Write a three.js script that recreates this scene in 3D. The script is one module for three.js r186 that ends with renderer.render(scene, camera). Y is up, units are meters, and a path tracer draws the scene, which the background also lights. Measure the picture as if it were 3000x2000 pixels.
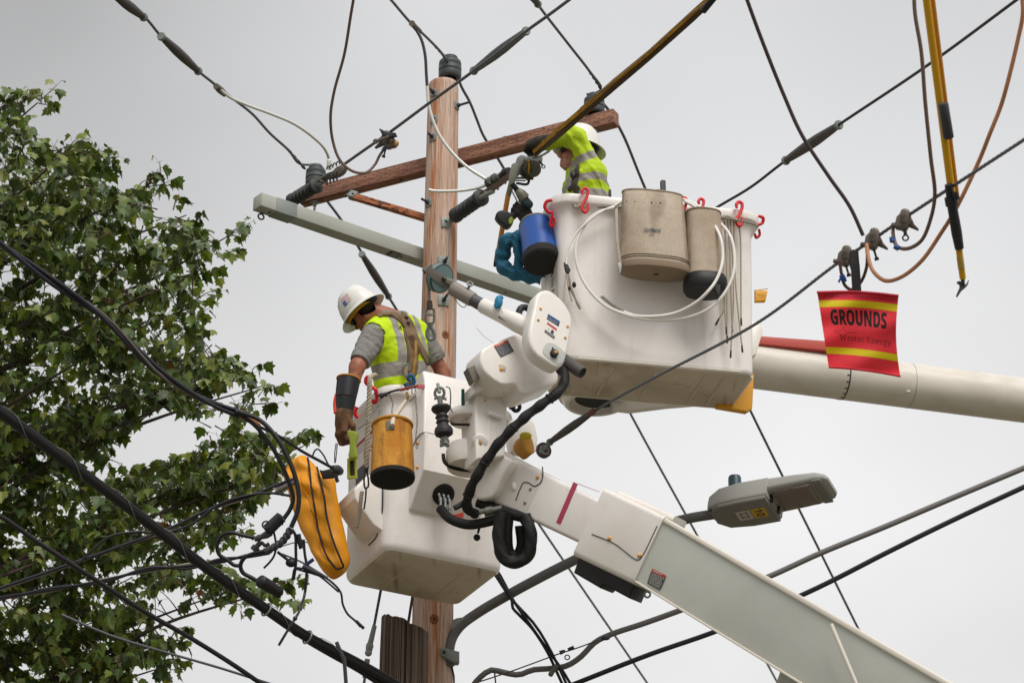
import * as THREE from 'three';
import { mergeGeometries, toCreasedNormals, mergeVertices } from 'three/addons/utils/BufferGeometryUtils.js';

/* ---------- camera, sky, sun, exposure ---------- */
const scene = new THREE.Scene();
const PITCH = 25 * Math.PI / 180, FPX = 7000, EYE = new THREE.Vector3(0, 1.6, 0);
const camera = new THREE.PerspectiveCamera(2 * Math.atan(1000 / FPX) * 180 / Math.PI, 1024 / 682, 0.1, 2000);
camera.position.copy(EYE);
camera.lookAt(0, 1.6 + Math.sin(PITCH), -Math.cos(PITCH));
camera.focus = 14.7; camera.userData.fStop = 3.5;
const renderer = new THREE.WebGLRenderer({ antialias: true });
renderer.toneMapping = THREE.LinearToneMapping;
const EXPOSURE = 1.7; renderer.toneMappingExposure = EXPOSURE;
renderer.shadowMap.enabled = true;

let seed = 12345;
const rnd = () => { seed = (seed * 1664525 + 1013904223) >>> 0; return seed / 4294967296; };
const rr = (a, b) => a + (b - a) * rnd();
function hash3(x, y, z) { let n = (x * 374761393 + y * 668265263 + z * 2147483647) | 0; n = Math.imul(n ^ (n >>> 13), 1274126177); return ((n ^ (n >>> 16)) >>> 0) / 4294967296; }
function vnoise(x, y, z) {
  const xi = Math.floor(x), yi = Math.floor(y), zi = Math.floor(z); let u = x - xi, v = y - yi, w = z - zi;
  u = u * u * (3 - 2 * u); v = v * v * (3 - 2 * v); w = w * w * (3 - 2 * w);
  const L = (a, b, t) => a + (b - a) * t, h = (i, j, k) => hash3(xi + i, yi + j, zi + k);
  return L(L(L(h(0, 0, 0), h(1, 0, 0), u), L(h(0, 1, 0), h(1, 1, 0), u), v), L(L(h(0, 0, 1), h(1, 0, 1), u), L(h(0, 1, 1), h(1, 1, 1), u), v), w);
}
function fbm(x, y, z, o = 4) { let s = 0, a = 0.5, t = 0; for (let i = 0; i < o; i++) { s += a * vnoise(x, y, z); t += a; a *= 0.5; x = x * 2.03 + 7.1; y = y * 2.03 + 3.7; z = z * 2.03 + 1.3; } return s / t; }
const clamp = (x, a, b) => Math.min(b, Math.max(a, x)), sstep = (a, b, x) => { const t = clamp((x - a) / (b - a), 0, 1); return t * t * (3 - 2 * t); };

{ // overcast sky: soft layered cloud, paler towards the horizon
  const W = 2048, H = 1024, data = new Float32Array(W * H * 4);
  for (let j = 0; j < H; j++) for (let i = 0; i < W; i++) {
    const v = (j + 0.5) / H, u = (i + 0.5) / W, th = (v - 0.5) * Math.PI, ph = (u - 0.5) * 2 * Math.PI;
    const x = Math.cos(ph) * Math.cos(th), y = Math.sin(th), z = Math.sin(ph) * Math.cos(th);
    const h = Math.max(y, 0.0), k = 1 / (0.30 + h), cx = x * k, cz = z * k;
    const az = Math.atan2(x, -z) * 57.2958, el = Math.asin(clamp(y, -1, 1)) * 57.2958;
    const n = fbm(cx * 1.25 + 3.3, cz * 1.25 + 9.1, 2.5, 4), m = fbm(cx * 4.2 + 11, cz * 3.4 + 5, 7.5, 4);
    let L = 0.66 + 0.16 * (n - 0.5) + 0.2 * (m - 0.5) + 0.17 * Math.exp(-(((az - 6) / 15) ** 2) - ((el - 21) / 9) ** 2) - 0.25 * Math.exp(-(((az + 15) / 9) ** 2) - ((el - 35) / 10) ** 2);
    if (y < 0) L = 0.45;
    L /= EXPOSURE; const warm = -0.006 + 0.008 * sstep(30, 18, el);
    const o = (j * W + i) * 4;
    data[o] = L * (1 + warm); data[o + 1] = L; data[o + 2] = L * (1.008 - warm); data[o + 3] = 1;
  }
  const sky = new THREE.DataTexture(data, W, H, THREE.RGBAFormat, THREE.FloatType);
  sky.mapping = THREE.EquirectangularReflectionMapping; sky.magFilter = THREE.LinearFilter; sky.needsUpdate = true;
  scene.background = sky; scene.environment = sky; scene.backgroundIntensity = 1.0; scene.environmentIntensity = 1.0;
}
const sun = new THREE.DirectionalLight(0xfffaf3, 1.5);
sun.position.set(8, 34, 6); sun.target.position.set(0, 8, -14);
sun.castShadow = true; sun.shadow.radius = 55; sun.shadow.mapSize.set(2048, 2048);
Object.assign(sun.shadow.camera, { left: -14, right: 14, top: 14, bottom: -14, near: 1, far: 80 });
scene.add(sun, sun.target);

/* ---------- helpers ---------- */
const V = (x, y, z) => new THREE.Vector3(x, y, z);
const CR = V(1, 0, 0), CU = V(0, Math.cos(PITCH), Math.sin(PITCH)), CF = V(0, Math.sin(PITCH), -Math.cos(PITCH));
const ray = (px, py) => CF.clone().addScaledVector(CR, (px - 1500) / FPX).addScaledVector(CU, (1000 - py) / FPX);
const at = (px, py, d) => EYE.clone().addScaledVector(ray(px, py), d);
const atZ = (px, py, z) => { const r = ray(px, py); return EYE.clone().addScaledVector(r, z / r.z); };
const atY = (px, py, y) => { const r = ray(px, py); return EYE.clone().addScaledVector(r, (y - 1.6) / r.y); };
const onPlane = (px, py, p0, n) => { const r = ray(px, py); return EYE.clone().addScaledVector(r, p0.clone().sub(EYE).dot(n) / r.dot(n)); };
const depthOf = (p) => p.clone().sub(EYE).dot(CF);
const names = {};
const numbered = (n) => { const k = names[n] = (names[n] ?? -1) + 1; return k ? n + '_' + String(k).padStart(3, '0') : n; };
const THINGS = [];
function thing(name, label, category, group) { const g = new THREE.Group(); g.name = numbered(name); g.userData = { label, category }; if (group) g.userData.group = group; scene.add(g); THINGS.push(g); return g; }
function part(parent, name, geo, mat, label) {
  const m = new THREE.Mesh(Array.isArray(geo) ? merge(geo) : geo, mat); m.name = name; m.castShadow = m.receiveShadow = true;
  if (label) m.userData.label = label; parent.add(m); return m;
}
function single(name, label, category, geo, mat, group) {
  const m = new THREE.Mesh(Array.isArray(geo) ? merge(geo) : geo, mat); m.name = numbered(name); m.castShadow = m.receiveShadow = true;
  m.userData = { label, category }; if (group) m.userData.group = group; scene.add(m); return m;
}
function merge(list) {
  return mergeGeometries(list.map(g => {
    g = g.index ? g.toNonIndexed() : g.clone();
    for (const k of Object.keys(g.attributes)) if (!['position', 'normal', 'uv'].includes(k)) g.deleteAttribute(k);
    if (!g.attributes.uv) g.setAttribute('uv', new THREE.BufferAttribute(new Float32Array(g.attributes.position.count * 2), 2));
    g.morphAttributes = {}; g.groups = []; return g;
  }));
}
const frame = (o, ex, ey, ez) => new THREE.Matrix4().makeBasis(ex, ey, ez).setPosition(o);
const put = (geo, m) => { geo.applyMatrix4(m); return geo; };
// uv in metres from the dominant axis of each face, in the geometry's present space
function boxUV(geo, s = 1, fr) {
  const g = geo.index ? geo.toNonIndexed() : geo; s *= 0.5; const p = g.attributes.position, uv = new Float32Array(p.count * 2);
  const inv = fr ? fr.clone().invert() : null, a = V(), b = V(), c = V(), n = V();
  for (let i = 0; i < p.count; i += 3) {
    a.fromBufferAttribute(p, i); b.fromBufferAttribute(p, i + 1); c.fromBufferAttribute(p, i + 2);
    if (inv) { a.applyMatrix4(inv); b.applyMatrix4(inv); c.applyMatrix4(inv); }
    n.copy(b).sub(a).cross(c.clone().sub(a)); const X = Math.abs(n.x), Y = Math.abs(n.y), Z = Math.abs(n.z);
    [a, b, c].forEach((q, k) => { const o = (i + k) * 2; if (X >= Y && X >= Z) { uv[o] = q.z * s; uv[o + 1] = q.y * s; } else if (Y >= Z) { uv[o] = q.x * s; uv[o + 1] = q.z * s; } else { uv[o] = q.x * s; uv[o + 1] = q.y * s; } });
  }
  g.setAttribute('uv', new THREE.BufferAttribute(uv, 2)); return g;
}
// sweep a round section along points; r is a number or a function of t and angle
function sweep(pts, r, radial = 8, per = 24, opt = {}) {
  let P;
  if (pts.length > 2 && !opt.straight) P = new THREE.CatmullRomCurve3(pts, !!opt.closed, 'centripetal').getSpacedPoints(opt.n || Math.max(8, per * (pts.length - 1)));
  else { const n = opt.n || 1; P = []; if (pts.length === 2) for (let i = 0; i <= n; i++) P.push(pts[0].clone().lerp(pts[1], i / n)); else P = pts.map(p => p.clone()); }
  const N = P.length, pos = [], uv = [], idx = []; let nrm = null, len = 0;
  const tan = (i) => P[Math.min(N - 1, i + 1)].clone().sub(P[Math.max(0, i - 1)]).normalize();
  for (let i = 0; i < N; i++) {
    const t = tan(i); if (i) len += P[i].distanceTo(P[i - 1]);
    if (!nrm) { nrm = Math.abs(t.y) < 0.9 ? V(0, 1, 0) : V(1, 0, 0); }
    nrm = nrm.clone().addScaledVector(t, -nrm.dot(t)).normalize(); const bi = t.clone().cross(nrm);
    for (let j = 0; j <= radial; j++) {
      const a = j / radial * 2 * Math.PI, R = typeof r === 'function' ? r(i / (N - 1), a, len) : r;
      const q = P[i].clone().addScaledVector(nrm, Math.cos(a) * R).addScaledVector(bi, Math.sin(a) * R);
      pos.push(q.x, q.y, q.z); uv.push(j / radial, len);
    }
  }
  for (let i = 0; i < N - 1; i++) for (let j = 0; j < radial; j++) { const a = i * (radial + 1) + j, b = a + radial + 1; idx.push(a, a + 1, b, a + 1, b + 1, b); }
  const g = new THREE.BufferGeometry(); g.setAttribute('position', new THREE.Float32BufferAttribute(pos, 3)); g.setAttribute('uv', new THREE.Float32BufferAttribute(uv, 2)); g.setIndex(idx); g.computeVertexNormals();
  // weld the seam's normals
  const nn = g.attributes.normal; for (let i = 0; i < N; i++) { const a = i * (radial + 1), b = a + radial; const s = V(nn.getX(a) + nn.getX(b), nn.getY(a) + nn.getY(b), nn.getZ(a) + nn.getZ(b)).normalize(); nn.setXYZ(a, s.x, s.y, s.z); nn.setXYZ(b, s.x, s.y, s.z); }
  if (opt.caps === false || opt.closed) return g.toNonIndexed();
  const caps = [0, N - 1].map(i => {
    const c = P[i], t = tan(i).multiplyScalar(i ? 1 : -1), vp = [], vn = [], vu = [];
    for (let j = 0; j < radial; j++) { const a = i * (radial + 1) + j; for (const q of [c, V().fromArray(pos, (i ? a : a + 1) * 3), V().fromArray(pos, (i ? a + 1 : a) * 3)]) { vp.push(q.x, q.y, q.z); vn.push(t.x, t.y, t.z); vu.push(0.5, 0.5); } }
    const h = new THREE.BufferGeometry(); h.setAttribute('position', new THREE.Float32BufferAttribute(vp, 3)); h.setAttribute('normal', new THREE.Float32BufferAttribute(vn, 3)); h.setAttribute('uv', new THREE.Float32BufferAttribute(vu, 2)); return h;
  });
  return merge([g, ...caps]);
}
// round body between two points; profile = [[metres or fraction along, radius], ...]
function turned(A, B, prof, seg = 20, frac = true) {
  const ax = B.clone().sub(A), L = ax.length(); const pts = prof.map(([t, r]) => new THREE.Vector2(Math.max(r, 0.00005), frac ? t * L : t));
  const g = new THREE.LatheGeometry(pts, seg); const y = ax.normalize(), x = (Math.abs(y.y) < 0.9 ? V(0, 1, 0) : V(1, 0, 0)).cross(y).normalize();
  return toCreasedNormals(put(g, frame(A, x, y, x.clone().cross(y))), 0.7);
}
function rrect(w, h, r, n = 5) { const o = []; r = Math.min(r, w / 2 - 1e-4, h / 2 - 1e-4); for (const [sx, sy, a0] of [[1, 1, 0], [-1, 1, 1], [-1, -1, 2], [1, -1, 3]]) for (let i = 0; i <= n; i++) { const a = (a0 + i / n) * Math.PI / 2; o.push([sx * (w / 2 - r) + Math.cos(a) * r, sy * (h / 2 - r) + Math.sin(a) * r]); } return o; }
function loft(secs, capA = true, capB = true, crease = 0.6) {
  const n = secs[0].length, pos = [], idx = []; secs.forEach(s => s.forEach(p => pos.push(p.x, p.y, p.z)));
  for (let i = 0; i < secs.length - 1; i++) for (let j = 0; j < n; j++) { const a = i * n + j, b = i * n + (j + 1) % n, c = a + n, d = b + n; idx.push(a, b, c, b, d, c); }
  for (const [on, i, fl] of [[capA, 0, 1], [capB, secs.length - 1, 0]]) if (on) { const c = V(); secs[i].forEach(p => c.add(p)); c.divideScalar(n); const k = pos.length / 3; pos.push(c.x, c.y, c.z); for (let j = 0; j < n; j++) { const a = i * n + j, b = i * n + (j + 1) % n; fl ? idx.push(k, b, a) : idx.push(k, a, b); } }
  const g = new THREE.BufferGeometry(); g.setAttribute('position', new THREE.Float32BufferAttribute(pos, 3)); g.setIndex(idx); return boxUV(toCreasedNormals(g, crease));
}
// rounded box given in a frame: centre, sizes
function rbox(m, cx, cy, cz, w, h, d, r = 0.01) {
  const b = Math.min(r, w / 2.01, h / 2.01, d / 2.01), s = new THREE.Shape(rrect(w - 2 * b + 2 * b, h, Math.max(b, 0.0005), 3).map(p => new THREE.Vector2(p[0], p[1])));
  const sh = new THREE.Shape(rrect(w - 2 * b, h - 2 * b, Math.max(b * 0.6, 0.0005), 3).map(p => new THREE.Vector2(p[0], p[1])));
  const g = new THREE.ExtrudeGeometry(sh, { depth: d - 2 * b, bevelEnabled: true, bevelSize: b, bevelThickness: b, bevelSegments: 2, curveSegments: 3 });
  g.translate(cx, cy, cz - (d - 2 * b) / 2); const u = boxUV(toCreasedNormals(g, 0.7)); return m ? put(u, m) : u;
}
// a plate traced on a plane through p0 with normal n (towards the viewer), thickness t going back
function slab(outline, p0, n, t, bevel = 0.008, up = V(0, 1, 0), holes = []) {
  n = n.clone().normalize(); const ey = up.clone().addScaledVector(n, -up.dot(n)).normalize(), ex = ey.clone().cross(n), M = frame(p0, ex, ey, n), I = M.clone().invert();
  const to2 = ([x, y]) => { const q = onPlane(x, y, p0, n).applyMatrix4(I); return new THREE.Vector2(q.x, q.y); };
  let pts = outline.map(to2); if (THREE.ShapeUtils.area(pts) < 0) pts.reverse();
  if (bevel > 0) pts = inset(pts, bevel);
  const sh = new THREE.Shape(pts); holes.forEach(h => sh.holes.push(new THREE.Path(h.map(to2))));
  const g = new THREE.ExtrudeGeometry(sh, bevel > 0 ? { depth: Math.max(t - 2 * bevel, 0.0005), bevelEnabled: true, bevelSize: bevel, bevelThickness: bevel, bevelSegments: 3 } : { depth: t, bevelEnabled: false });
  g.translate(0, 0, -t + (bevel > 0 ? bevel : 0)); return put(boxUV(toCreasedNormals(g, 0.75)), M);
}
function inset(p, b) { const n = p.length; return p.map((q, i) => { const a = p[(i + n - 1) % n], c = p[(i + 1) % n], d1 = q.clone().sub(a).normalize(), d2 = c.clone().sub(q).normalize(); const m = new THREE.Vector2(-d1.y - d2.y, d1.x + d2.x); const l = m.length(); if (l < 1e-6) return q.clone(); m.divideScalar(l); const k = Math.max(0.5, m.x * -d1.y + m.y * d1.x); return q.clone().addScaledVector(m, b / k); }); }
function smooth(pts, per = 4) { const c = new THREE.CatmullRomCurve3(pts.map(p => V(p[0], p[1], 0)), true, 'centripetal'); return c.getPoints(pts.length * per).slice(0, -1).map(p => [p.x, p.y]); }
// a prism with rounded section between two points; n = direction the front side faces
function prism(A, B, n, h0, d0, h1, d1, r = 0.03) {
  const ax = B.clone().sub(A).normalize(), ez = n.clone().addScaledVector(ax, -n.dot(ax)).normalize(), ey = ez.clone().cross(ax);
  const sec = (P, h, d) => rrect(d, h, r, 4).map(([u, v]) => P.clone().addScaledVector(ez, u).addScaledVector(ey, v));
  return loft([sec(A, h0, d0), sec(B, h1, d1)].map(s => s.reverse()), true, true, 0.5);
}
const ball = (c, r, sx = 1, sy = 1, sz = 1, w = 14, h = 10) => { const g = new THREE.SphereGeometry(r, w, h); g.scale(sx, sy, sz); g.translate(c.x, c.y, c.z); return g; };
const ringAt = (c, n, R, r, a = 20, b = 8, arc = Math.PI * 2, rot = 0) => { const g = new THREE.TorusGeometry(R, r, b, a, arc); g.rotateZ(rot); const z = n.clone().normalize(), y = (Math.abs(z.y) < 0.9 ? V(0, 1, 0) : V(0, 0, 1)); y.addScaledVector(z, -y.dot(z)).normalize(); return put(g, frame(c, y.clone().cross(z), y, z)); };
// lines that leave the picture go on for several metres beyond it
const outOf = (p) => p[0] < 0 || p[0] > 3000 || p[1] < 0 || p[1] > 2000;
const goOn = (list, P, m = 7) => { const n = P.length; if (n < 2) return P; const a = P[0].clone().sub(P[1]).normalize(), b = P[n - 1].clone().sub(P[n - 2]).normalize(), o = [...P]; if (outOf(list[0])) o.unshift(P[0].clone().addScaledVector(a, m)); if (outOf(list[n - 1])) o.push(P[n - 1].clone().addScaledVector(b, m)); return o; };
const P3 = (list, d) => goOn(list, list.map(p => at(p[0], p[1], p[2] ?? d)), 3);
// depth-interpolated path: pixel points with depth from d0 to d1
const path = (list, d0, d1) => { let L = [0]; for (let i = 1; i < list.length; i++) L.push(L[i - 1] + Math.hypot(list[i][0] - list[i - 1][0], list[i][1] - list[i - 1][1])); return goOn(list, list.map((p, i) => at(p[0], p[1], p[2] ?? (d0 + (d1 - d0) * L[i] / L[L.length - 1])))); };

/* ---------- textures and materials ---------- */
function tex(w, h, f, srgb = true, wrap = true) {
  const d = new Uint8Array(w * h * 4); for (let j = 0; j < h; j++) for (let i = 0; i < w; i++) { const c = f(i / w, j / h, i, j), o = (j * w + i) * 4; d[o] = clamp(c[0], 0, 1) * 255; d[o + 1] = clamp(c[1], 0, 1) * 255; d[o + 2] = clamp(c[2], 0, 1) * 255; d[o + 3] = 255; }
  const t = new THREE.DataTexture(d, w, h); t.magFilter = THREE.LinearFilter; t.minFilter = THREE.LinearMipmapLinearFilter; t.generateMipmaps = true; if (srgb) t.colorSpace = THREE.SRGBColorSpace; if (wrap) t.wrapS = t.wrapT = THREE.RepeatWrapping; t.needsUpdate = true; return t;
}
const tile = (x, p) => x * p; // periods are chosen large enough that seams fall out of sight
const mixc = (a, b, t) => [a[0] + (b[0] - a[0]) * t, a[1] + (b[1] - a[1]) * t, a[2] + (b[2] - a[2]) * t];
const hex = (h) => { h = parseInt(h.slice(1), 16); return [(h >> 16) / 255, (h >> 8 & 255) / 255, (h & 255) / 255]; };
const std = (c, o = {}) => new THREE.MeshStandardMaterial({ color: new THREE.Color(c), roughness: 0.6, metalness: 0, ...o });
const grainTex = tex(256, 256, (u, v) => { const n = 0.75 * fbm(u * 60, v * 60, 3, 3) + 0.25 * fbm(u * 9, v * 9, 8, 3); return [n, n, n]; }, false);
// painted glass-fibre: off white with faint grime and scuffs
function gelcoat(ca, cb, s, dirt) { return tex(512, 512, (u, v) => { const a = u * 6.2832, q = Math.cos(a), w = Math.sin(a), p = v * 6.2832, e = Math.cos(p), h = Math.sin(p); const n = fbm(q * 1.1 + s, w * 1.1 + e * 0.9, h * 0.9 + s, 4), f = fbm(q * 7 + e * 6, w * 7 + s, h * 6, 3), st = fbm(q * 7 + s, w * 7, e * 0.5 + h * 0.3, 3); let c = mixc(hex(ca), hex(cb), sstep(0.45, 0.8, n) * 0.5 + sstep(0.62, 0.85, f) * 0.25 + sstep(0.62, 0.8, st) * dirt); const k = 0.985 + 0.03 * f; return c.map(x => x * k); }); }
const M = {};
M.white = std('#ffffff', { map: gelcoat('#f0ebe7', '#d8d0c7', 1, 0.3), roughness: 0.32 });
M.white2 = std('#ffffff', { map: gelcoat('#ede8e2', '#d9d2c9', 21, 0.2), roughness: 0.3 });
M.boomgrey = std('#ffffff', { map: gelcoat('#bfc2ba', '#b3b5ac', 31, 0.2), roughness: 0.4 });
M.boomtube = std('#ffffff', { map: gelcoat('#dcd5cb', '#c8bfb2', 41, 0.4), roughness: 0.42 });
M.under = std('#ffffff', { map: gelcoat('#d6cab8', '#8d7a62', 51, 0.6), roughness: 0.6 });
M.cream = std('#e6dfd3', { roughness: 0.4 });
M.black = std('#0c0c0e', { roughness: 0.65, bumpMap: grainTex, bumpScale: 0.002 });
M.rubber = std('#121214', { roughness: 0.55 });
M.cableblack = std('#131216', { roughness: 0.5 });
M.cablenavy = std('#24232e', { roughness: 0.42 });
M.cablegrey = std('#55565b', { roughness: 0.55, metalness: 0.25 });
M.cablesteel = std('#626469', { roughness: 0.5, metalness: 0.2 });
M.alum = std('#e4e4e0', { roughness: 0.4, metalness: 0.2 });
M.armor = std('#53504e', { roughness: 0.6, metalness: 0.2 });
M.steel = std('#8b8e8d', { roughness: 0.5, metalness: 0.55, bumpMap: grainTex, bumpScale: 0.001 });
M.galv = std('#8f9590', { roughness: 0.6, metalness: 0.35, bumpMap: grainTex, bumpScale: 0.001 });
M.darksteel = std('#45474a', { roughness: 0.5, metalness: 0.5 });
M.bronze = std('#6f675e', { roughness: 0.55, metalness: 0.45, bumpMap: grainTex, bumpScale: 0.003 });
M.brass = std('#b08d52', { roughness: 0.45, metalness: 0.5 });
M.bolt = std('#d8a25c', { roughness: 0.55 });
M.insul = std('#4b5254', { roughness: 0.5, bumpMap: grainTex, bumpScale: 0.0015 });
M.insulring = std('#9aa1a0', { roughness: 0.5 });
M.polymer = std('#37393b', { roughness: 0.6 });
M.red = std('#d8202a', { roughness: 0.38 });
M.redrail = std('#b8453a', { roughness: 0.5 });
M.yellow = std('#d99a10', { roughness: 0.45 });
M.yellowpole = std('#d8a30c', { roughness: 0.35 });
M.fgrey = std('#ffffff', { map: gelcoat('#a9aca3', '#9a9c92', 61, 0.25), roughness: 0.55 });
M.lampgrey = std('#a3a49f', { roughness: 0.5 });
M.lampdark = std('#807d79', { roughness: 0.6 });
M.teal = std('#1d7fa6', { roughness: 0.6, bumpMap: grainTex, bumpScale: 0.002 });
M.rope = std('#b3a794', { roughness: 0.9 });
M.ropegrey = std('#8a857c', { roughness: 0.9 });
M.orangecab = std('#b98058', { roughness: 0.5 });
M.browncab = std('#6f5a50', { roughness: 0.5 });
/* ---------- ground ---------- */
{
  const g = new THREE.CircleGeometry(900, 64); g.rotateX(-Math.PI / 2); const uv = g.attributes.uv, p = g.attributes.position; for (let i = 0; i < p.count; i++) uv.setXY(i, p.getX(i) / 9, p.getZ(i) / 9);
  const t = tex(512, 512, (u, v) => { const n = fbm(u * 8, v * 8, 5, 4), f = fbm(u * 90, v * 90, 9, 2); const c = mixc(hex('#6f6a5e'), hex('#666048'), sstep(0.4, 0.6, n)); return c.map(x => x * (0.85 + 0.3 * f)); });
  const m = new THREE.Mesh(g, std('#ffffff', { map: t, roughness: 0.95 })); m.name = 'ground'; m.receiveShadow = true; m.userData = { kind: 'structure', label: 'pale dry verge and road far below the crew', category: 'ground' }; scene.add(m);
}
/* ---------- new pole ---------- */
const POLEZ = -14.5;
const poleTop = atZ(1299, 247, POLEZ), poleLow = atZ(1268, 1800, POLEZ);
const poleAt = (y) => poleLow.clone().lerp(poleTop, (y - poleLow.y) / (poleTop.y - poleLow.y));
const poleR = (y) => 0.107 + (poleTop.y - y) * 0.0062;
const barkTex = tex(512, 2048, (u, v) => {
  const uu = Math.cos(u * 6.2832) * 1.6, ww = Math.sin(u * 6.2832) * 1.6, y = v * 12;
  const g = fbm(uu * 6 + 3, ww * 6, y * 2.6, 4), f = fbm(uu * 24, ww * 24, y * 11, 3), band = fbm(uu * 2.2, ww * 2.2 + 4, y * 0.9, 3), pk = fbm(uu * 16, ww * 16, y * 5, 3);
  let c = mixc(hex('#bb9c88'), hex('#d6beac'), sstep(0.3, 0.7, g)); c = mixc(c, hex('#a58373'), 0.55 * sstep(0.45, 0.75, f)); c = mixc(c, hex('#b0673a'), 0.85 * sstep(0.52, 0.66, band) * sstep(0.35, 0.65, pk)); c = mixc(c, hex('#bda79c'), 0.5 * sstep(0.5, 0.75, fbm(uu * 1.3 + 9, ww * 1.3, y * 0.5, 2)));
  const crack = sstep(0.66, 0.75, fbm(uu * 22, ww * 22, y * 3.2 + 40, 3)); return mixc(c, hex('#6b4a38'), crack * 0.75);
});
const barkBump = tex(512, 1024, (u, v) => { const uu = Math.cos(u * 6.2832) * 1.6, ww = Math.sin(u * 6.2832) * 1.6, y = v * 12; const n = 0.6 * fbm(uu * 14, ww * 14, y * 1.5, 4) + 0.4 * fbm(uu * 26, ww * 26, y * 1.6 + 40, 3); return [n, n, n]; }, false);
M.pole = std('#ffffff', { map: barkTex, bumpMap: barkBump, bumpScale: 0.006, roughness: 0.9 });
const utilityPole = thing('utility_pole', 'tall new light brown wooden pole behind both buckets', 'utility pole');
{
  const secs = [], N = 40, R = 28, y0 = -0.3; const pos = [], uv = [], idx = [];
  const rings = []; for (let i = 0; i <= N; i++) rings.push([y0 + (poleTop.y - 0.05 - y0) * i / N, 1]); rings.push([poleTop.y - 0.02, 0.985], [poleTop.y, 0.93], [poleTop.y + 0.012, 0.6], [poleTop.y + 0.014, 0.01]);
  rings.forEach(([y, s]) => { const c = poleAt(y); for (let j = 0; j <= R; j++) { const a = j / R * 6.28318, r = poleR(y) * s * (1 + 0.03 * (fbm(Math.cos(a) * 2, Math.sin(a) * 2, y * 0.8, 3) - 0.5)); pos.push(c.x + Math.cos(a) * r, y, c.z + Math.sin(a) * r); uv.push(j / R, y / 12 + 0.04); } });
  for (let i = 0; i < rings.length - 1; i++) for (let j = 0; j < R; j++) { const a = i * (R + 1) + j, b = a + R + 1; idx.push(a, b, a + 1, a + 1, b, b + 1); }
  const g = new THREE.BufferGeometry(); g.setAttribute('position', new THREE.Float32BufferAttribute(pos, 3)); g.setAttribute('uv', new THREE.Float32BufferAttribute(uv, 2)); g.setIndex(idx); g.computeVertexNormals();
  part(utilityPole, 'shaft', g, M.pole);
}
// a point on the pole's surface seen at a pixel, with outward normal
function onPole(px, py) { let z = POLEZ + 0.11, p, c; for (let k = 0; k < 8; k++) { p = atZ(px, py, z); c = poleAt(p.y); const dx = clamp(p.x - c.x, -poleR(p.y) * 0.95, poleR(p.y) * 0.95); z = c.z + Math.sqrt(poleR(p.y) ** 2 - dx * dx); } p = atZ(px, py, z); return { p, n: p.clone().sub(poleAt(p.y)).setY(0).normalize() }; }
// square washers with bolts
for (const [x, y, s, len] of [[1272, 272, 0.05, 0.05], [1337, 310, 0.052, 0.1], [1272, 350, 0.055, 0.03], [1268, 402, 0.055, 0.05], [1256, 594, 0.058, 0.06], [1301, 768, 0.085, 0.06], [1299, 880, 0.075, 0.09]]) {
  const { p, n } = onPole(x, y), ex = V(0, 1, 0).cross(n), m = frame(p, ex, V(0, 1, 0), n);
  const w = part(utilityPole, 'washer_plate', rbox(m, 0, 0, 0.004, s, s * 1.05, 0.01, 0.002), M.galv);
  part(w, 'bolt', [turned(V(0, 0, 0.006).applyMatrix4(m), V(0.004, 0.004, 0.01 + len).applyMatrix4(m), [[0, 0.0], [0, 0.009], [1, 0.009], [1, 0]], 8), turned(V(0, 0, 0.006).applyMatrix4(m), V(0, 0, 0.026).applyMatrix4(m), [[0, 0], [0, 0.016], [1, 0.016], [1, 0]], 6)], M.darksteel);
}
{ // knots in the wood: raised branch scars
  for (const [x, y, r] of [[1305, 980, 0.03], [1272, 1813, 0.035]]) { const { p, n } = onPole(x, y); const ex = V(0, 1, 0).cross(n), m = frame(p, ex, V(0, 1, 0), n); const g = new THREE.TorusGeometry(r * 0.5, r * 0.3, 6, 14); g.scale(1, 1.25, 0.35); const k = part(utilityPole, 'knot', put(g, m), std('#8a5236', { roughness: 0.9 })); const h = new THREE.SphereGeometry(r * 0.3, 10, 8); h.scale(1, 1.2, 0.3); part(k, 'heartwood', put(h, m.clone()), std('#5a3222', { roughness: 0.9 })); }
}
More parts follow.
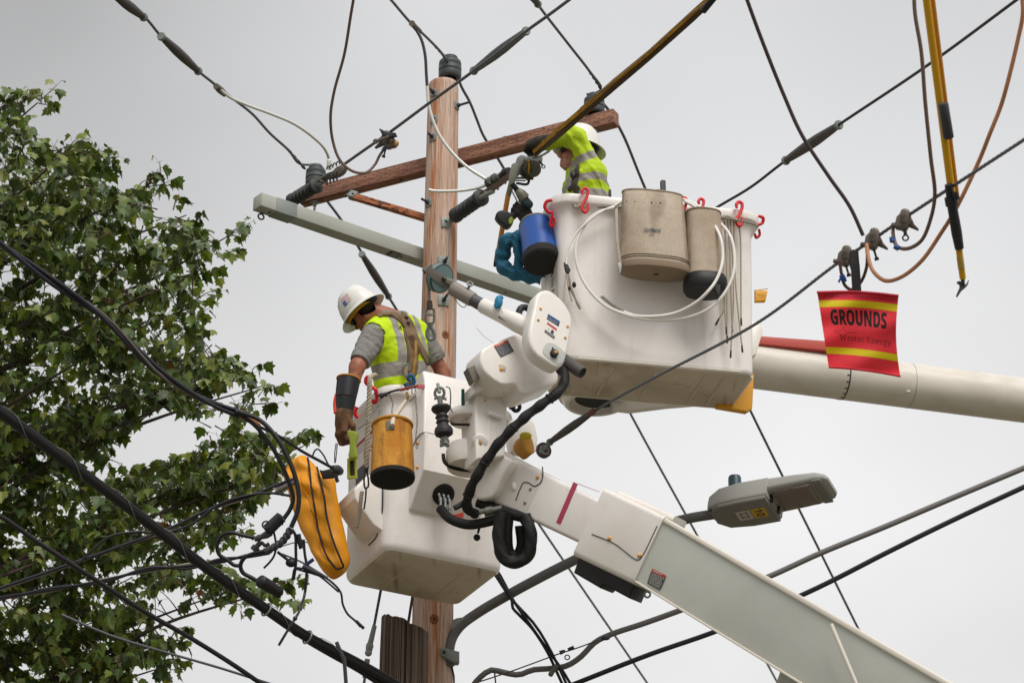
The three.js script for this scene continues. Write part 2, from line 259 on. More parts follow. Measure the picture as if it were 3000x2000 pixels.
/* ---------- old sawn-off pole ---------- */
{
  const t = thing('old_pole_stub', 'weathered grey-brown cracked pole stub with slanted cut top beside the new pole', 'pole stub');
  const D = 14.62, top = at(1185, 1850, D), bot = V(top.x - 0.02, -0.3, top.z + 0.05), R = 0.149, N = 30, S = 40, pos = [], uv = [], idx = [];
  const wt = tex(512, 1024, (u, v) => { const a = u * 6.2832, uu = Math.cos(a) * 1.5, ww = Math.sin(a) * 1.5, y = v * 8; const g = fbm(uu * 12, ww * 12, y * 0.8, 4), f = fbm(uu * 26, ww * 26, y * 3, 3), k = fbm(uu * 20 + 5, ww * 20, y * 0.7, 3); let c = mixc(hex('#4f4138'), hex('#7b6a5d'), sstep(0.3, 0.65, g)); c = mixc(c, hex('#8d8074'), 0.5 * sstep(0.5, 0.8, f)); return mixc(c, hex('#221a15'), 0.85 * sstep(0.6, 0.7, k)); });
  const wb = tex(512, 512, (u, v) => { const a = u * 6.2832, uu = Math.cos(a) * 1.5, ww = Math.sin(a) * 1.5; const n = 1 - 0.8 * sstep(0.55, 0.7, fbm(uu * 20 + 5, ww * 20, v * 8 * 0.7, 3)) - 0.2 * fbm(uu * 30, ww * 30, v * 20, 2); return [n, n, n]; }, false);
  const rings = []; for (let i = 0; i <= N; i++) rings.push(i / N);
  const prof = (a, f) => { let r = R * (1 + 0.05 * (fbm(Math.cos(a) * 2 + 4, Math.sin(a) * 2, f * 6, 3) - 0.5)); for (const c of [1.45, 1.75, 2.2, 0.9, 4.0]) { const d = Math.abs(Math.atan2(Math.sin(a - c), Math.cos(a - c))); r -= (c === 1.45 ? 0.028 : 0.010) * Math.exp(-((d / 0.035) ** 2)) * (0.6 + 0.4 * Math.sin(f * 9 + c * 5)); } return r; };
  const topY = (a) => top.y + 0.035 - 0.055 * Math.cos(a - 0.2) + 0.018 * (fbm(Math.cos(a) * 3, Math.sin(a) * 3, 4, 3) - 0.5) * 2;
  for (let i = 0; i <= N + 2; i++) { const f = Math.min(1, i / N); for (let j = 0; j <= S * 3; j++) { const a = j / (S * 3) * 6.28318; let s = i <= N - 1 ? 1 : i === N ? 0.98 : i === N + 1 ? 0.9 : 0.01; const y = bot.y + (topY(a) - bot.y) * f + (i === N + 1 ? 0.012 : i > N + 1 ? 0.0 : 0), yy = i > N + 1 ? top.y + 0.01 : y; const cx = bot.x + (top.x - bot.x) * f, cz = bot.z + (top.z - bot.z) * f, r = prof(a, f) * s; pos.push(cx + Math.cos(a) * r, i === N ? y - 0.02 * 0 : yy, cz + Math.sin(a) * r); uv.push(a / 6.28318, yy / 8); } }
  const C = S * 3 + 1; for (let i = 0; i < N + 2; i++) for (let j = 0; j < C - 1; j++) { const a = i * C + j, b = a + C; idx.push(a, b, a + 1, a + 1, b, b + 1); }
  const g = new THREE.BufferGeometry(); g.setAttribute('position', new THREE.Float32BufferAttribute(pos, 3)); g.setAttribute('uv', new THREE.Float32BufferAttribute(uv, 2)); g.setIndex(idx);
  part(t, 'shaft', toCreasedNormals(g, 0.8), std('#ffffff', { map: wt, bumpMap: wb, bumpScale: 0.01, roughness: 0.95 }));
}
/* ---------- crossarms ---------- */
// beam from the front lower edge A-B, going up h and back w
function beamFrame(A, B) { const ex = B.clone().sub(A).normalize(), ey = V(0, 1, 0).addScaledVector(ex, -ex.y).normalize(), ez = ex.clone().cross(ey); return frame(A, ex, ey, ez); }
const armWoodTex = tex(1024, 256, (u, v) => { const x = u * 4, y = v; const g = fbm(x * 2, y * 34, 1, 4), f = fbm(x * 9, y * 70, 4, 3), st = fbm(x * 0.9, y * 7, 6, 3); let c = mixc(hex('#815a49'), hex('#a87a64'), sstep(0.3, 0.7, g)); c = mixc(c, hex('#4e2a1e'), 0.55 * sstep(0.55, 0.72, f)); c = mixc(c, hex('#5a3527'), 0.5 * sstep(0.5, 0.7, st)); return c; });
M.armwood = std('#ffffff', { map: armWoodTex, roughness: 0.85, bumpMap: grainTex, bumpScale: 0.003 });
const WB = atZ(1290, 487, POLEZ - 0.19);
const woodA = atY(873, 594, WB.y), woodB = atY(1798, 357, WB.y);
const woodM = beamFrame(woodA, woodB), woodL = woodA.distanceTo(woodB), WH = 0.108, WD = 0.088;
const woodArm = thing('wooden_crossarm', 'reddish brown wooden crossarm behind the pole, with incised faces', 'crossarm');
{
  const u = boxUV(rbox(null, woodL / 2, WH / 2, -WD / 2, woodL, WH, WD, 0.004)); const uv = u.attributes.uv; for (let i = 0; i < uv.count; i++) uv.setXY(i, uv.getX(i) * 1.0, uv.getY(i) * 8);
  part(woodArm, 'beam', put(u, woodM), M.armwood);
  // incising slits pressed into the front face
  const sl = []; for (let r = 0; r < 5; r++) for (let i = 0; i < woodL / 0.07; i++) { const b = new THREE.BoxGeometry(0.016, 0.0022, 0.0012); b.translate(0.03 + i * 0.07 + (r % 2) * 0.035 + rr(-.004, .004), 0.018 + r * 0.018, 0.0004); sl.push(b); }
  const s = part(woodArm, 'incising_slits', put(merge(sl), woodM), std('#4a281c', { roughness: 1 })); s.userData.kind = 'stuff';
  for (const f of [0.07, 0.33, 0.52, 0.62, 0.93]) { const c = V(woodL * f, 0, -WD * 0.5); part(woodArm, 'bolt_hole', put(turned(V(c.x, 0.0006, c.z), V(c.x, -0.0012, c.z), [[0, 0], [0, 0.011], [1, 0.011], [1, 0]], 12), woodM), std('#1d110c')); }
  // splinter on the top edge
  part(woodArm, 'splinter', put(sweep([V(woodL * 0.69, WH, -0.02), V(woodL * 0.675, WH + 0.006, -0.02), V(woodL * 0.655, WH + 0.02, -0.02)], (t) => 0.006 * (1 - t) + 0.0006, 5, 6), woodM), M.armwood);
  for (const f of [0.045, 0.935]) { // pin nuts under the insulators
    const c = V(woodL * f, 0, -WD * 0.5); const w = part(woodArm, 'washer_plate', rbox(woodM, c.x, -0.005, c.z, 0.055, 0.008, 0.055, 0.002), M.galv);
    part(w, 'bolt', put(merge([turned(V(c.x, -0.008, c.z), V(c.x, -0.03, c.z), [[0, 0], [0, 0.016], [1, 0.016], [1, 0]], 6), turned(V(c.x, -0.03, c.z), V(c.x, -0.065, c.z), [[0, 0], [0, 0.009], [1, 0.009], [1, 0]], 10)]), woodM), M.galv);
  }
}
const GB = atZ(1290, 781, POLEZ - 0.18);
const greyA = atY(767, 602, GB.y), greyB = atY(1660, 906, GB.y);
const greyM = beamFrame(greyA, greyB), greyL = greyA.distanceTo(greyB), GH = 0.097, GD = 0.1;
const greyArm = thing('fibreglass_crossarm', 'pale grey-green square fibreglass crossarm sloping behind the pole', 'crossarm');
{
  part(greyArm, 'beam', rbox(greyM, greyL / 2, GH / 2, -GD / 2, greyL, GH, GD, 0.004), M.fgrey);
  part(greyArm, 'end_sleeve', rbox(greyM, 0.19, GH / 2 - 0.001, -GD / 2, 0.16, GH + 0.008, GD + 0.008, 0.004), M.galv);
  part(greyArm, 'end_cap', rbox(greyM, -0.003, GH / 2, -GD / 2, 0.012, GH + 0.003, GD + 0.003, 0.004), M.fgrey);
  const e = V(0.05, -0.028, -GD + 0.01).applyMatrix4(greyM); part(greyArm, 'eye_bolt', [ringAt(e, V(0.5, 0, 1), 0.02, 0.006), sweep([e.clone().add(V(0, 0.02, 0)), e.clone().add(V(0, 0.05, 0))], 0.007, 8)], M.darksteel);
  for (const f of [0.035, 0.45, 0.62, 0.8]) part(greyArm, 'bolt_hole', put(turned(V(greyL * f, 0.0006, -GD * 0.5), V(greyL * f, -0.0012, -GD * 0.5), [[0, 0], [0, 0.01], [1, 0.01], [1, 0]], 12), greyM), std('#1a1a18'));
  const pl = part(greyArm, 'maker_plate', rbox(greyM, greyL * 0.424, -0.003, -GD * 0.45, 0.085, 0.004, 0.07, 0.001), std('#2a2f3c', { roughness: 0.5 }));
  part(pl, 'plate_print', [0, 1, 2].map(i => rbox(greyM, greyL * 0.424, -0.0056, -GD * (0.22 + 0.2 * i), 0.06, 0.001, 0.007, 0.0003)), std('#b9b9ae'));
}
{ // burnt-looking wooden brace
  const t = thing('crossarm_brace', 'short flame-grained wooden brace running from wooden crossarm to pole', 'brace');
  const a = at(1030, 574, depthOf(V(woodA.x + (woodB.x - woodA.x) * 0.18, WB.y, woodA.z + (woodB.z - woodA.z) * 0.18)) - 0.05), b = atZ(1250, 640, POLEZ - 0.1);
  const bt = tex(256, 128, (u, v) => { const n = fbm(u * 7, v * 3, 2, 3), g = Math.sin((v * 6 + n * 7) * 3.0); return mixc(hex('#a9643a'), hex('#3a2016'), sstep(0.3, 0.75, 0.5 + 0.5 * g) * sstep(0.35, 0.6, n)); });
  const ex = b.clone().sub(a).normalize(), ez = V(0.2, 0, 1).addScaledVector(ex, -V(0.2, 0, 1).dot(ex)).normalize(), m = frame(a, ex, ez.clone().cross(ex), ez), L = a.distanceTo(b);
  const g = boxUV(rbox(null, L / 2, 0, 0, L, 0.05, 0.035, 0.004)); const uv = g.attributes.uv; for (let i = 0; i < uv.count; i++) uv.setXY(i, uv.getX(i) * 3.2, uv.getY(i) * 24);
  part(t, 'strut', put(g, m), std('#ffffff', { map: bt, roughness: 0.8 }));
  const br = part(t, 'bracket', rbox(m, 0.012, 0.006, 0.002, 0.07, 0.062, 0.048, 0.006), M.galv); part(br, 'bolt', put(turned(V(0.03, 0, 0.026), V(0.03, 0, 0.034), [[0, 0], [0, 0.008], [1, 0.008], [1, 0]], 8), m), M.darksteel);
  part(t, 'hanger', put(merge([rbox(null, -0.05, 0.02, 0, 0.012, 0.09, 0.02, 0.003)]), m), M.darksteel);
}
/* ---------- pin insulators ---------- */
function pinInsulator(base, h, label, lean = V(0, 1, 0)) {
  const t = thing('pin_insulator', label, 'insulator', 'grey ribbed pin insulators'), up = lean.clone().normalize(), A = base.clone(), P = (f) => A.clone().addScaledVector(up, f);
  const s = h / 0.17; part(t, 'pin', turned(P(-0.05 * s), P(0.03 * s), [[0, 0], [0, 0.028 * s], [0.6, 0.028 * s], [1, 0.02 * s]], 14), M.darksteel);
  part(t, 'body', turned(P(0), P(0.17 * s), [[0.0, 0.045], [0.02, 0.072], [0.1, 0.079], [0.24, 0.079], [0.27, 0.072], [0.29, 0.072], [0.33, 0.079], [0.5, 0.079], [0.53, 0.072], [0.55, 0.072], [0.6, 0.078], [0.74, 0.076], [0.8, 0.06], [0.82, 0.048], [0.88, 0.046], [0.92, 0.054], [0.98, 0.05], [1, 0.03], [1, 0]].map(([a, r]) => [a, r * s]), 32), M.insul);
  for (const f of [0.28, 0.54]) part(t, 'rib_edge', turned(P((f - 0.012) * 0.17 * s), P((f + 0.012) * 0.17 * s), [[0, 0.0725 * s], [0.5, 0.0785 * s], [1, 0.0725 * s]], 32), M.insulring);
  part(t, 'tie_wire', [ringAt(P(0.146 * s), up, 0.05 * s, 0.007, 24, 8), sweep([P(0.16 * s).add(V(-0.05, 0, 0.02)), P(0.178 * s), P(0.165 * s).add(V(0.05, 0, -0.03))], 0.009, 8, 10)], M.cablesteel);
  return P(0.178 * s);
}
const insTop = pinInsulator(V(poleTop.x + 0.045, poleTop.y + 0.05, poleTop.z), 0.175, 'dark grey ribbed insulator standing on top of the pole');
const insLeft = pinInsulator(V(woodL * 0.045, WH, -WD / 2).applyMatrix4(woodM).add(V(0, 0.03, 0)), 0.16, 'dark grey ribbed insulator at the left end of the wooden crossarm');
const insRight = pinInsulator(V(woodL * 0.935, WH, -WD / 2).applyMatrix4(woodM).add(V(0, 0.02, 0)), 0.155, 'dark grey ribbed insulator at the right end of the wooden crossarm, behind the strap');
/* ---------- stickers ---------- */
function sticker(w, h, draw) { const c = document.createElement('canvas'); c.width = w; c.height = h; const x = c.getContext('2d'); draw(x, w, h); const t = new THREE.CanvasTexture(c); t.colorSpace = THREE.SRGBColorSpace; t.anisotropy = 8; return std('#ffffff', { map: t, roughness: 0.5 }); }
const warnSticker = (head, body, ink, lines = 9) => sticker(192, 256, (x, w, h) => { x.fillStyle = body; x.fillRect(0, 0, w, h); x.fillStyle = head; x.fillRect(0, 0, w, h * 0.17); x.fillStyle = '#d9cfc8'; x.fillRect(18, 16, w * 0.6, 9); let s = 7; for (let i = 0; i < lines; i++) { x.fillStyle = ink; let px = 14; while (px < w - 24) { s = (s * 16807) % 2147483647; const l = 10 + s % 34; x.fillRect(px, h * 0.22 + i * (h * 0.74 / lines), Math.min(l, w - 14 - px), h * 0.035); px += l + 7; } } });
const textBars = (body, ink, lines = 5) => sticker(256, 128, (x, w, h) => { x.fillStyle = body; x.fillRect(0, 0, w, h); let s = 11; for (let i = 0; i < lines; i++) { x.fillStyle = ink; let px = 10; while (px < w - 20) { s = (s * 16807) % 2147483647; const l = 8 + s % 30; x.fillRect(px, h * 0.1 + i * (h * 0.85 / lines), Math.min(l, w - 10 - px), h * 0.06); px += l + 6; } } });
// flat print laid on a plane: corners in order top-left, top-right, bottom-right, bottom-left
function quadGeo(c) { const g = new THREE.BufferGeometry(); g.setAttribute('position', new THREE.Float32BufferAttribute([c[3], c[2], c[1], c[3], c[1], c[0]].flatMap(p => [p.x, p.y, p.z]), 3)); g.setAttribute('uv', new THREE.Float32BufferAttribute([0, 0, 1, 0, 1, 1, 0, 0, 1, 1, 0, 1], 2)); g.computeVertexNormals(); return g; }
const quad = (px, p0, n, off = 0.0015) => quadGeo(px.map(([x, y]) => onPlane(x, y, p0.clone().addScaledVector(n, off), n)));
const quadIn = (m, pts) => quadGeo(pts.map(p => V(...p).applyMatrix4(m)));

/* ---------- bucket tub ---------- */
function tub(m, o) {
  const ring = (y, w, d, r) => rrect(w, d, r, 6).map(([a, b]) => V(a, y, -b).applyMatrix4(m)), secs = [];
  const L = (a, b, t) => a + (b - a) * t, wd = (y, e = 0) => { const t = y / o.H; return [L(o.w0, o.w1, t) + 2 * e, L(o.d0, o.d1, t) + 2 * e, L(o.r0, o.r1, t) + Math.max(e, -0.03)]; };
  const b = o.round || 0.05; for (let i = 0; i <= 5; i++) { const a = i / 5 * Math.PI / 2; secs.push(ring(b * (1 - Math.cos(a)), ...wd(0, -b * (1 - Math.sin(a))))); }
  for (let i = 1; i <= 6; i++) secs.push(ring(b + (o.H - o.lipH - b) * i / 6, ...wd(b + (o.H - o.lipH - b) * i / 6)));
  const y1 = o.H - o.lipH, e = o.lip; for (const [dy, f] of [[0.12, 0.04], [0.28, 0.2], [0.42, 0.55], [0.5, 0.9], [0.56, 1], [0.88, 1.04], [0.97, 0.98], [1, 0.85]]) secs.push(ring(y1 + o.lipH * dy, ...wd(o.H, e * f)));
  secs.push(ring(o.H, ...wd(o.H, -0.01)), ring(o.H - 0.01, ...wd(o.H, -0.022)), ring(o.floor + 0.04, ...wd(o.floor, -0.022)), ring(o.floor, ...wd(o.floor, -0.06)));
  const R = secs.map(s => s.reverse()); return { shell: loft(R.slice(2), false, true, 0.55), floor: loft(R.slice(0, 3), true, false, 0.55) };
}
const yawAxes = (deg) => { const a = deg * Math.PI / 180; return [V(Math.cos(a), 0, -Math.sin(a)), V(0, 1, 0), V(Math.sin(a), 0, Math.cos(a))]; };

/* ================= right lift ================= */
const [rex, rey, rez] = yawAxes(11.5);
const RBO = { w0: 1.18, d0: 0.54, w1: 1.24, d1: 0.62, H: 1.07, r0: 0.06, r1: 0.085, lip: 0.045, lipH: 0.12, floor: 0.09, round: 0.035 };
const RBfront = at(1931, 588, 14.56), RBo = RBfront.clone().addScaledVector(rez, -(RBO.d1 / 2 + 0.05)).addScaledVector(rey, -1.07);
const RB = frame(RBo, rex, rey, rez);
const liftR = thing('aerial_lift', 'large white aerial lift bucket on a round boom at the right, hung with canvas bags', 'aerial lift');
{
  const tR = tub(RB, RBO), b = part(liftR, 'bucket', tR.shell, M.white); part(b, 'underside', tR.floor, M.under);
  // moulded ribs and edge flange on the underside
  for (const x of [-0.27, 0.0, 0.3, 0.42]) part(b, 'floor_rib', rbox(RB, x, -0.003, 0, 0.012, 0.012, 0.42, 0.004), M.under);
  part(b, 'edge_flange', [rbox(RB, 0, 0.006, -0.262, 1.1, 0.012, 0.014, 0.004), rbox(RB, 0.586, 0.006, 0, 0.014, 0.012, 0.44, 0.004)], M.cream);
  part(b, 'mould_line', rbox(RB, 0, 0.012, 0.272, 1.0, 0.006, 0.006, 0.002), M.cream);
  // step pocket on the far right side
  const pr = new THREE.Shape([[0, 0], [0.05, 0.03], [0.1, 0.19], [0.085, 0.235], [0, 0.24]].map(p => new THREE.Vector2(...p))); const pg = new THREE.ExtrudeGeometry(pr, { depth: 0.24, bevelEnabled: true, bevelSize: 0.008, bevelThickness: 0.008, bevelSegments: 2 }); pg.translate(0.605, 0.2, -0.16);
  part(b, 'step_pocket', put(boxUV(toCreasedNormals(pg, 0.6)), RB), M.white2);
  part(liftR, 'rim_handle', [rbox(RB, 0.095, 1.19, 0.12, 0.032, 0.32, 0.03, 0.006), rbox(RB, 0.0615, 1.25, 0.12, 0.034, 0.06, 0.03, 0.006)], M.rubber);
  part(liftR, 'rim_peg', rbox(RB, -0.30, 1.1, 0.33, 0.016, 0.06, 0.016, 0.003), M.rubber);
  // yellow mounting plates behind
  part(liftR, 'mounting_plate', [slab([[2100, 1190], [2190, 1205], [2205, 1195], [2210, 1095], [2150, 1095]], at(2170, 1150, 14.75), rez, 0.05, 0.004)], M.yellow);
  part(liftR, 'latch_plate', [slab([[2214, 847], [2250, 852], [2244, 881], [2214, 882]], at(2230, 865, 14.95), rez, 0.03, 0.003), sweep([at(2222, 849, 14.94), at(2250, 846, 14.94)], 0.003, 6)], M.yellow);
  // boom behind
  const bA = at(2080, 1055, 15.25), bB = at(3500, 1236, 15.9), bm = part(liftR, 'boom', sweep([bA, bB], 0.147, 40, 1, { n: 12 }), M.boomtube);
  const ax = bB.clone().sub(bA).normalize(), on = (px) => { let lo = 0, hi = 3; const c = V(); for (let k = 0; k < 30; k++) { const t = (lo + hi) / 2; c.copy(bA).addScaledVector(ax, t); const q = c.clone().sub(EYE); (1500 + FPX * q.dot(CR) / q.dot(CF) < px) ? lo = t : hi = t; } return c.clone(); };
  const c1 = on(2470), c2 = on(2663);
  part(bm, 'index_ring', turned(c1.clone().addScaledVector(ax, -0.004), c1.clone().addScaledVector(ax, 0.004), [[0, 0.1472], [0, 0.1485], [1, 0.1485], [1, 0.1472]], 48), M.rubber);
  for (let i = 0; i < 9; i++) { const a = (i - 3) * 0.3 + 0.2, u = CU.clone().addScaledVector(ax, -CU.dot(ax)).normalize(), w = ax.clone().cross(u).multiplyScalar(1); const dir = w.clone().multiplyScalar(Math.cos(a)).addScaledVector(u, -Math.sin(a)); const p = c1.clone().addScaledVector(ax, -0.014).addScaledVector(dir, 0.1478); const mm = frame(p, ax, dir.clone().cross(ax), dir); part(bm, 'index_tick', rbox(mm, 0, 0, 0, 0.016, 0.008, 0.002, 0.0005), M.rubber); }
  part(bm, 'joint_seam', turned(c2.clone().addScaledVector(ax, -0.002), c2.clone().addScaledVector(ax, 0.002), [[0, 0.147], [0.3, 0.1482], [0.7, 0.1482], [1, 0.147]], 48), M.steel);
  part(bm, 'pin_boss', [ball(c2.clone().addScaledVector(ax, -0.03).addScaledVector(CF, -0.14).addScaledVector(CU, -0.035), 0.014, 1.3, 1, 0.6)], M.boomtube);
  part(liftR, 'red_rail', slab([[2150, 978], [2560, 1008], [2560, 1040], [2150, 1000]], at(2330, 1005, 15.28), rez, 0.06, 0.004), M.redrail);
  part(liftR, 'rail_stud', ball(at(2260, 1004, 15.27), 0.012), M.rubber);
  // levelling dish beneath the bucket
  const dc = at(1744, 1166, 15.05);
  const dish = part(liftR, 'rotator_dish', turned(dc.clone().add(V(0, 0.12, 0)), dc.clone().add(V(0, -0.045, 0)), [[0, 0], [0, 0.235], [0.6, 0.238], [0.7, 0.232], [0.72, 0.215], [0.9, 0.205], [1, 0.19], [1, 0.168], [0.7, 0.166], [0.7, 0]], 56), M.white2);
  part(dish, 'dark_recess', turned(dc.clone().add(V(0.02, -0.005, 0.02)), dc.clone().add(V(0.02, -0.012, 0.02)), [[0, 0], [0, 0.15], [1, 0.15], [1, 0]], 40), M.rubber);
  part(liftR, 'platform_arm', slab([[1780, 1120], [1800, 1196], [1850, 1202], [1960, 1188], [2060, 1180], [2130, 1182], [2130, 1100]], at(1990, 1170, 15.1), rez, 0.06, 0.008), M.white2);
}
/* ================= left lift ================= */
const LBA = at(1128, 1606, 13.9); let [lex, ley, lez] = yawAxes(27);
{ const q = new THREE.Quaternion().setFromAxisAngle(lez, -2.0 * Math.PI / 180).multiply(new THREE.Quaternion().setFromAxisAngle(lex, -3 * Math.PI / 180)); for (const v of [lex, ley, lez]) v.applyQuaternion(q); }
const LBO = { w0: 0.78, d0: 0.63, w1: 0.82, d1: 0.67, H: 1.06, r0: 0.075, r1: 0.1, lip: 0.045, lipH: 0.13, floor: 0.09, round: 0.055 };
const LB = frame(LBA.clone().addScaledVector(lex, LBO.w0 / 2).addScaledVector(lez, -LBO.d0 / 2), lex, ley, lez);
const LP = (x, y, z) => V(x, y, z).applyMatrix4(LB);
const liftL = thing('aerial_lift', 'small white aerial lift bucket with jib winch on a square boom at lower centre', 'aerial lift');
{
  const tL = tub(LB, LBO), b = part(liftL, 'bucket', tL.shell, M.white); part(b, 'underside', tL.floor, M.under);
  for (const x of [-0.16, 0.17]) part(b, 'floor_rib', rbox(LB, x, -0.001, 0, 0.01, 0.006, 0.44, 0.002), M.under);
  const Z0 = LBO.d0 / 2;
  // step pocket on the left side
  const sp = new THREE.Shape([[0.01, 0.14], [-0.05, 0.17], [-0.17, 0.31], [-0.175, 0.36], [-0.10, 0.46], [-0.07, 0.475], [0.01, 0.475]].map(p => new THREE.Vector2(...p))); const sg = new THREE.ExtrudeGeometry(sp, { depth: 0.22, bevelEnabled: true, bevelSize: 0.012, bevelThickness: 0.012, bevelSegments: 3 }); sg.translate(-0.39, 0, 0.03);
  part(b, 'step_pocket', put(boxUV(toCreasedNormals(sg, 0.6)), LB), M.white2);
  part(b, 'pocket_seam', sweep([LP(-0.40, 0.47, 0.262), LP(-0.396, 0.25, 0.262), LP(-0.394, 0.13, 0.2), LP(-0.394, 0.11, 0.08)], 0.004, 6, 12), M.rubber);
  // side panel notices
  const notice = sticker(256, 384, (x, w, h) => { x.fillStyle = '#d8d2cb'; x.fillRect(0, 0, w, h); x.fillStyle = '#a8433f'; x.fillRect(0, 0, w, 26); x.font = 'bold 74px sans-serif'; x.fillText('LBS', 104, 150); x.fillStyle = '#8b8580'; for (let i = 0; i < 4; i++) x.fillRect(16, 40 + i * 14, 210 - i * 22, 5); x.fillStyle = '#3c3f47'; x.fillRect(20, 190, 120, 170); x.fillStyle = '#77767a'; for (let i = 0; i < 7; i++) x.fillRect(30, 204 + i * 20, 90, 5); });
  part(b, 'capacity_notice', quadIn(LB, [[-0.4095, 0.86, -0.16], [-0.4095, 0.86, 0.16], [-0.402, 0.5, 0.16], [-0.402, 0.5, -0.16]]), notice);
  // control console on the front
  const prof = new THREE.Shape([[Z0 - 0.05, 0.27], [Z0 + 0.03, 0.29], [Z0 + 0.19, 0.46], [Z0 + 0.2, 0.68], [Z0 + 0.175, 0.70], [Z0 + 0.165, 1.06], [Z0 + 0.14, 1.12], [Z0 + 0.0, 1.12], [Z0 - 0.05, 1.06]].map(p => new THREE.Vector2(-p[0], p[1])));
  const cg = new THREE.ExtrudeGeometry(prof, { depth: 0.42, bevelEnabled: true, bevelSize: 0.014, bevelThickness: 0.016, bevelSegments: 3 }); cg.rotateY(Math.PI / 2); cg.translate(-0.235, 0, 0);
  const con = part(liftL, 'control_console', put(boxUV(toCreasedNormals(cg, 0.5)), LB), M.white);
  part(con, 'cover_seam', sweep([LP(-0.253, 0.66, Z0 + 0.02), LP(-0.253, 0.70, Z0 + 0.1), LP(-0.25, 0.70, Z0 + 0.19), LP(-0.1, 0.70, Z0 + 0.192), LP(0.15, 0.70, Z0 + 0.192)], 0.0045, 6, 14), M.galv);
  for (const p of [[-0.254, 0.66, Z0 + 0.12], [-0.254, 0.5, Z0 + 0.12]]) part(con, 'brass_bolt', ball(LP(...p), 0.012, 1, 1, 1), M.bolt);
  const bars = textBars('#c9c6c0', '#6f6c69', 7); part(con, 'red_header_sticker', quadIn(LB, [[0.02, 0.955, Z0 + 0.1865], [0.16, 0.955, Z0 + 0.1865], [0.16, 0.935, Z0 + 0.187], [0.02, 0.935, Z0 + 0.187]]), std('#c0372c'));
  part(con, 'notice_sticker', quadIn(LB, [[0.02, 0.93, Z0 + 0.187], [0.16, 0.93, Z0 + 0.187], [0.16, 0.86, Z0 + 0.1885], [0.02, 0.86, Z0 + 0.1885]]), bars);
  // opening with hydraulic fittings beneath the console
  const hc = LP(-0.08, 0.37, Z0 + 0.112), hn = lez.clone().multiplyScalar(0.728).addScaledVector(ley, -0.685).normalize();
  const port = part(con, 'hose_port', turned(hc.clone().addScaledVector(hn, 0.004), hc.clone().addScaledVector(hn, 0.019), [[0, 0], [0, 0.068], [0.8, 0.068], [1, 0.05], [0.6, 0.045], [0.5, 0]], 30), M.rubber);
  for (let i = 0; i < 3; i++) { const o = hc.clone().addScaledVector(lex, -0.03 + 0.03 * i); part(con, 'hydraulic_fitting', sweep([o, o.clone().addScaledVector(hn, 0.05).addScaledVector(ley, -0.03), o.clone().addScaledVector(hn, 0.06).addScaledVector(ley, -0.11), o.clone().addScaledVector(hn, 0.075).addScaledVector(ley, -0.125).addScaledVector(lex, 0.03)], (t) => 0.008 + 0.003 * (Math.sin(t * 25) > 0.3), 10, 16), M.steel); }
  for (let i = 0; i < 3; i++) { const o = hc.clone().addScaledVector(hn, 0.075).addScaledVector(ley, -0.105 - i * 0.012); part(con, 'red_hose', sweep([o, o.clone().addScaledVector(lex, 0.05).addScaledVector(ley, 0.008), o.clone().addScaledVector(lex, 0.11).addScaledVector(ley, 0.035)], 0.0055, 7, 10), std('#c24636')); }
  part(con, 'red_webbing', [slab([[1222, 1125], [1290, 1130], [1385, 1146], [1385, 1155], [1290, 1141], [1222, 1137]], LP(-0.1, 0.99, Z0 + 0.176), lez, 0.006, 0.001)], std('#b2565a', { roughness: 0.8 }));
  // green and tan lever on the console
  part(con, 'green_lever', sweep([at(1356, 1139, 13.42), at(1357, 1185, 13.42), at(1361, 1198, 13.43)], (t) => 0.009 + 0.002 * t, 10, 10), std('#1d5a4a', { roughness: 0.5 }));
}
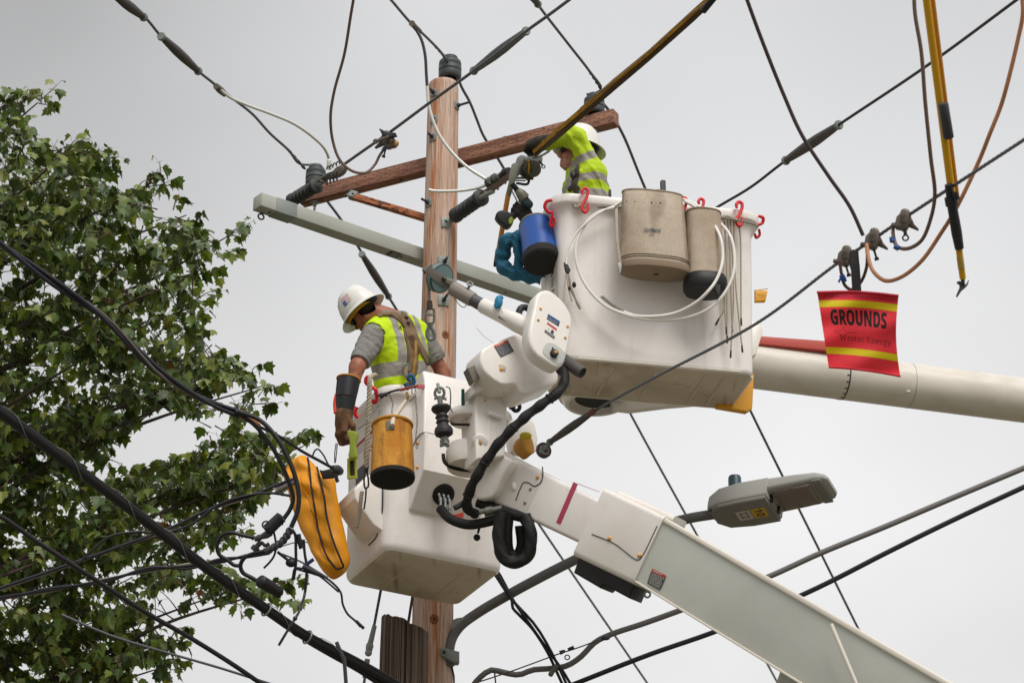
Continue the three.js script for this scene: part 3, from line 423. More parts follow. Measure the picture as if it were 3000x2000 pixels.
// --- rotation column, brackets, boom tip ---
const JP = at(1480, 1180, 13.35); // reference plane of the jib covers
const jn = lez.clone();
{
  const col = part(liftL, 'column', [slab([[1392, 1150], [1400, 1138], [1455, 1124], [1487, 1138], [1486, 1240], [1480, 1335], [1396, 1345], [1392, 1240]], at(1440, 1230, 13.4), jn, 0.16, 0.012), slab([[1386, 1128], [1402, 1112], [1450, 1096], [1490, 1128], [1492, 1142], [1455, 1128], [1388, 1152]], at(1440, 1120, 13.43), jn, 0.15, 0.008)], M.white2);
  part(col, 'column_rib', [slab([[1434, 1202], [1474, 1214], [1474, 1225], [1434, 1211]], at(1450, 1210, 13.385), jn, 0.03, 0.004), slab([[1434, 1140], [1440, 1138], [1438, 1330], [1428, 1330]], at(1435, 1230, 13.39), jn, 0.03, 0.003)], M.white2);
  part(col, 'brass_bolt', ball(at(1421, 1172, 13.385), 0.01), M.bolt);
  // curved swivel yokes
  const yoke = (c, R, w) => { const g = turned(c.clone().addScaledVector(ley, -w / 2), c.clone().addScaledVector(ley, w / 2), [[0, 0], [0.05, R * 0.93], [0.25, R], [0.75, R], [0.95, R * 0.95], [1, 0]], 36); return g; };
  part(liftL, 'swivel_yoke', yoke(at(1372, 1222, 13.5), 0.115, 0.06), M.white2);
  part(liftL, 'swivel_yoke', yoke(at(1378, 1342, 13.5), 0.14, 0.14), M.white2);
  part(liftL, 'swivel_pin', turned(at(1374, 1228, 13.5), at(1378, 1340, 13.5), [[0, 0.0], [0, 0.045], [1, 0.045], [1, 0]], 24), M.white2);
  part(liftL, 'yoke_gasket', turned(at(1372, 1238, 13.5), at(1372, 1246, 13.5), [[0, 0.09], [0.2, 0.1], [0.8, 0.1], [1, 0.09]], 30), M.rubber);
  const tipA = at(1405, 1372, 13.62), tipB = at(1592, 1436, 13.42), bm1 = at(1925, 1622, 13.05), bm2 = at(3050, 2290, 11.75);
  const ax = bm1.clone().sub(tipA).normalize(); let bn = CF.clone().multiplyScalar(-1).add(V(0, 0.06, 0)); bn.addScaledVector(ax, -bn.dot(ax)).normalize(); const bup = bn.clone().cross(ax);
  const ctr = (px) => { let lo = -1, hi = 4; const c = V(); for (let k = 0; k < 40; k++) { const t = (lo + hi) / 2; c.copy(tipA).addScaledVector(ax, t); const q = c.clone().sub(EYE); (1500 + FPX * q.dot(CR) / q.dot(CF) < px) ? lo = t : hi = t; } return c.clone(); };
  const tip = part(liftL, 'boom_tip', prism(ctr(1432), ctr(1592), bn, 0.305, 0.25, 0.275, 0.24, 0.03), M.white2);
  const bFrame = (p) => frame(p, ax, bup, bn);
  const eye = slab(smooth([[1398, 1350], [1410, 1322], [1450, 1318], [1478, 1335], [1500, 1350], [1470, 1400], [1440, 1455], [1396, 1460], [1386, 1400]]), at(1430, 1390, 13.36), bn, 0.1, 0.012); part(tip, 'pivot_lug', eye, M.white2);
  part(tip, 'pivot_boss', turned(at(1406, 1293, 13.345), at(1405, 1294, 13.30), [[0, 0.048], [0.6, 0.046], [0.9, 0.04], [1, 0.03], [1, 0]], 28), M.white2);
  part(tip, 'pivot_pin', ball(at(1406, 1296, 13.3), 0.016, 0.8, 1.3, 0.6), std('#a8845a', { roughness: 0.6 }));
  const q1 = ctr(1540).addScaledVector(bn, 0.121), F1 = (px, py) => onPlane(px, py, q1, bn);
  part(tip, 'cover_seam', sweep([[1589, 1367], [1590, 1395], [1583, 1414], [1566, 1424], [1548, 1414], [1534, 1414], [1524, 1432], [1511, 1466]].map(p => F1(...p)), 0.0035, 6, 16), M.darksteel);
  part(tip, 'cap_nut', ball(F1(1507, 1424), 0.02, 0.8, 1.35, 0.5), M.white2);
  part(tip, 'brass_bolt', ball(F1(1575, 1398), 0.011), M.bolt); part(tip, 'cover_screw', ball(F1(1554, 1433), 0.009), M.steel); part(tip, 'cover_screw', ball(F1(1538, 1473), 0.009), M.steel);
  const inner = part(liftL, 'inner_boom', prism(ctr(1585), ctr(1760), bn, 0.272, 0.235, 0.262, 0.235, 0.022), M.white);
  const q2 = ctr(1660).addScaledVector(bn, 0.119);
  part(inner, 'red_band', slab([[1680, 1411], [1693, 1417], [1642, 1536], [1629, 1530]], q2.clone().addScaledVector(bn, 0.001), bn, 0.004, 0.0008), std('#b3405a', { roughness: 0.5 }));
  part(inner, 'red_line', slab([[1694, 1416], [1756, 1440], [1756, 1441.5], [1694, 1418]], q2.clone().addScaledVector(bn, 0.0005), bn, 0.002, 0.0003), std('#b3405a'));
  // cover box on the telescoping joint
  const cvA = ctr(1757), cvB = ctr(1932), cover = part(liftL, 'joint_cover', prism(cvA, cvB, bn, 0.41, 0.33, 0.405, 0.33, 0.03), M.white2);
  part(cover, 'top_ridge', prism(cvA.clone().addScaledVector(bup, 0.2).addScaledVector(ax, 0.03).addScaledVector(bn, -0.06), cvB.clone().addScaledVector(bup, 0.205).addScaledVector(ax, 0.0).addScaledVector(bn, -0.06), bn, 0.05, 0.2, 0.05, 0.2, 0.02), M.white2);
  const q3 = cvA.clone().addScaledVector(bn, 0.166), F3 = (px, py) => onPlane(px, py, q3, bn);
  part(cover, 'cover_seam', sweep([[1734, 1564], [1800, 1592], [1870, 1640], [1882, 1628], [1926, 1540]].map(p => F3(...p)), 0.003, 6, 14), M.darksteel);
  part(cover, 'brass_bolt', ball(F3(1786, 1577), 0.012), M.bolt); part(cover, 'brass_bolt', ball(F3(1874, 1627), 0.012), M.bolt);
  part(liftL, 'rubber_guard', slab([[1697, 1626], [1680, 1677], [1757, 1722], [1768, 1712], [1842, 1752], [1861, 1707], [1855, 1690], [1720, 1612]], cvA.clone().addScaledVector(bn, 0.13), bn, 0.2, 0.01), M.rubber);
  const outer = part(liftL, 'outer_boom', prism(ctr(1932), bm2, bn, 0.375, 0.3, 0.39, 0.34, 0.03), M.boomgrey);
  const oA = ctr(1935).addScaledVector(bn, 0.14).addScaledVector(bup, -0.183), oB = bm2.clone().addScaledVector(bn, 0.165).addScaledVector(bup, -0.195);
  part(outer, 'lower_flange', prism(oA, oB, bn, 0.012, 0.05, 0.014, 0.05, 0.004), M.cream);
  const oC = ctr(1935).addScaledVector(bn, 0.146).addScaledVector(bup, 0.182), oD = bm2.clone().addScaledVector(bn, 0.168).addScaledVector(bup, 0.192); part(outer, 'upper_flange', prism(oC, oD, bn, 0.03, 0.03, 0.035, 0.03, 0.01), M.cream);
  const warn = warnSticker('#b8392e', '#33312f', '#b9b4ac'); const ax2 = bm2.clone().sub(ctr(1932)).normalize(), bn2 = bn.clone().addScaledVector(ax2, -bn.dot(ax2)).normalize(); const q4 = ctr(1932).addScaledVector(bn2, 0.1525); part(outer, 'warning_sticker', quad([[1911, 1665], [1953, 1686], [1934, 1729], [1896, 1708]], q4, bn2, 0.004), warn);
  part(outer, 'lifting_eye', [ringAt(at(1897, 1741, 12.9), bn, 0.016, 0.006), sweep([at(1905, 1722, 12.93), at(1900, 1734, 12.91)], 0.01, 8)], M.steel);
  const q5 = bm2.clone().addScaledVector(bn, 0.172);
  part(outer, 'stiffener_strip', sweep([onPlane(2436, 1828, q5, bn), onPlane(2512, 2010, q5, bn)], 0.011, 8), M.cream);
  part(outer, 'lower_bracket', slab([[2288, 1958], [2270, 2010], [2370, 2010], [2360, 1998]], at(2320, 1985, 12.5), bn, 0.12, 0.006), M.boomgrey);
}
// --- jib winch ---
{
  const pB = at(1520, 1080, 13.4), cB = [[1408, 1040], [1412, 1024], [1424, 1015], [1470, 994], [1524, 974], [1545, 974], [1600, 1010], [1630, 1070], [1636, 1094], [1634, 1118], [1590, 1138], [1540, 1154], [1528, 1151], [1514, 1130], [1504, 1125], [1476, 1126], [1450, 1114], [1421, 1089], [1409, 1063]];
  const body = part(liftL, 'jib_housing', slab(smooth(cB, 3), pB, jn, 0.2, 0.014), M.white2);
  part(body, 'housing_rim', slab(smooth(cB, 3).map(([x, y]) => [x * 0.97 + 0.03 * 1520, y * 0.97 + 0.03 * 1070]), pB.clone().addScaledVector(jn, -0.205), jn, 0.05, 0.01), M.white2);
  part(body, 'side_recess', slab([[1370, 1078], [1400, 1064], [1408, 1078], [1412, 1100], [1388, 1120]], pB.clone().addScaledVector(jn, -0.07), jn, 0.06, 0.004), std('#6e675d', { roughness: 0.7 }));
  part(body, 'bolt_cup', turned(onPlane(1469, 1079, pB, jn), onPlane(1469, 1079, pB.clone().addScaledVector(jn, 0.004), jn), [[0, 0.0], [0, 0.026], [0.5, 0.026], [1, 0.02], [1, 0]], 20), M.cream);
  part(body, 'brass_bolt', ball(onPlane(1468, 1081, pB.clone().addScaledVector(jn, 0.004), jn), 0.011, 1, 1, 0.6), M.bolt);
  part(body, 'brass_bolt', ball(at(1379, 1071, 13.49), 0.011), M.bolt);
  const warn = warnSticker('#c5372c', '#34343a', '#aeb0b4', 8); part(body, 'warning_sticker', quad([[1446, 1012], [1487, 995], [1506, 1029], [1467, 1047]], pB, jn, 0.002), warn);
  const pA = at(1610, 960, 13.24), cA = [[1573, 862], [1592, 849], [1611, 850], [1632, 864], [1655, 888], [1672, 917], [1677, 943], [1672, 980], [1660, 1040], [1652, 1064], [1639, 1074], [1624, 1072], [1606, 1062], [1572, 1038], [1555, 1011], [1550, 980], [1554, 946], [1563, 905]];
  const plate = part(liftL, 'jib_cover_plate', slab(smooth(cA, 3), pA, jn, 0.1, 0.016), M.white2);
  for (const p of [[1584, 904], [1577, 937], [1663, 956], [1656, 989]]) part(plate, 'brass_bolt', ball(onPlane(...p, pA.clone().addScaledVector(jn, 0.002), jn), 0.0085, 1, 1, 0.7), M.bolt);
  const blue = sticker(256, 128, (x, w, h) => { x.fillStyle = '#1d4f82'; x.fillRect(0, 0, w, h * 0.42); x.fillStyle = '#26303f'; x.fillRect(0, h * 0.42, w, h * 0.58); x.fillStyle = '#aab4c0'; for (let i = 0; i < 4; i++) x.fillRect(10, h * 0.5 + i * 15, w - 30 - i * 14, 4); });
  part(plate, 'blue_sticker', quad([[1606, 919], [1641, 941], [1637, 956], [1602, 934]], pA, jn, 0.002), blue);
  const redw = sticker(192, 192, (x, w, h) => { x.fillStyle = '#e6e1da'; x.fillRect(0, 0, w, h); x.fillStyle = '#b8323c'; x.fillRect(0, 0, w, 42); x.fillStyle = '#2a2a30'; x.beginPath(); x.arc(130, 90, 26, 0, 7); x.fill(); x.fillRect(100, 110, 60, 26); x.fillRect(50, 90, 16, 22); x.fillStyle = '#4c4c55'; x.fillRect(0, 142, w, 50); x.fillStyle = '#a5a5aa'; for (let i = 0; i < 3; i++) x.fillRect(8, 150 + i * 13, w - 26, 4); });
  part(plate, 'pictogram_sticker', quad([[1604, 943], [1632, 963], [1624, 993], [1595, 972]], pA, jn, 0.002), redw);
  const dial = part(plate, 'dial_panel', slab(smooth([[1598, 1008], [1606, 1003], [1622, 1005], [1650, 1026], [1657, 1034], [1652, 1056], [1640, 1066], [1628, 1064], [1600, 1044], [1590, 1032]], 3), pA.clone().addScaledVector(jn, 0.003), jn, 0.006, 0.0015), std('#b9bbb6', { roughness: 0.55 }));
  const kn = onPlane(1622, 1037, pA.clone().addScaledVector(jn, 0.004), jn); part(dial, 'knob', [turned(kn, kn.clone().addScaledVector(jn, 0.03), [[0, 0], [0, 0.024], [0.7, 0.021], [0.8, 0], [1, 0]], 20), slab([[1620, 1014], [1624, 1024], [1628, 1036], [1616, 1036], [1618, 1024]], kn.clone().addScaledVector(jn, 0.02), jn, 0.012, 0.002)], M.rubber);
  part(dial, 'knob_screw', ball(kn.clone().addScaledVector(jn, 0.027), 0.01, 1, 1, 0.5), M.bolt);
  // counter tube sticking out lower right
  const tA = at(1640, 1046, 13.4), tB = at(1706, 1092, 13.3); part(liftL, 'stow_tube', turned(tA, tB, [[0, 0], [0, 0.037], [0.94, 0.037], [1, 0.034], [1, 0.03], [0.9, 0.028], [0.9, 0]], 28), std('#565452', { roughness: 0.7 }));
  // jib arm
  const a0 = at(1560, 968, 13.38), a1 = at(1411, 893, 13.52), a2 = at(1385, 878, 13.545), a3 = at(1325, 843, 13.6), dir = a3.clone().sub(a0).normalize();
  const arm = part(liftL, 'jib_arm', turned(a0, a1, [[0, 0], [0, 0.055], [0.3, 0.054], [0.55, 0.047], [0.96, 0.044], [1, 0.04], [1, 0]], 32), M.white2);
  part(arm, 'text_sticker', (() => { const n = CF.clone().multiplyScalar(-1); n.addScaledVector(dir, -n.dot(dir)).normalize(); return quad([[1469, 912], [1498, 930], [1489, 947], [1459, 929]], at(1480, 930, 13.405), n, 0.0); })(), textBars('#2d2d2f', '#9a9a98', 6));
  part(liftL, 'jib_extension', turned(a1, a2, [[0, 0], [0, 0.037], [1, 0.037], [1, 0]], 28), std('#4c4c52', { roughness: 0.5 }));
  const sl = part(liftL, 'sheave_sleeve', turned(a2, a3, [[0, 0], [0, 0.04], [0.05, 0.043], [0.95, 0.043], [1, 0.04], [1, 0]], 28), std('#8f8880', { roughness: 0.6 }));
  part(sl, 'lock_pin', [ringAt(at(1377, 831, 13.55), V(0.3, 0.4, 1), 0.016, 0.005), sweep([at(1372, 843, 13.56), at(1376, 838, 13.55)], 0.008, 8)], M.steel);
  part(sl, 'safety_chain', sweep(P3([[1330, 872], [1342, 888], [1352, 898], [1362, 899], [1366, 890]], 13.6), 0.0025, 5, 14), M.steel);
  const pc = at(1288, 814, 13.62), pn = lez.clone().multiplyScalar(0.75).addScaledVector(lex, 0.35).addScaledVector(ley, -0.5).normalize();
  part(liftL, 'sheave', turned(pc.clone().addScaledVector(pn, -0.022), pc.clone().addScaledVector(pn, 0.022), [[0, 0], [0, 0.082], [0.18, 0.084], [0.5, 0.064], [0.82, 0.084], [1, 0.082], [1, 0]], 40), std('#7e9c9f', { roughness: 0.45 }));
  part(liftL, 'sheave_rim', [ringAt(pc.clone().addScaledVector(pn, 0.018), pn, 0.081, 0.005, 40, 6), ringAt(pc.clone().addScaledVector(pn, -0.018), pn, 0.081, 0.005, 40, 6)], std('#3b4244', { roughness: 0.5 }));
  part(liftL, 'fork_plate', [slab([[1242, 792], [1256, 776], [1300, 806], [1334, 826], [1330, 846], [1312, 848], [1270, 820]], pc.clone().addScaledVector(pn, 0.034), pn, 0.008, 0.002), slab([[1250, 782], [1262, 774], [1318, 806], [1344, 830], [1340, 842], [1300, 826]], pc.clone().addScaledVector(pn, -0.03), pn, 0.008, 0.002)], std('#86827c', { roughness: 0.5, metalness: 0.3 }));
  part(liftL, 'fork_gusset', slab([[1300, 812], [1338, 822], [1334, 838], [1326, 850], [1318, 834], [1306, 826]], pc.clone().addScaledVector(pn, 0.05), pn, 0.03, 0.004), std('#a9a49c', { roughness: 0.5 }));
  part(liftL, 'sheave_axle', ball(pc.clone().addScaledVector(pn, 0.04), 0.014), M.darksteel);
  part(liftL, 'sheave_pin', [turned(at(1240, 797, 13.6), at(1262, 780, 13.6), [[0, 0], [0, 0.016], [1, 0.013], [1, 0]], 12)], M.darksteel);
  part(liftL, 'winch_rope', sweep([at(1256, 838, 13.62), at(1257, 895, 13.6)], 0.009, 8), M.ropegrey);
  const hk = part(liftL, 'swivel_hook', [turned(at(1258, 880, 13.6), at(1259, 908, 13.6), [[0, 0], [0, 0.015], [0.6, 0.018], [1, 0.016], [1, 0]], 16)], std('#4d4a48', { roughness: 0.7 }));
  part(hk, 'shackle', [sweep(P3([[1250, 903], [1247, 930], [1252, 945], [1268, 946], [1272, 930], [1270, 903]], 13.6), 0.0075, 10, 14), turned(at(1244, 921, 13.6), at(1275, 922, 13.6), [[0, 0], [0, 0.008], [1, 0.008], [1, 0]], 10), turned(at(1260, 944, 13.6), at(1260, 956, 13.6), [[0, 0], [0, 0.02], [1, 0.014], [1, 0]], 16)], M.steel);
  part(hk, 'hook', sweep(P3([[1260, 952], [1253, 965], [1251, 982], [1258, 993], [1268, 993], [1273, 984], [1269, 968], [1262, 957]], 13.6), (t) => 0.011, 10, 18), M.steel);
  // cloth knotted on the arm
  part(liftL, 'cloth_knot', [ball(at(1461, 884, 13.43), 0.026, 0.9, 1.5, 0.8), ball(at(1455, 893, 13.42), 0.016, 1, 1.5, 0.8), ball(at(1466, 872, 13.44), 0.016, 1.1, 1, 0.8)], M.teal);
  part(liftL, 'rubber_roller', ringAt(at(1540, 922, 13.62), V(0.6, -0.1, 1), 0.045, 0.02, 24, 10), M.rubber);
  part(liftL, 'spring_wire', sweep(P3([[1396, 960], [1418, 985], [1446, 1004]], 13.45), 0.0012, 5, 10), M.steel);
  // hydraulic hose bundle
  const hose = P3([[1640, 1078, 13.36], [1654, 1100, 13.3], [1646, 1136, 13.24], [1610, 1168, 13.2], [1560, 1204, 13.18], [1505, 1252, 13.16], [1452, 1310, 13.16], [1420, 1356, 13.17], [1394, 1400, 13.18], [1372, 1450, 13.22], [1370, 1488, 13.26], [1392, 1506, 13.32]]);
  const hb = part(liftL, 'hose_bundle', sweep(hose, (t, a) => 0.0275 + 0.002 * Math.sin(a * 3 + t * 60) + 0.0025 * Math.sin(t * 70), 14, 24), M.black);
  for (const i of [3, 5, 7, 9]) part(hb, 'cable_tie', ringAt(hose[i], hose[Math.min(i + 1, 11)].clone().sub(hose[i - 1]), 0.029, 0.004, 18, 6), M.rubber);
  part(liftL, 'branch_hose', sweep(P3([[1372, 1462, 13.26], [1350, 1478, 13.24], [1332, 1488, 13.22]]), 0.016, 10, 12), M.black);
  part(liftL, 'lower_hose', sweep(P3([[1290, 1490, 13.5], [1320, 1520, 13.42], [1370, 1536, 13.38], [1420, 1530, 13.36], [1470, 1516, 13.36]]), 0.028, 12, 16), M.black);
  part(liftL, 'hose_loop', [sweep(P3([[1470, 1500, 13.3], [1462, 1540, 13.28], [1464, 1600, 13.26], [1480, 1638, 13.25], [1508, 1646, 13.25], [1540, 1634, 13.25], [1554, 1600, 13.25], [1552, 1550, 13.26], [1538, 1512, 13.3]]), (t, a) => 0.036 + 0.0025 * Math.sin(a * 4 + t * 40), 14, 16), sweep(P3([[1488, 1508, 13.34], [1484, 1570, 13.33], [1492, 1620, 13.33], [1516, 1628, 13.33], [1530, 1600, 13.33], [1526, 1540, 13.33]]), 0.034, 12, 16), sweep(P3([[1400, 1470, 13.42], [1450, 1490, 13.38], [1500, 1506, 13.34], [1540, 1516, 13.32], [1566, 1520, 13.32]]), 0.032, 12, 16)], M.black);
  part(liftL, 'fitting_block', [turned(at(1400, 1500, 13.34), at(1470, 1488, 13.34), [[0, 0], [0, 0.016], [0.3, 0.016], [0.32, 0.022], [0.6, 0.022], [0.62, 0.016], [1, 0.016], [1, 0]], 10), turned(at(1420, 1512, 13.36), at(1460, 1506, 13.36), [[0, 0], [0, 0.014], [1, 0.014], [1, 0]], 10)], std('#8d8f83', { roughness: 0.5, metalness: 0.4 }));
  part(liftL, 'pull_ball', [ball(at(1397, 1574, 13.42), 0.02), sweep(P3([[1406, 1538], [1400, 1562]], 13.4), 0.007, 7)], M.black);
  part(liftL, 'drain_hose', sweep(P3([[1298, 1330, 13.46], [1302, 1352, 13.44], [1318, 1366, 13.44], [1345, 1374, 13.46], [1375, 1378, 13.5]]), 0.011, 9, 14), M.black);
}
/* ---------- overhead conductors ---------- */
const G1 = 'overhead line conductors';
function spindle(t, A, B, r, mat = M.armor, name = 'splice_sleeve') { // tapered sleeve with collars
  const s = part(t, name, turned(A, B, [[0, 0.0], [0, r * 0.72], [0.06, r * 0.72], [0.12, r * 0.8], [0.4, r * 1.05], [0.6, r * 1.05], [0.88, r * 0.8], [0.94, r * 0.72], [1, r * 0.72], [1, 0]], 18), mat);
  const d = B.clone().sub(A).normalize(); for (const [p, k] of [[A, 1], [B, -1]]) part(s, 'collar', turned(p.clone().addScaledVector(d, -0.012 * 1), p.clone().addScaledVector(d, 0.012), [[0, 0.0], [0, r * 0.86], [0.5, r * 0.98], [1, r * 0.86], [1, 0]], 16), std('#7f8884', { roughness: 0.6 }));
}
function wire(name, label, cat, pts, r, mat, o = {}) { const t = thing(name, label, cat, o.group); part(t, o.part || 'strand', sweep(pts, r, o.rad || 8, o.per || 24, o), mat); return t; }
// stranded look: helical lay of several tubes
function lay(pts, R, r, k, pitch, per = 60, ph = 0) {
  const cur = new THREE.CatmullRomCurve3(pts, false, 'centripetal'), L = cur.getLength(), n = Math.max(12, Math.ceil(L / pitch * 12)), out = [];
  const P = cur.getSpacedPoints(n); const arr = Array.from({ length: k }, () => []);
  let nr = null; P.forEach((p, i) => { const t = P[Math.min(n, i + 1)].clone().sub(P[Math.max(0, i - 1)]).normalize(); nr = nr || V(0, 1, 0); nr = nr.clone().addScaledVector(t, -nr.dot(t)).normalize(); const b = t.clone().cross(nr); for (let j = 0; j < k; j++) { const a = ph + j / k * 6.2832 + i / n * L / pitch * 6.2832; arr[j].push(p.clone().addScaledVector(nr, Math.cos(a) * R).addScaledVector(b, Math.sin(a) * R)); } });
  return arr.map(a => sweep(a, r, 7, 1, { straight: true }));
}
const dL = depthOf(insLeft), dT = depthOf(insTop), dR = depthOf(insRight);
{ // left conductor, in front of the crossarm
  const a = path([[230, -110], [350, 0], [425, 52], [470, 105], [580, 208], [632, 250], [660, 278]], dL - 2.6, dL - 0.95);
  const t = wire('conductor', 'grey conductor with two fat dark sleeves entering at the upper left corner', 'conductor', a, 0.0095, M.cablesteel, { group: G1 });
  spindle(t, at(330, -18, dL - 2.2), at(420, 50, dL - 1.9), 0.031); spindle(t, at(472, 107, dL - 1.72), at(580, 208, dL - 1.3), 0.031);
  part(t, 'line_clamp', turned(at(632, 252, dL - 1.1), at(658, 276, dL - 0.98), [[0, 0], [0, 0.022], [0.5, 0.026], [1, 0.02], [1, 0]], 12), M.bronze);
  part(t, 'insulator_run', sweep([...path([[645, 262], [690, 295], [740, 335], [790, 390], [845, 440], [880, 480]], dL - 1.05, dL - 0.05), insLeft.clone().add(V(0, 0.005, 0))], 0.0095, 8, 24), M.cablesteel);
  part(t, 'tie_wrap', lay(path([[845, 440], [880, 480], [893, 495]], dL - 0.15, dL - 0.03), 0.005, 0.0065, 2, 0.11), M.cablesteel);
  part(t, 'bare_tail', sweep(path([[640, 258], [672, 284], [720, 306], [790, 332], [860, 362], [915, 400], [950, 435], [963, 465], [963, 482]], dL - 1.08, dL - 0.35), 0.0105, 10, 24), M.alum, 'shiny bare aluminium tail');
  const u = wire('conductor', 'grey conductor leaving the left insulator down behind the grey crossarm and white helmet', 'conductor', [insLeft.clone(), ...path([[920, 540], [955, 585], [1005, 652], [1050, 724], [1075, 765], [1140, 872], [1180, 935], [1580, 1537], [1910, 2020]], dL + 0.05, 23)], 0.0105, M.cablesteel, { group: G1 });
  spindle(u, at(1060, 745, 18.05), at(1138, 868, 18.6), 0.029);
}
{ // pole-top conductor
  const t = wire('conductor', 'dark conductor running from the top edge to the insulator on the pole top', 'conductor', [...path([[1090, -65], [1150, 5], [1208, 72], [1240, 100], [1285, 145], [1318, 184]], dT - 1.6, dT - 0.05), insTop.clone()], 0.0095, M.cablesteel, { group: G1 });
  part(t, 'line_clamp', turned(at(1206, 68, dT - 0.95), at(1228, 92, dT - 0.82), [[0, 0], [0, 0.022], [0.3, 0.018], [1, 0.02], [1, 0]], 12), M.bronze);
  part(t, 'tie_wrap', lay(path([[1275, 135], [1300, 163], [1320, 186]], dT - 0.25, dT - 0.04), 0.005, 0.0065, 2, 0.11), M.cablesteel);
  part(t, 'jumper', sweep(path([[1216, 82], [1234, 115], [1245, 160], [1249, 220], [1253, 280]], dT - 0.88, dT - 0.8), 0.0105, 8, 20), M.cablesteel);
  part(t, 'bare_jumper', sweep(path([[1251, 250], [1255, 300], [1264, 340], [1284, 390], [1320, 442], [1370, 490], [1432, 530]], dT - 0.81, 16.0), 0.011, 10, 22), M.alum, 'shiny bare aluminium jumper');
  part(t, 'bare_end', sweep(P3([[1256, 556, 16.02], [1270, 559, 16.02], [1300, 560, 16.02], [1350, 558, 16.02], [1400, 550, 16.02], [1436, 538, 16.02]]), 0.0105, 10, 22), M.alum, 'cut bare end across the pole');
  wire('conductor', 'dark conductor leaving the pole top down to the right behind the wooden crossarm', 'conductor', [insTop.clone(), ...path([[1350, 250], [1375, 296], [1395, 345], [1415, 395], [1440, 435], [1480, 500], [1560, 660], [1848, 1213], [2052, 1584], [2290, 2020]], dT + 0.08, 23.5)], 0.0105, M.cablesteel, { group: G1 });
}
{ // right insulator conductor
  const t = wire('conductor', 'dark conductor running from the top edge to the right insulator on the crossarm', 'conductor', [...path([[1530, -55], [1575, 12], [1660, 122], [1730, 212], [1762, 262]], dR - 1.3, dR - 0.05), insRight.clone()], 0.0095, M.cablesteel, { group: G1 });
  spindle(t, at(1540, -40, dR - 1.27), at(1576, 12, dR - 1.02), 0.027);
  part(t, 'tie_wrap', lay(path([[1728, 210], [1748, 240], [1764, 266]], dR - 0.22, dR - 0.04), 0.005, 0.0065, 2, 0.11), M.cablesteel);
  const u = wire('conductor', 'dark conductor dropping from the right insulator behind the right bucket', 'conductor', [insRight.clone(), ...path([[1790, 330], [1815, 374], [1832, 408], [1897, 566], [2197, 1198], [2370, 1548], [2516, 1842], [2610, 2030]], dR + 0.08, 21)], 0.0105, M.cablesteel, { group: G1 });
}
{ // dead-ended line from the left strain insulator, over the pole
  const t = wire('conductor', 'grey dead-ended line crossing in front of the pole with one fat sleeve', 'conductor', path([[985, 497], [1040, 458], [1140, 388], [1262, 298], [1388, 207], [1540, 92], [1610, 42], [1720, -40]], 16.75, 14.3), 0.0105, M.cablesteel, { group: G1 });
  spindle(t, at(1388, 207, 15.5), at(1541, 91, 15.0), 0.031, std('#5d605f', { roughness: 0.6 }));
}
{
  const t = wire('conductor', 'dark line with one fat sleeve rising from behind the right bucket to the upper right', 'conductor', path([[1645, 905], [2080, 620], [2200, 548], [2300, 472], [2460, 364], [2720, 190], [3060, -60]], 18, 12.9), 0.0095, M.cablenavy, { group: G1 });
  const q = (x, y) => at(x, y, 18 - 5.1 * (Math.hypot(x - 1645, y - 905) / 1720)); spindle(t, q(2303, 470), q(2458, 366), 0.033);
}
{ // neutral in front of the right bucket
  const p = path([[1610, 1296], [1740, 1205], [1900, 1115], [2220, 945], [2445, 778], [2560, 700], [2660, 632], [3080, 358]], 14.7, 10.7);
  const t = thing('neutral_line', 'stranded grey line crossing in front of the right bucket and carrying the clamps and flag', 'conductor'); part(t, 'strand', lay(p.slice(0), 0.0026, 0.0066, 3, 0.11), M.cablesteel);
  spindle(t, at(1611, 1295, 14.68), at(1736, 1207, 14.32), 0.024, std('#4a4745', { roughness: 0.6 }));
  part(t, 'end_disc', [turned(at(1588, 1322, 14.75), at(1597, 1316, 14.72), [[0, 0], [0, 0.045], [0.2, 0.05], [0.8, 0.05], [1, 0.045], [1, 0]], 26)], std('#5a3f52', { roughness: 0.5 }));
  part(t, 'end_clevis', [turned(at(1583, 1325, 14.7), at(1603, 1305, 14.68), [[0, 0], [0, 0.014], [1, 0.012], [1, 0]], 12), ringAt(at(1595, 1318, 14.69), V(0.6, 0.2, 1), 0.026, 0.008)], M.galv);
  part(t, 'tape_wrap', turned(at(1728, 1212, 14.33), at(1740, 1203, 14.3), [[0, 0], [0, 0.017], [0.5, 0.02], [1, 0.016], [1, 0]], 14), std('#6b4034'));
}
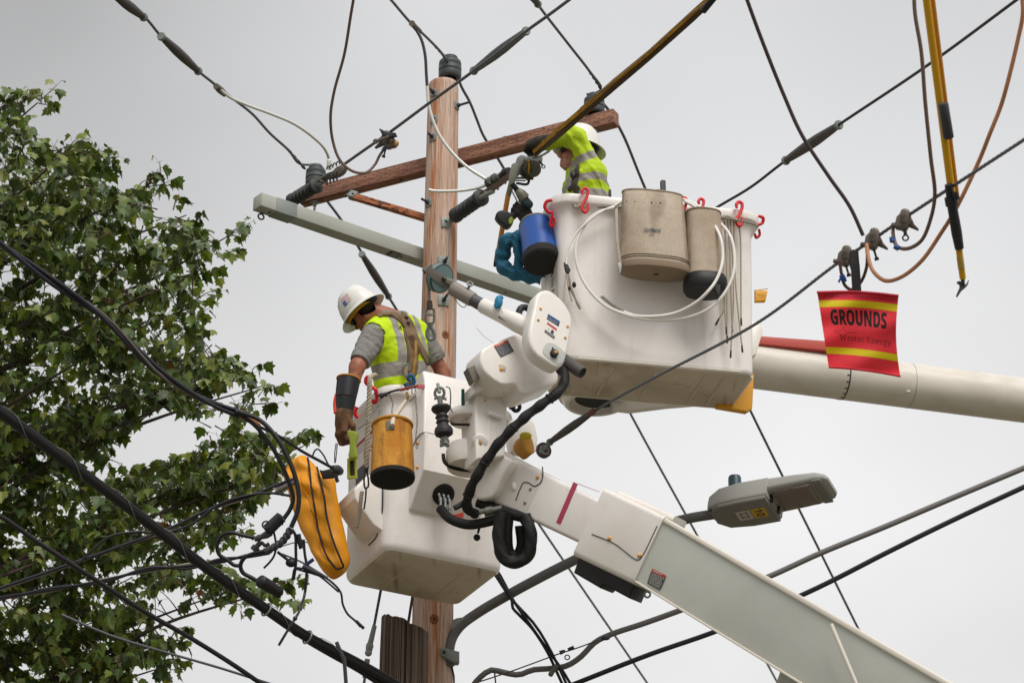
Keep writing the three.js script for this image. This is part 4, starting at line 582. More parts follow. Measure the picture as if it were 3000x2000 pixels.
/* ---------- grounding clamps, cables and flag ---------- */
function groundClamp(c, s, label, flip = 1, eye = true) {
  const t = thing('ground_clamp', label, 'clamp', 'grounding clamps'); const n = V(-0.25, -0.2, 1).normalize(), d = depthOf(c), q = c.clone().sub(EYE), cx = 1500 + FPX * q.dot(CR) / d, cy = 1000 - FPX * q.dot(CU) / d;
  const o = (l) => l.map(([x, y]) => [cx + x * s * flip, cy + y * s]);
  part(t, 'jaw_body', slab(smooth(o([[-18, -2], [-8, -12], [-4, -22], [8, -26], [18, -22], [23, -10], [24, 4], [18, 20], [10, 34], [2, 36], [-8, 32], [-20, 30], [-30, 24], [-22, 18]]), 2), c.clone().addScaledVector(n, 0.035), n, 0.06, 0.012), M.bronze);
  part(t, 'jaw_tail', slab(o([[10, 24], [20, 0], [28, 6], [34, 20], [47, 34], [44, 38], [30, 32]]), c.clone().addScaledVector(n, 0.0), n, 0.022, 0.004), std('#584a45', { roughness: 0.6, metalness: 0.3 }));
  part(t, 'jaw_screw', [turned(at(cx + flip * 2 * s, cy - 6 * s, d - 0.045), at(cx + flip * 6 * s, cy + 30 * s, d - 0.045), [[0, 0], [0, 0.014], [0.6, 0.014], [0.62, 0.01], [1, 0.009], [1, 0]], 10)], M.bronze);
  if (eye) part(t, 'eye_screw', [sweep([at(cx + flip * 5 * s, cy + 28 * s, d - 0.04), at(cx + flip * 9 * s, cy + 52 * s, d - 0.04)], 0.009, 8), ringAt(at(cx + flip * 9 * s, cy + 60 * s, d - 0.04), n, 0.014, 0.0045)], M.darksteel);
  else part(t, 'eye_screw', sweep([at(cx + flip * 4 * s, cy + 32 * s, d - 0.04), at(cx + flip * 10 * s, cy + 50 * s, d - 0.04), at(cx + flip * 16 * s, cy + 70 * s, d - 0.04)], (k) => 0.006 + 0.006 * (k > 0.75), 8, 12), M.rubber);
  part(t, 'lug', turned(at(cx - flip * 32 * s, cy + 22 * s, d), at(cx - flip * 14 * s, cy + 28 * s, d), [[0, 0], [0, 0.008], [0.2, 0.012], [1, 0.012], [1, 0]], 10), M.bronze); return t;
}
const onN = (x, y) => at(x, y, 14.7 - 4.0 * (Math.hypot(x - 1610, y - 1296) / 1745));
groundClamp(onN(2471, 742).addScaledVector(CF, -0.03), 0.98, 'cast bronze clamp on the line beside the black flag strap', 1, false);
groundClamp(onN(2552, 692).addScaledVector(CF, -0.03), 1.02, 'middle cast bronze clamp of the three on the right line', 1, false);
groundClamp(onN(2642, 636).addScaledVector(CF, -0.03), 1.02, 'rightmost cast bronze clamp with a ring screw hanging below', 1, true);
{ const c = at(1136, 402, 16.25); const t = groundClamp(c, 0.85, 'bronze clamp on the dead-ended line left of the pole', -1, false);
  part(t, 'beak', slab([[1108, 374], [1112, 374], [1128, 384], [1142, 386], [1158, 388], [1162, 398], [1140, 402], [1120, 396]], at(1135, 390, 16.2), V(-0.2, -0.2, 1).normalize(), 0.03, 0.005), M.darksteel);
  part(t, 'eye_arm', [sweep(P3([[1140, 400], [1118, 408], [1104, 413]], 16.18), 0.011, 8, 10), ringAt(at(1100, 414, 16.18), V(0, -0.3, 1), 0.013, 0.006)], M.bronze);
  part(t, 'ferrule', turned(at(1152, 410, 16.2), at(1128, 432, 16.22), [[0, 0], [0, 0.02], [0.3, 0.022], [0.32, 0.015], [1, 0.014], [1, 0]], 12), M.bronze);
  part(t, 'stud_end', ball(at(1160, 420, 16.2), 0.02, 1, 1.2, 0.8), M.brass);
  part(t, 'blue_tape', turned(at(1128, 432, 16.22), at(1122, 442, 16.22), [[0, 0], [0, 0.0155], [1, 0.0155], [1, 0]], 12), std('#39547c')); }
wire('grounding_cable', 'brown looping cable hanging from the top edge to the clamp left of the pole', 'cable', P3([[1045, -60, 15.6], [1028, 40, 15.75], [1008, 160, 15.9], [978, 270, 16.0], [968, 340, 16.05], [974, 410, 16.1], [995, 468, 16.1], [1030, 500, 16.1], [1070, 506, 16.15], [1098, 482, 16.2], [1112, 455, 16.22], [1128, 432, 16.22]]), 0.0098, M.browncab, { group: 'grounding cables' });
{ const t = wire('grounding_cable', 'dark cable slanting from the top edge to the middle clamp', 'cable', P3([[2175, -40, 12.0], [2230, 110, 12.05], [2300, 285, 12.1], [2350, 395, 12.1], [2430, 518, 12.1], [2490, 604, 12.1], [2530, 690, 12.1]]), 0.0105, std('#4b3b40', { roughness: 0.5 }), { group: 'grounding cables' }); }
{ const t = wire('grounding_cable', 'brown cable hanging beside the yellow stick to the rightmost clamp', 'cable', P3([[2678, -40, 11.5], [2682, 40, 11.5], [2700, 150, 11.5], [2712, 300, 11.52], [2728, 460, 11.55], [2740, 570, 11.6], [2728, 640, 11.65], [2700, 705, 11.7], [2660, 728, 11.75], [2630, 722, 11.8], [2618, 690, 11.85], [2618, 655, 11.9]]), 0.0098, M.browncab, { group: 'grounding cables' });
  part(t, 'blue_tape', [turned(at(2614, 696, 11.83), at(2615, 708, 11.82), [[0, 0], [0, 0.013], [1, 0.013], [1, 0]], 10), turned(at(2622, 722, 11.79), at(2634, 728, 11.78), [[0, 0], [0, 0.013], [1, 0.013], [1, 0]], 10)], std('#1f4f9c')); }
{ const t = wire('grounding_cable', 'orange-brown cable curving from the right edge down to the middle clamp', 'cable', P3([[2994, -40, 11.4], [2998, 40, 11.4], [2985, 110, 11.42], [2950, 255, 11.45], [2932, 315, 11.48], [2902, 390, 11.5], [2870, 470, 11.55], [2800, 615, 11.6], [2760, 680, 11.7], [2700, 765, 11.75], [2640, 812, 11.8], [2595, 822, 11.85], [2560, 795, 11.9], [2545, 755, 11.95], [2540, 715, 12.0]]), 0.0105, M.orangecab, { group: 'grounding cables' }); }
{ const t = wire('grounding_cable', 'short dark cable looping below the left clamp behind the flag', 'cable', P3([[2461, 765, 12.15], [2466, 800, 12.15], [2476, 835, 12.15], [2495, 848, 12.15], [2520, 830, 12.14], [2538, 790, 12.1], [2542, 750, 12.05], [2540, 720, 12.05]]), 0.0085, std('#5c4a44', { roughness: 0.5 }), { group: 'grounding cables' });
  part(t, 'blue_tie', [turned(at(2466, 805, 12.14), at(2476, 826, 12.14), [[0, 0], [0, 0.014], [0.5, 0.016], [1, 0.013], [1, 0]], 10), sweep(P3([[2468, 812], [2462, 818], [2458, 827]], 12.13), 0.006, 6, 8)], std('#1f4f9c')); }
{ // flag
  const t = thing('warning_flag', 'orange-red flag printed GROUNDS with two yellow reflective bands', 'flag');
  part(t, 'hanger_strap', slab([[2490, 736], [2500, 730], [2516, 733], [2518, 760], [2521, 790], [2525, 856], [2498, 856], [2494, 790], [2486, 765]], at(2505, 800, 12.08), V(-0.1, -0.1, 1), 0.01, 0.002), M.black);
  const c = document.createElement('canvas'); c.width = 1024; c.height = 1024; const x = c.getContext('2d');
  x.fillStyle = '#ff3546'; x.fillRect(0, 0, 1024, 1024);
  for (let i = 0; i < 2600; i++) { const a = hash3(i, 3, 1), b = hash3(i, 7, 2), e = hash3(i, 9, 3); x.fillStyle = e > 0.5 ? 'rgba(255,90,90,0.08)' : 'rgba(150,0,20,0.07)'; x.fillRect(a * 1024, b * 1024, 4 + e * 60, 2 + e * 7); }
  x.fillStyle = '#d8163a'; x.fillRect(0, 0, 1024, 96); x.fillStyle = '#6d0a1c'; for (let i = 0; i < 12; i++) if (i < 4 || i > 4) x.fillRect(70 + i * 76, 62, 50 + (i * 37) % 24, 9);
  for (const [y, h] of [[118, 92], [742, 92]]) { x.fillStyle = '#efd800'; x.fillRect(0, y, 1024, h); x.fillStyle = 'rgba(255,240,90,0.55)'; for (let i = 0; i < 60; i++) x.fillRect(i * 18, y + (i * 31) % 60, 8, 20); x.fillStyle = 'rgba(120,110,0,0.4)'; x.fillRect(0, y, 1024, 4); x.fillRect(0, y + h - 4, 1024, 4); }
  x.fillStyle = '#1c1418'; x.save(); x.translate(122, 438); x.scale(0.80, 1.34); x.font = 'bold 200px sans-serif'; x.fillText('GROUNDS', 0, 0, 980); x.lineWidth = 9; x.strokeStyle = '#1c1418'; x.strokeText('GROUNDS', 0, 0, 980); x.restore();
  x.fillStyle = 'rgba(80,10,22,0.95)'; x.font = '104px serif'; x.fillText('Westar Energy', 216, 650); x.strokeStyle = 'rgba(90,14,28,0.8)'; x.lineWidth = 5; x.beginPath(); for (const [a, b] of [[150, 530], [250, 526], [286, 470], [310, 528], [470, 536], [330, 560], [290, 575], [236, 640], [250, 575], [150, 530]]) x.lineTo(a, b); x.stroke();
  x.strokeStyle = 'rgba(90,14,28,0.5)'; x.lineWidth = 4; x.beginPath(); x.moveTo(120, 900); x.lineTo(210, 925); x.lineTo(300, 915); x.stroke();
  const tx = new THREE.CanvasTexture(c); tx.colorSpace = THREE.SRGBColorSpace; tx.anisotropy = 8;
  const N = 28, pos = [], uv = [], idx = [], TL = [2395, 854], TR = [2634, 864], BR = [2639, 1104], BL = [2429, 1077];
  const B = (s, v) => { let X = (TL[0] * (1 - s) + TR[0] * s) * (1 - v) + (BL[0] * (1 - s) + BR[0] * s) * v, Y = (TL[1] * (1 - s) + TR[1] * s) * (1 - v) + (BL[1] * (1 - s) + BR[1] * s) * v; X += -10 * s * Math.sin(v * 3.14) ; Y += -6 * Math.sin(s * 3.14) * (1 - v * 0.3); const z = 0.02 * Math.sin(s * 4.3 + v * 2.2) + 0.012 * Math.sin(s * 9 + v * 7) + 0.006 * Math.sin(v * 17 + s * 5) + 0.035 * v * (s - 0.5); return at(X, Y, 12.02 + z - 0.03); };
  for (const k of [0, 1]) for (let i = 0; i <= N; i++) for (let j = 0; j <= N; j++) { const p = B(j / N, i / N).addScaledVector(CF, k * 0.003); pos.push(p.x, p.y, p.z); uv.push(j / N, 1 - i / N); }
  const K = (N + 1) * (N + 1); for (let i = 0; i < N; i++) for (let j = 0; j < N; j++) { const a = i * (N + 1) + j, b = a + N + 1; idx.push(a, b, a + 1, a + 1, b, b + 1, K + a, K + a + 1, K + b, K + a + 1, K + b + 1, K + b); }
  const g = new THREE.BufferGeometry(); g.setAttribute('position', new THREE.Float32BufferAttribute(pos, 3)); g.setAttribute('uv', new THREE.Float32BufferAttribute(uv, 2)); g.setIndex(idx); g.computeVertexNormals();
  part(t, 'cloth', g, std('#ffffff', { map: tx, roughness: 0.55 }));
  part(t, 'top_hem', sweep([0, 0.25, 0.5, 0.75, 1].map(s => B(s, 0.012)), 0.008, 8, 10), std('#c4102e', { roughness: 0.6 }));
  part(t, 'bottom_hem', sweep([0, 0.25, 0.5, 0.75, 1].map(s => B(s, 0.99)), 0.007, 8, 10), std('#dd2136', { roughness: 0.6 }));
}
{ // hot stick
  const t = thing('hot_stick', 'long yellow insulated stick with black grip and hook hanging at the upper right', 'hot stick');
  part(t, 'outer_rod', sweep([at(2604, -860, 10.82), at(2790, 570, 11.5)], 0.0185, 14, 1), M.yellowpole);
  part(t, 'inner_rod', sweep([at(2626, -867, 10.85), at(2805, 575, 11.55)], 0.012, 12, 1), std('#c8860c', { roughness: 0.4 }));
  part(t, 'rod_clamp', turned(at(2764, 302, 11.32), at(2781, 405, 11.37), [[0, 0], [0, 0.022], [0.03, 0.025], [0.97, 0.025], [1, 0.022], [1, 0]], 16), std('#3a3c44', { roughness: 0.5 }));
  part(t, 'black_grip', turned(at(2780, 540, 11.45), at(2812, 728, 11.55), [[0, 0], [0, 0.019], [0.2, 0.021], [0.2, 0.031], [0.32, 0.031], [0.33, 0.024], [0.75, 0.026], [1, 0.022], [1, 0]], 18), std('#232429', { roughness: 0.5 }));
  part(t, 'trigger', turned(at(2798, 562, 11.43), at(2806, 586, 11.43), [[0, 0], [0, 0.013], [1, 0.016], [1, 0]], 12), M.rubber);
  const r = part(t, 'lower_rod', turned(at(2810, 722, 11.55), at(2822, 816, 11.6), [[0, 0], [0, 0.0165], [1, 0.0155], [1, 0]], 16), M.yellowpole);
  part(r, 'maker_mark', turned(at(2813.5, 752, 11.565), at(2818, 786, 11.58), [[0, 0.0], [0, 0.0168], [1, 0.0168], [1, 0]], 16), std('#b99a4a', { roughness: 0.5 }));
  part(t, 'hook', [slab(smooth([[2804, 826], [2812, 822], [2820, 826], [2830, 832], [2836, 824], [2840, 816], [2838, 830], [2828, 842], [2818, 850], [2806, 868], [2802, 868], [2806, 856], [2812, 842], [2812, 832]], 2), at(2822, 840, 11.6), V(-0.1, -0.1, 1), 0.018, 0.003), turned(at(2821, 810, 11.6), at(2823, 832, 11.6), [[0, 0], [0, 0.011], [1, 0.009], [1, 0]], 10)], M.darksteel);
}
/* ---------- strain insulators and dead-end gear ---------- */
function strain(A, B, r, label) {
  const t = thing('strain_insulator', label, 'insulator', 'ribbed strain insulators'); const prof = [[0, 0], [0, r * 0.55], [0.03, r], [0.1, r * 1.02], [0.16, r * 0.95]]; for (let i = 0; i < 5; i++) { const f = 0.2 + i * 0.125; prof.push([f, r * 0.7], [f + 0.03, r * 0.72], [f + 0.055, r * 0.98], [f + 0.085, r * 0.98], [f + 0.1, r * 0.72]); } prof.push([0.84, r * 0.75], [0.87, r * 1.12], [0.95, r * 1.12], [0.99, r * 0.6], [1, 0]);
  part(t, 'body', turned(A, B, prof, 30), M.polymer); const d = B.clone().sub(A).normalize();
  for (const [p, k] of [[A, -1], [B, 1]]) part(t, 'clevis', [turned(p.clone().addScaledVector(d, -k * 0.005), p.clone().addScaledVector(d, k * 0.05), [[0, 0], [0, 0.02], [0.5, 0.018], [1, 0.014], [1, 0]], 14), ringAt(p.clone().addScaledVector(d, k * 0.055), V(0.3, 0.8, 0.4), 0.02, 0.008)], M.galv);
  return t;
}
strain(at(850, 590, 16.95), at(932, 540, 16.75), 0.05, 'dark ribbed strain insulator at the left end of the grey crossarm');
{
  const t = thing('dead_end_clamp', 'grey bolted dead-end clamp with hanging bolts above the wooden crossarm', 'clamp');
  part(t, 'clamp_body', [slab(smooth([[948, 516], [956, 506], [972, 500], [986, 486], [1006, 484], [1012, 494], [1000, 510], [976, 520], [956, 522]], 2), at(980, 505, 16.65), V(-0.2, -0.3, 1).normalize(), 0.06, 0.012), sweep(P3([[930, 532, 16.74], [945, 522, 16.7], [960, 512, 16.66]]), 0.013, 10, 8), sweep(P3([[934, 540, 16.74], [952, 528, 16.7], [966, 520, 16.66]]), 0.009, 10, 8)], M.bronze);
  for (const x of [958, 967, 977, 987]) part(t, 'u_bolt', [sweep([at(x - 1, 516 - (x - 958) * 0.5, 16.62), at(x, 543 - (x - 958) * 0.5, 16.62)], 0.0065, 8), sweep(P3([[x - 2, 496 - (x - 958) * 0.5], [x + 1, 488 - (x - 958) * 0.5], [x + 6, 488 - (x - 958) * 0.5], [x + 8, 496 - (x - 958) * 0.5]], 16.6), 0.005, 7, 8)], M.darksteel);
  part(t, 'sleeve', turned(at(964, 497, 16.65), at(964, 466, 16.65), [[0, 0], [0, 0.018], [0.9, 0.018], [1, 0.013], [1, 0]], 14), M.alum);
}
strain(at(1330, 634, 16.25), at(1416, 574, 15.98), 0.052, 'dark ribbed strain insulator bolted to the pole below the wooden crossarm');
{
  const t = thing('pole_eye_plate', 'light galvanised square plate with eye nut on the pole face', 'eye plate'); const { p, n } = onPole(1303, 652), m = frame(p, V(0, 1, 0).cross(n), V(0, 1, 0), n);
  part(t, 'plate', rbox(m, 0.005, 0, 0.006, 0.06, 0.075, 0.01, 0.002), M.galv); part(t, 'eye_nut', [ringAt(at(1312, 645, 16.3), V(0.6, 0.3, 1), 0.022, 0.009), turned(V(0, 0, 0.01).applyMatrix4(m), at(1310, 648, 16.3), [[0, 0], [0, 0.014], [1, 0.012], [1, 0]], 10)], M.darksteel);
}
{ // web strap hoist
  const t = thing('strap_hoist', 'steel ratchet hoist with long yellow strap pulling up to the top edge', 'hoist');
  const n = V(-0.1, -0.35, 1).normalize(), band = (pts, w, th, mat, nm, lb) => { const P = pts; const secs = P.map((p, i) => { const d = P[Math.min(P.length - 1, i + 1)].clone().sub(P[Math.max(0, i - 1)]).normalize(), z = n.clone().addScaledVector(d, -n.dot(d)).normalize(), y = z.clone().cross(d); return [[-w, -th], [w, -th], [w, th], [-w, th]].map(([a, b]) => p.clone().addScaledVector(y, a / 2).addScaledVector(z, b / 2)); }); return part(t, nm, loft(secs, true, true, 0.3), mat, lb); };
  const webT = tex(64, 128, (u, v) => { const k = 0.8 + 0.3 * hash3(Math.floor(u * 64), Math.floor(v * 64), 3); return mixc(hex('#b9860f'), hex('#8a6210'), sstep(0.4, 0.7, fbm(u * 5, v * 30, 2, 3))).map(x => x * k); });
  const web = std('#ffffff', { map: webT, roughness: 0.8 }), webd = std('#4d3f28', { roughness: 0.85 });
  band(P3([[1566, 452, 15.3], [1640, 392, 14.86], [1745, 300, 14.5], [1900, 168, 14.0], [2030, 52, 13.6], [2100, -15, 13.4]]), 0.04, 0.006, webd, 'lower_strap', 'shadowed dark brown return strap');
  band(P3([[1562, 446, 15.28], [1640, 376, 14.84], [1728, 300, 14.48], [1800, 236, 14.26], [1905, 150, 13.95], [2030, 36, 13.55], [2096, -22, 13.35]]), 0.024, 0.006, web, 'upper_strap', 'bright yellow strap');
  part(t, 'pull_cord', sweep(P3([[1700, 316, 14.6], [1780, 250, 14.3], [1900, 150, 13.95], [2010, 50, 13.6], [2070, 4, 13.4]]), 0.003, 5, 10), M.rope);
  part(t, 'end_buckle', [sweep(P3([[2060, 32, 13.4], [2082, 14, 13.36], [2098, -14, 13.32]]), 0.02, 12, 8)], M.rubber);
  part(t, 'pulled_line', sweep([at(2094, -10, 13.34), at(2800, -640, 11.4)], 0.01, 8), M.cablesteel);
  const hn = V(0.1, -0.3, 1).normalize();
  part(t, 'side_plate', [slab(smooth([[1502, 490], [1512, 474], [1516, 460], [1530, 452], [1542, 456], [1548, 466], [1545, 486], [1532, 500], [1520, 512], [1508, 516], [1498, 508]], 3), at(1522, 486, 15.5), hn, 0.05, 0.008), slab(smooth([[1536, 462], [1556, 452], [1580, 450], [1590, 460], [1588, 474], [1570, 482], [1546, 482]], 3), at(1560, 466, 15.46), hn, 0.06, 0.008)], M.steel);
  part(t, 'ratchet_wheel', turned(at(1544, 500, 15.52), at(1562, 494, 15.4), [[0, 0], [0, 0.055], [0.25, 0.055], [0.25, 0.042], [0.75, 0.042], [0.75, 0.055], [1, 0.055], [1, 0]], 26), std('#5b5850', { roughness: 0.5, metalness: 0.5 }));
  band(P3([[1545, 470, 15.42], [1548, 500, 15.4], [1552, 525, 15.44]]), 0.05, 0.02, webd, 'strap_roll'); band(P3([[1549, 472, 15.41], [1550, 490, 15.39], [1549, 508, 15.4]]), 0.012, 0.022, web, 'strap_roll_edge');
  part(t, 'cage_handle', [sweep(P3([[1512, 536], [1546, 538], [1550, 508]], 15.46), 0.009, 8, 12), sweep(P3([[1510, 521], [1544, 521]], 15.46), 0.008, 8), sweep(P3([[1508, 528], [1540, 529]], 15.47), 0.005, 8)], M.darksteel);
  part(t, 'release_loop', [ringAt(at(1568, 496, 15.45), V(0.5, 0, 1), 0.024, 0.011), ringAt(at(1562, 500, 15.43), V(0.8, 0.3, 1), 0.03, 0.008)], M.cablenavy);
  part(t, 'eye_hook', [sweep(P3([[1580, 470], [1586, 478], [1590, 484]], 15.45), 0.007, 8, 8), ringAt(at(1592, 488, 15.45), V(0.2, 0, 1), 0.011, 0.004)], M.darksteel);
  part(t, 'snap_link', sweep(P3([[1560, 462], [1580, 458], [1600, 448], [1610, 440], [1606, 432], [1590, 440]], 15.38), 0.008, 8, 10), M.steel);
  band(P3([[1362, 598, 16.14], [1410, 572, 15.98], [1460, 540, 15.8], [1500, 508, 15.62]]), 0.042, 0.008, std('#6d5a4e', { roughness: 0.75 }), 'anchor_webbing', 'brown anchor webbing');
  part(t, 'anchor_link', sweep(P3([[1404, 582, 15.98], [1424, 570, 15.92], [1446, 560, 15.86]]), 0.015, 10, 8), M.galv);
  part(t, 'lever', [slab([[1500, 480], [1512, 474], [1520, 484], [1514, 520], [1504, 546], [1490, 546], [1492, 510]], at(1505, 510, 15.42), hn, 0.03, 0.005)], std('#8b8a80', { roughness: 0.55, metalness: 0.35 }));
  part(t, 'lever_tube', turned(at(1498, 540, 15.42), at(1488, 575, 15.42), [[0, 0], [0, 0.02], [0.6, 0.018], [1, 0.017], [1, 0]], 14), std('#6a6b52', { roughness: 0.6 }));
  const hd = part(t, 'lever_stick', turned(at(1489, 568, 15.42), at(1460, 738, 15.4), [[0, 0], [0, 0.0165], [1, 0.0165], [1, 0]], 14), std('#b87a1f', { roughness: 0.5 }));
  part(hd, 'black_end', turned(at(1460, 730, 15.4), at(1453, 782, 15.4), [[0, 0], [0, 0.018], [0.9, 0.019], [1, 0.016], [1, 0]], 14), M.rubber);
}
{ // parallel groove connectors
  const mk = (x, y, d, s, label) => { const t = thing('wire_connector', label, 'connector', 'bolted line connectors'); part(t, 'body', turned(at(x - 10 * s, y + 12 * s, d), at(x + 16 * s, y - 6 * s, d - 0.06), [[0, 0], [0, 0.034 * s], [0.1, 0.042 * s], [0.35, 0.042 * s], [0.4, 0.034 * s], [0.6, 0.034 * s], [0.65, 0.04 * s], [0.95, 0.04 * s], [1, 0]], 16), std('#565650', { roughness: 0.55, metalness: 0.4 })); part(t, 'bolt_head', turned(at(x - 3 * s, y, d - 0.04 * s), at(x - 4 * s, y + 1, d - 0.07 * s), [[0, 0], [0, 0.026 * s], [1, 0.024 * s], [1, 0]], 6), M.galv); part(t, 'bolt_tail', sweep([at(x + 12 * s, y + 12 * s, d - 0.02), at(x + 20 * s, y + 28 * s, d - 0.02)], 0.008, 7), M.darksteel); };
  mk(1440, 528, 15.98, 1, 'dark bolted connector where the bare jumper ends beside the pole'); mk(1466, 516, 15.9, 0.8, 'smaller dark bolted connector between the jumper end and the hoist');
  const t = thing('wire_grip', 'black wire grip jaw between connectors and hoist', 'wire grip'); part(t, 'jaw', turned(at(1474, 516, 15.85), at(1492, 500, 15.75), [[0, 0], [0, 0.03], [0.5, 0.04], [1, 0.025], [1, 0]], 14), M.rubber); part(t, 'jaw_spring', sweep(P3([[1472, 502], [1478, 508], [1484, 516]], 15.8), 0.006, 6, 8), M.darksteel);
}
/* ---------- street light ---------- */
{
  const t = thing('street_light', 'grey LED street light on a curved pipe arm bolted to the pole', 'street light');
  const armP = P3([[1316, 1952, 14.98], [1316, 1905, 15.0], [1326, 1866, 15.05], [1350, 1832, 15.08], [1395, 1798, 15.1], [1500, 1736, 15.1], [1620, 1672, 15.1], [1710, 1628, 15.1], [1820, 1582, 15.05], [1930, 1542, 15.0], [2020, 1518, 14.95], [2092, 1506, 14.92]]);
  part(t, 'arm_pipe', sweep(armP, 0.032, 18, 24), std('#6c6a6a', { roughness: 0.55, metalness: 0.35, bumpMap: grainTex, bumpScale: 0.002 }));
  part(t, 'gusset_plate', slab([[1324, 1816], [1338, 1810], [1396, 1802], [1388, 1812], [1366, 1826], [1346, 1836], [1340, 1844], [1326, 1844]], at(1355, 1822, 15.06), V(0, -0.1, 1), 0.012, 0.002, V(0, 1, 0), [[[1356, 1813], [1360, 1811], [1363, 1814], [1361, 1819], [1357, 1818]], [[1338, 1833], [1342, 1831], [1345, 1835], [1342, 1839], [1338, 1838]]]), M.galv);
  part(t, 'strap_bracket', [slab([[1294, 1897], [1298, 1896], [1346, 1908], [1346, 1940], [1328, 1940], [1292, 1918]], at(1318, 1915, 14.94), V(0.1, -0.1, 1), 0.1, 0.006)], M.galv); part(t, 'bracket_bolt', ball(at(1301, 1909, 14.93), 0.012), M.darksteel);
  part(t, 'supply_wire', sweep(P3([[1322, 1945, 14.98], [1328, 1965, 14.98], [1330, 1990, 14.98], [1330, 2020, 14.98]]), 0.006, 6, 10), M.cableblack);
  const a = 28 * Math.PI / 180, lx = V(Math.cos(a), 0, Math.sin(a)), lz0 = V(-Math.sin(a), 0, Math.cos(a)), rl = 17 * Math.PI / 180, ly = V(0, Math.cos(rl), 0).addScaledVector(lz0, -Math.sin(rl)), lz = lz0.clone().multiplyScalar(Math.cos(rl)).add(V(0, Math.sin(rl), 0)), L0 = at(2082, 1500, 14.93), m = frame(L0, lx, ly, lz);
  const sec = (x, yb, yt, w, r = 0.02) => rrect(w, yt - yb, r, 4).map(([u, v]) => V(x, (yb + yt) / 2 + v, u).applyMatrix4(m));
  const head = part(t, 'housing', loft([sec(0, -0.02, 0.055, 0.1), sec(0.02, -0.035, 0.07, 0.16), sec(0.1, -0.045, 0.085, 0.24), sec(0.25, -0.05, 0.09, 0.27), sec(0.43, -0.05, 0.088, 0.27), sec(0.432, -0.005, 0.082, 0.265), sec(0.6, 0, 0.075, 0.262), sec(0.74, 0.008, 0.065, 0.255), sec(0.79, 0.015, 0.055, 0.22), sec(0.81, 0.022, 0.045, 0.16)], true, true, 0.5), M.lampgrey);
  part(head, 'door', loft([sec(0.03, -0.055, -0.03, 0.13, 0.01), sec(0.1, -0.068, -0.035, 0.225, 0.012), sec(0.25, -0.074, -0.04, 0.255, 0.012), sec(0.425, -0.074, -0.04, 0.255, 0.012)], true, true, 0.4), M.lampdark);
  part(head, 'lens_frame', rbox(m, 0.575, -0.006, 0.0, 0.25, 0.014, 0.2, 0.004), std('#8a7d78', { roughness: 0.55 }));
  for (const x of [0.518, 0.632]) { const l = part(head, 'led_panel', rbox(m, x, -0.0145, 0.0, 0.1, 0.006, 0.165, 0.002), std('#796a66', { roughness: 0.35 })); }
  for (const [x, z] of [[0.46, 0.09], [0.46, -0.09], [0.575, 0.092], [0.69, 0.09], [0.69, -0.09], [0.575, -0.092]]) part(head, 'lens_screw', ball(V(x, -0.014, z).applyMatrix4(m), 0.005, 1, 0.6, 1, 8, 6), M.darksteel);
  part(head, 'end_shade', rbox(m, 0.745, 0.004, 0, 0.06, 0.012, 0.235, 0.004), M.lampdark);
  part(head, 'hinge', [rbox(m, 0.437, -0.03, 0.06, 0.012, 0.05, 0.03, 0.003), rbox(m, 0.437, -0.03, -0.06, 0.012, 0.05, 0.03, 0.003)], M.rubber);
  part(head, 'latch', rbox(m, 0.035, -0.05, 0.08, 0.02, 0.014, 0.02, 0.004), M.darksteel);
  const st1 = sticker(128, 128, (x, w, h) => { x.fillStyle = '#c9a21e'; x.fillRect(0, 0, w, h); x.fillStyle = '#1d1a14'; x.font = 'bold 100px sans-serif'; x.fillText('10', 8, 100); }); part(head, 'yellow_number', quadIn(m, [[0.385, -0.0752, 0.045], [0.385, -0.0752, -0.045], [0.29, -0.0752, -0.045], [0.29, -0.0752, 0.045]]), st1);
  const st2 = sticker(128, 128, (x, w, h) => { x.fillStyle = '#bdb6ae'; x.fillRect(0, 0, w, h); x.fillStyle = '#35302c'; x.fillRect(34, 30, 10, 68); x.fillRect(84, 30, 10, 68); x.fillRect(20, 30, 88, 9); x.fillRect(20, 89, 88, 9); }); part(head, 'white_label', quadIn(m, [[0.283, -0.0752, 0.045], [0.283, -0.0752, -0.045], [0.19, -0.0752, -0.045], [0.19, -0.0752, 0.045]]), st2);
  const pc = V(0.17, 0.085, 0.02).applyMatrix4(m); part(t, 'photocell', turned(pc.clone().add(V(0, -0.01, 0)), pc.clone().add(V(0, 0.125, 0)), [[0, 0], [0, 0.043], [0.9, 0.041], [1, 0.035], [1, 0]], 24), std('#38505a', { roughness: 0.4 }));
}
/* ---------- lower telecom and service cables ---------- */
{ // thick lashed cable
  const t = thing('telecom_cable', 'very thick black lashed cable sweeping from the left edge past the pole stub', 'cable'); const p = path([[-120, 1120], [0, 1206], [150, 1318], [400, 1505], [600, 1660], [780, 1785], [900, 1866], [1060, 1950], [1200, 2030]], 12.2, 13.9);
  part(t, 'sheath', sweep(p, 0.03, 16, 30), M.cableblack); part(t, 'messenger', sweep(p.map(q => q.clone().addScaledVector(CU, 0.026).addScaledVector(CF, -0.022)), 0.012, 8, 30), M.cableblack);
  part(t, 'lashing_wire', lay(p.slice(2, 9).map(q => q.clone().addScaledVector(CU, 0.004)), 0.035, 0.0018, 1, 0.4), M.steel);
  part(t, 'splice_case', turned(at(756, 1698, 13.02), at(822, 1738, 13.15), [[0, 0], [0.02, 0.02], [0.1, 0.036], [0.55, 0.036], [0.7, 0.03], [0.9, 0.036], [1, 0.02], [1, 0]], 16), M.cableblack);
  for (const f of [6, 7]) part(t, 'lashing_clamp', ringAt(p[f], p[f + 1].clone().sub(p[f]), 0.038, 0.006, 18, 6), M.steel);
}
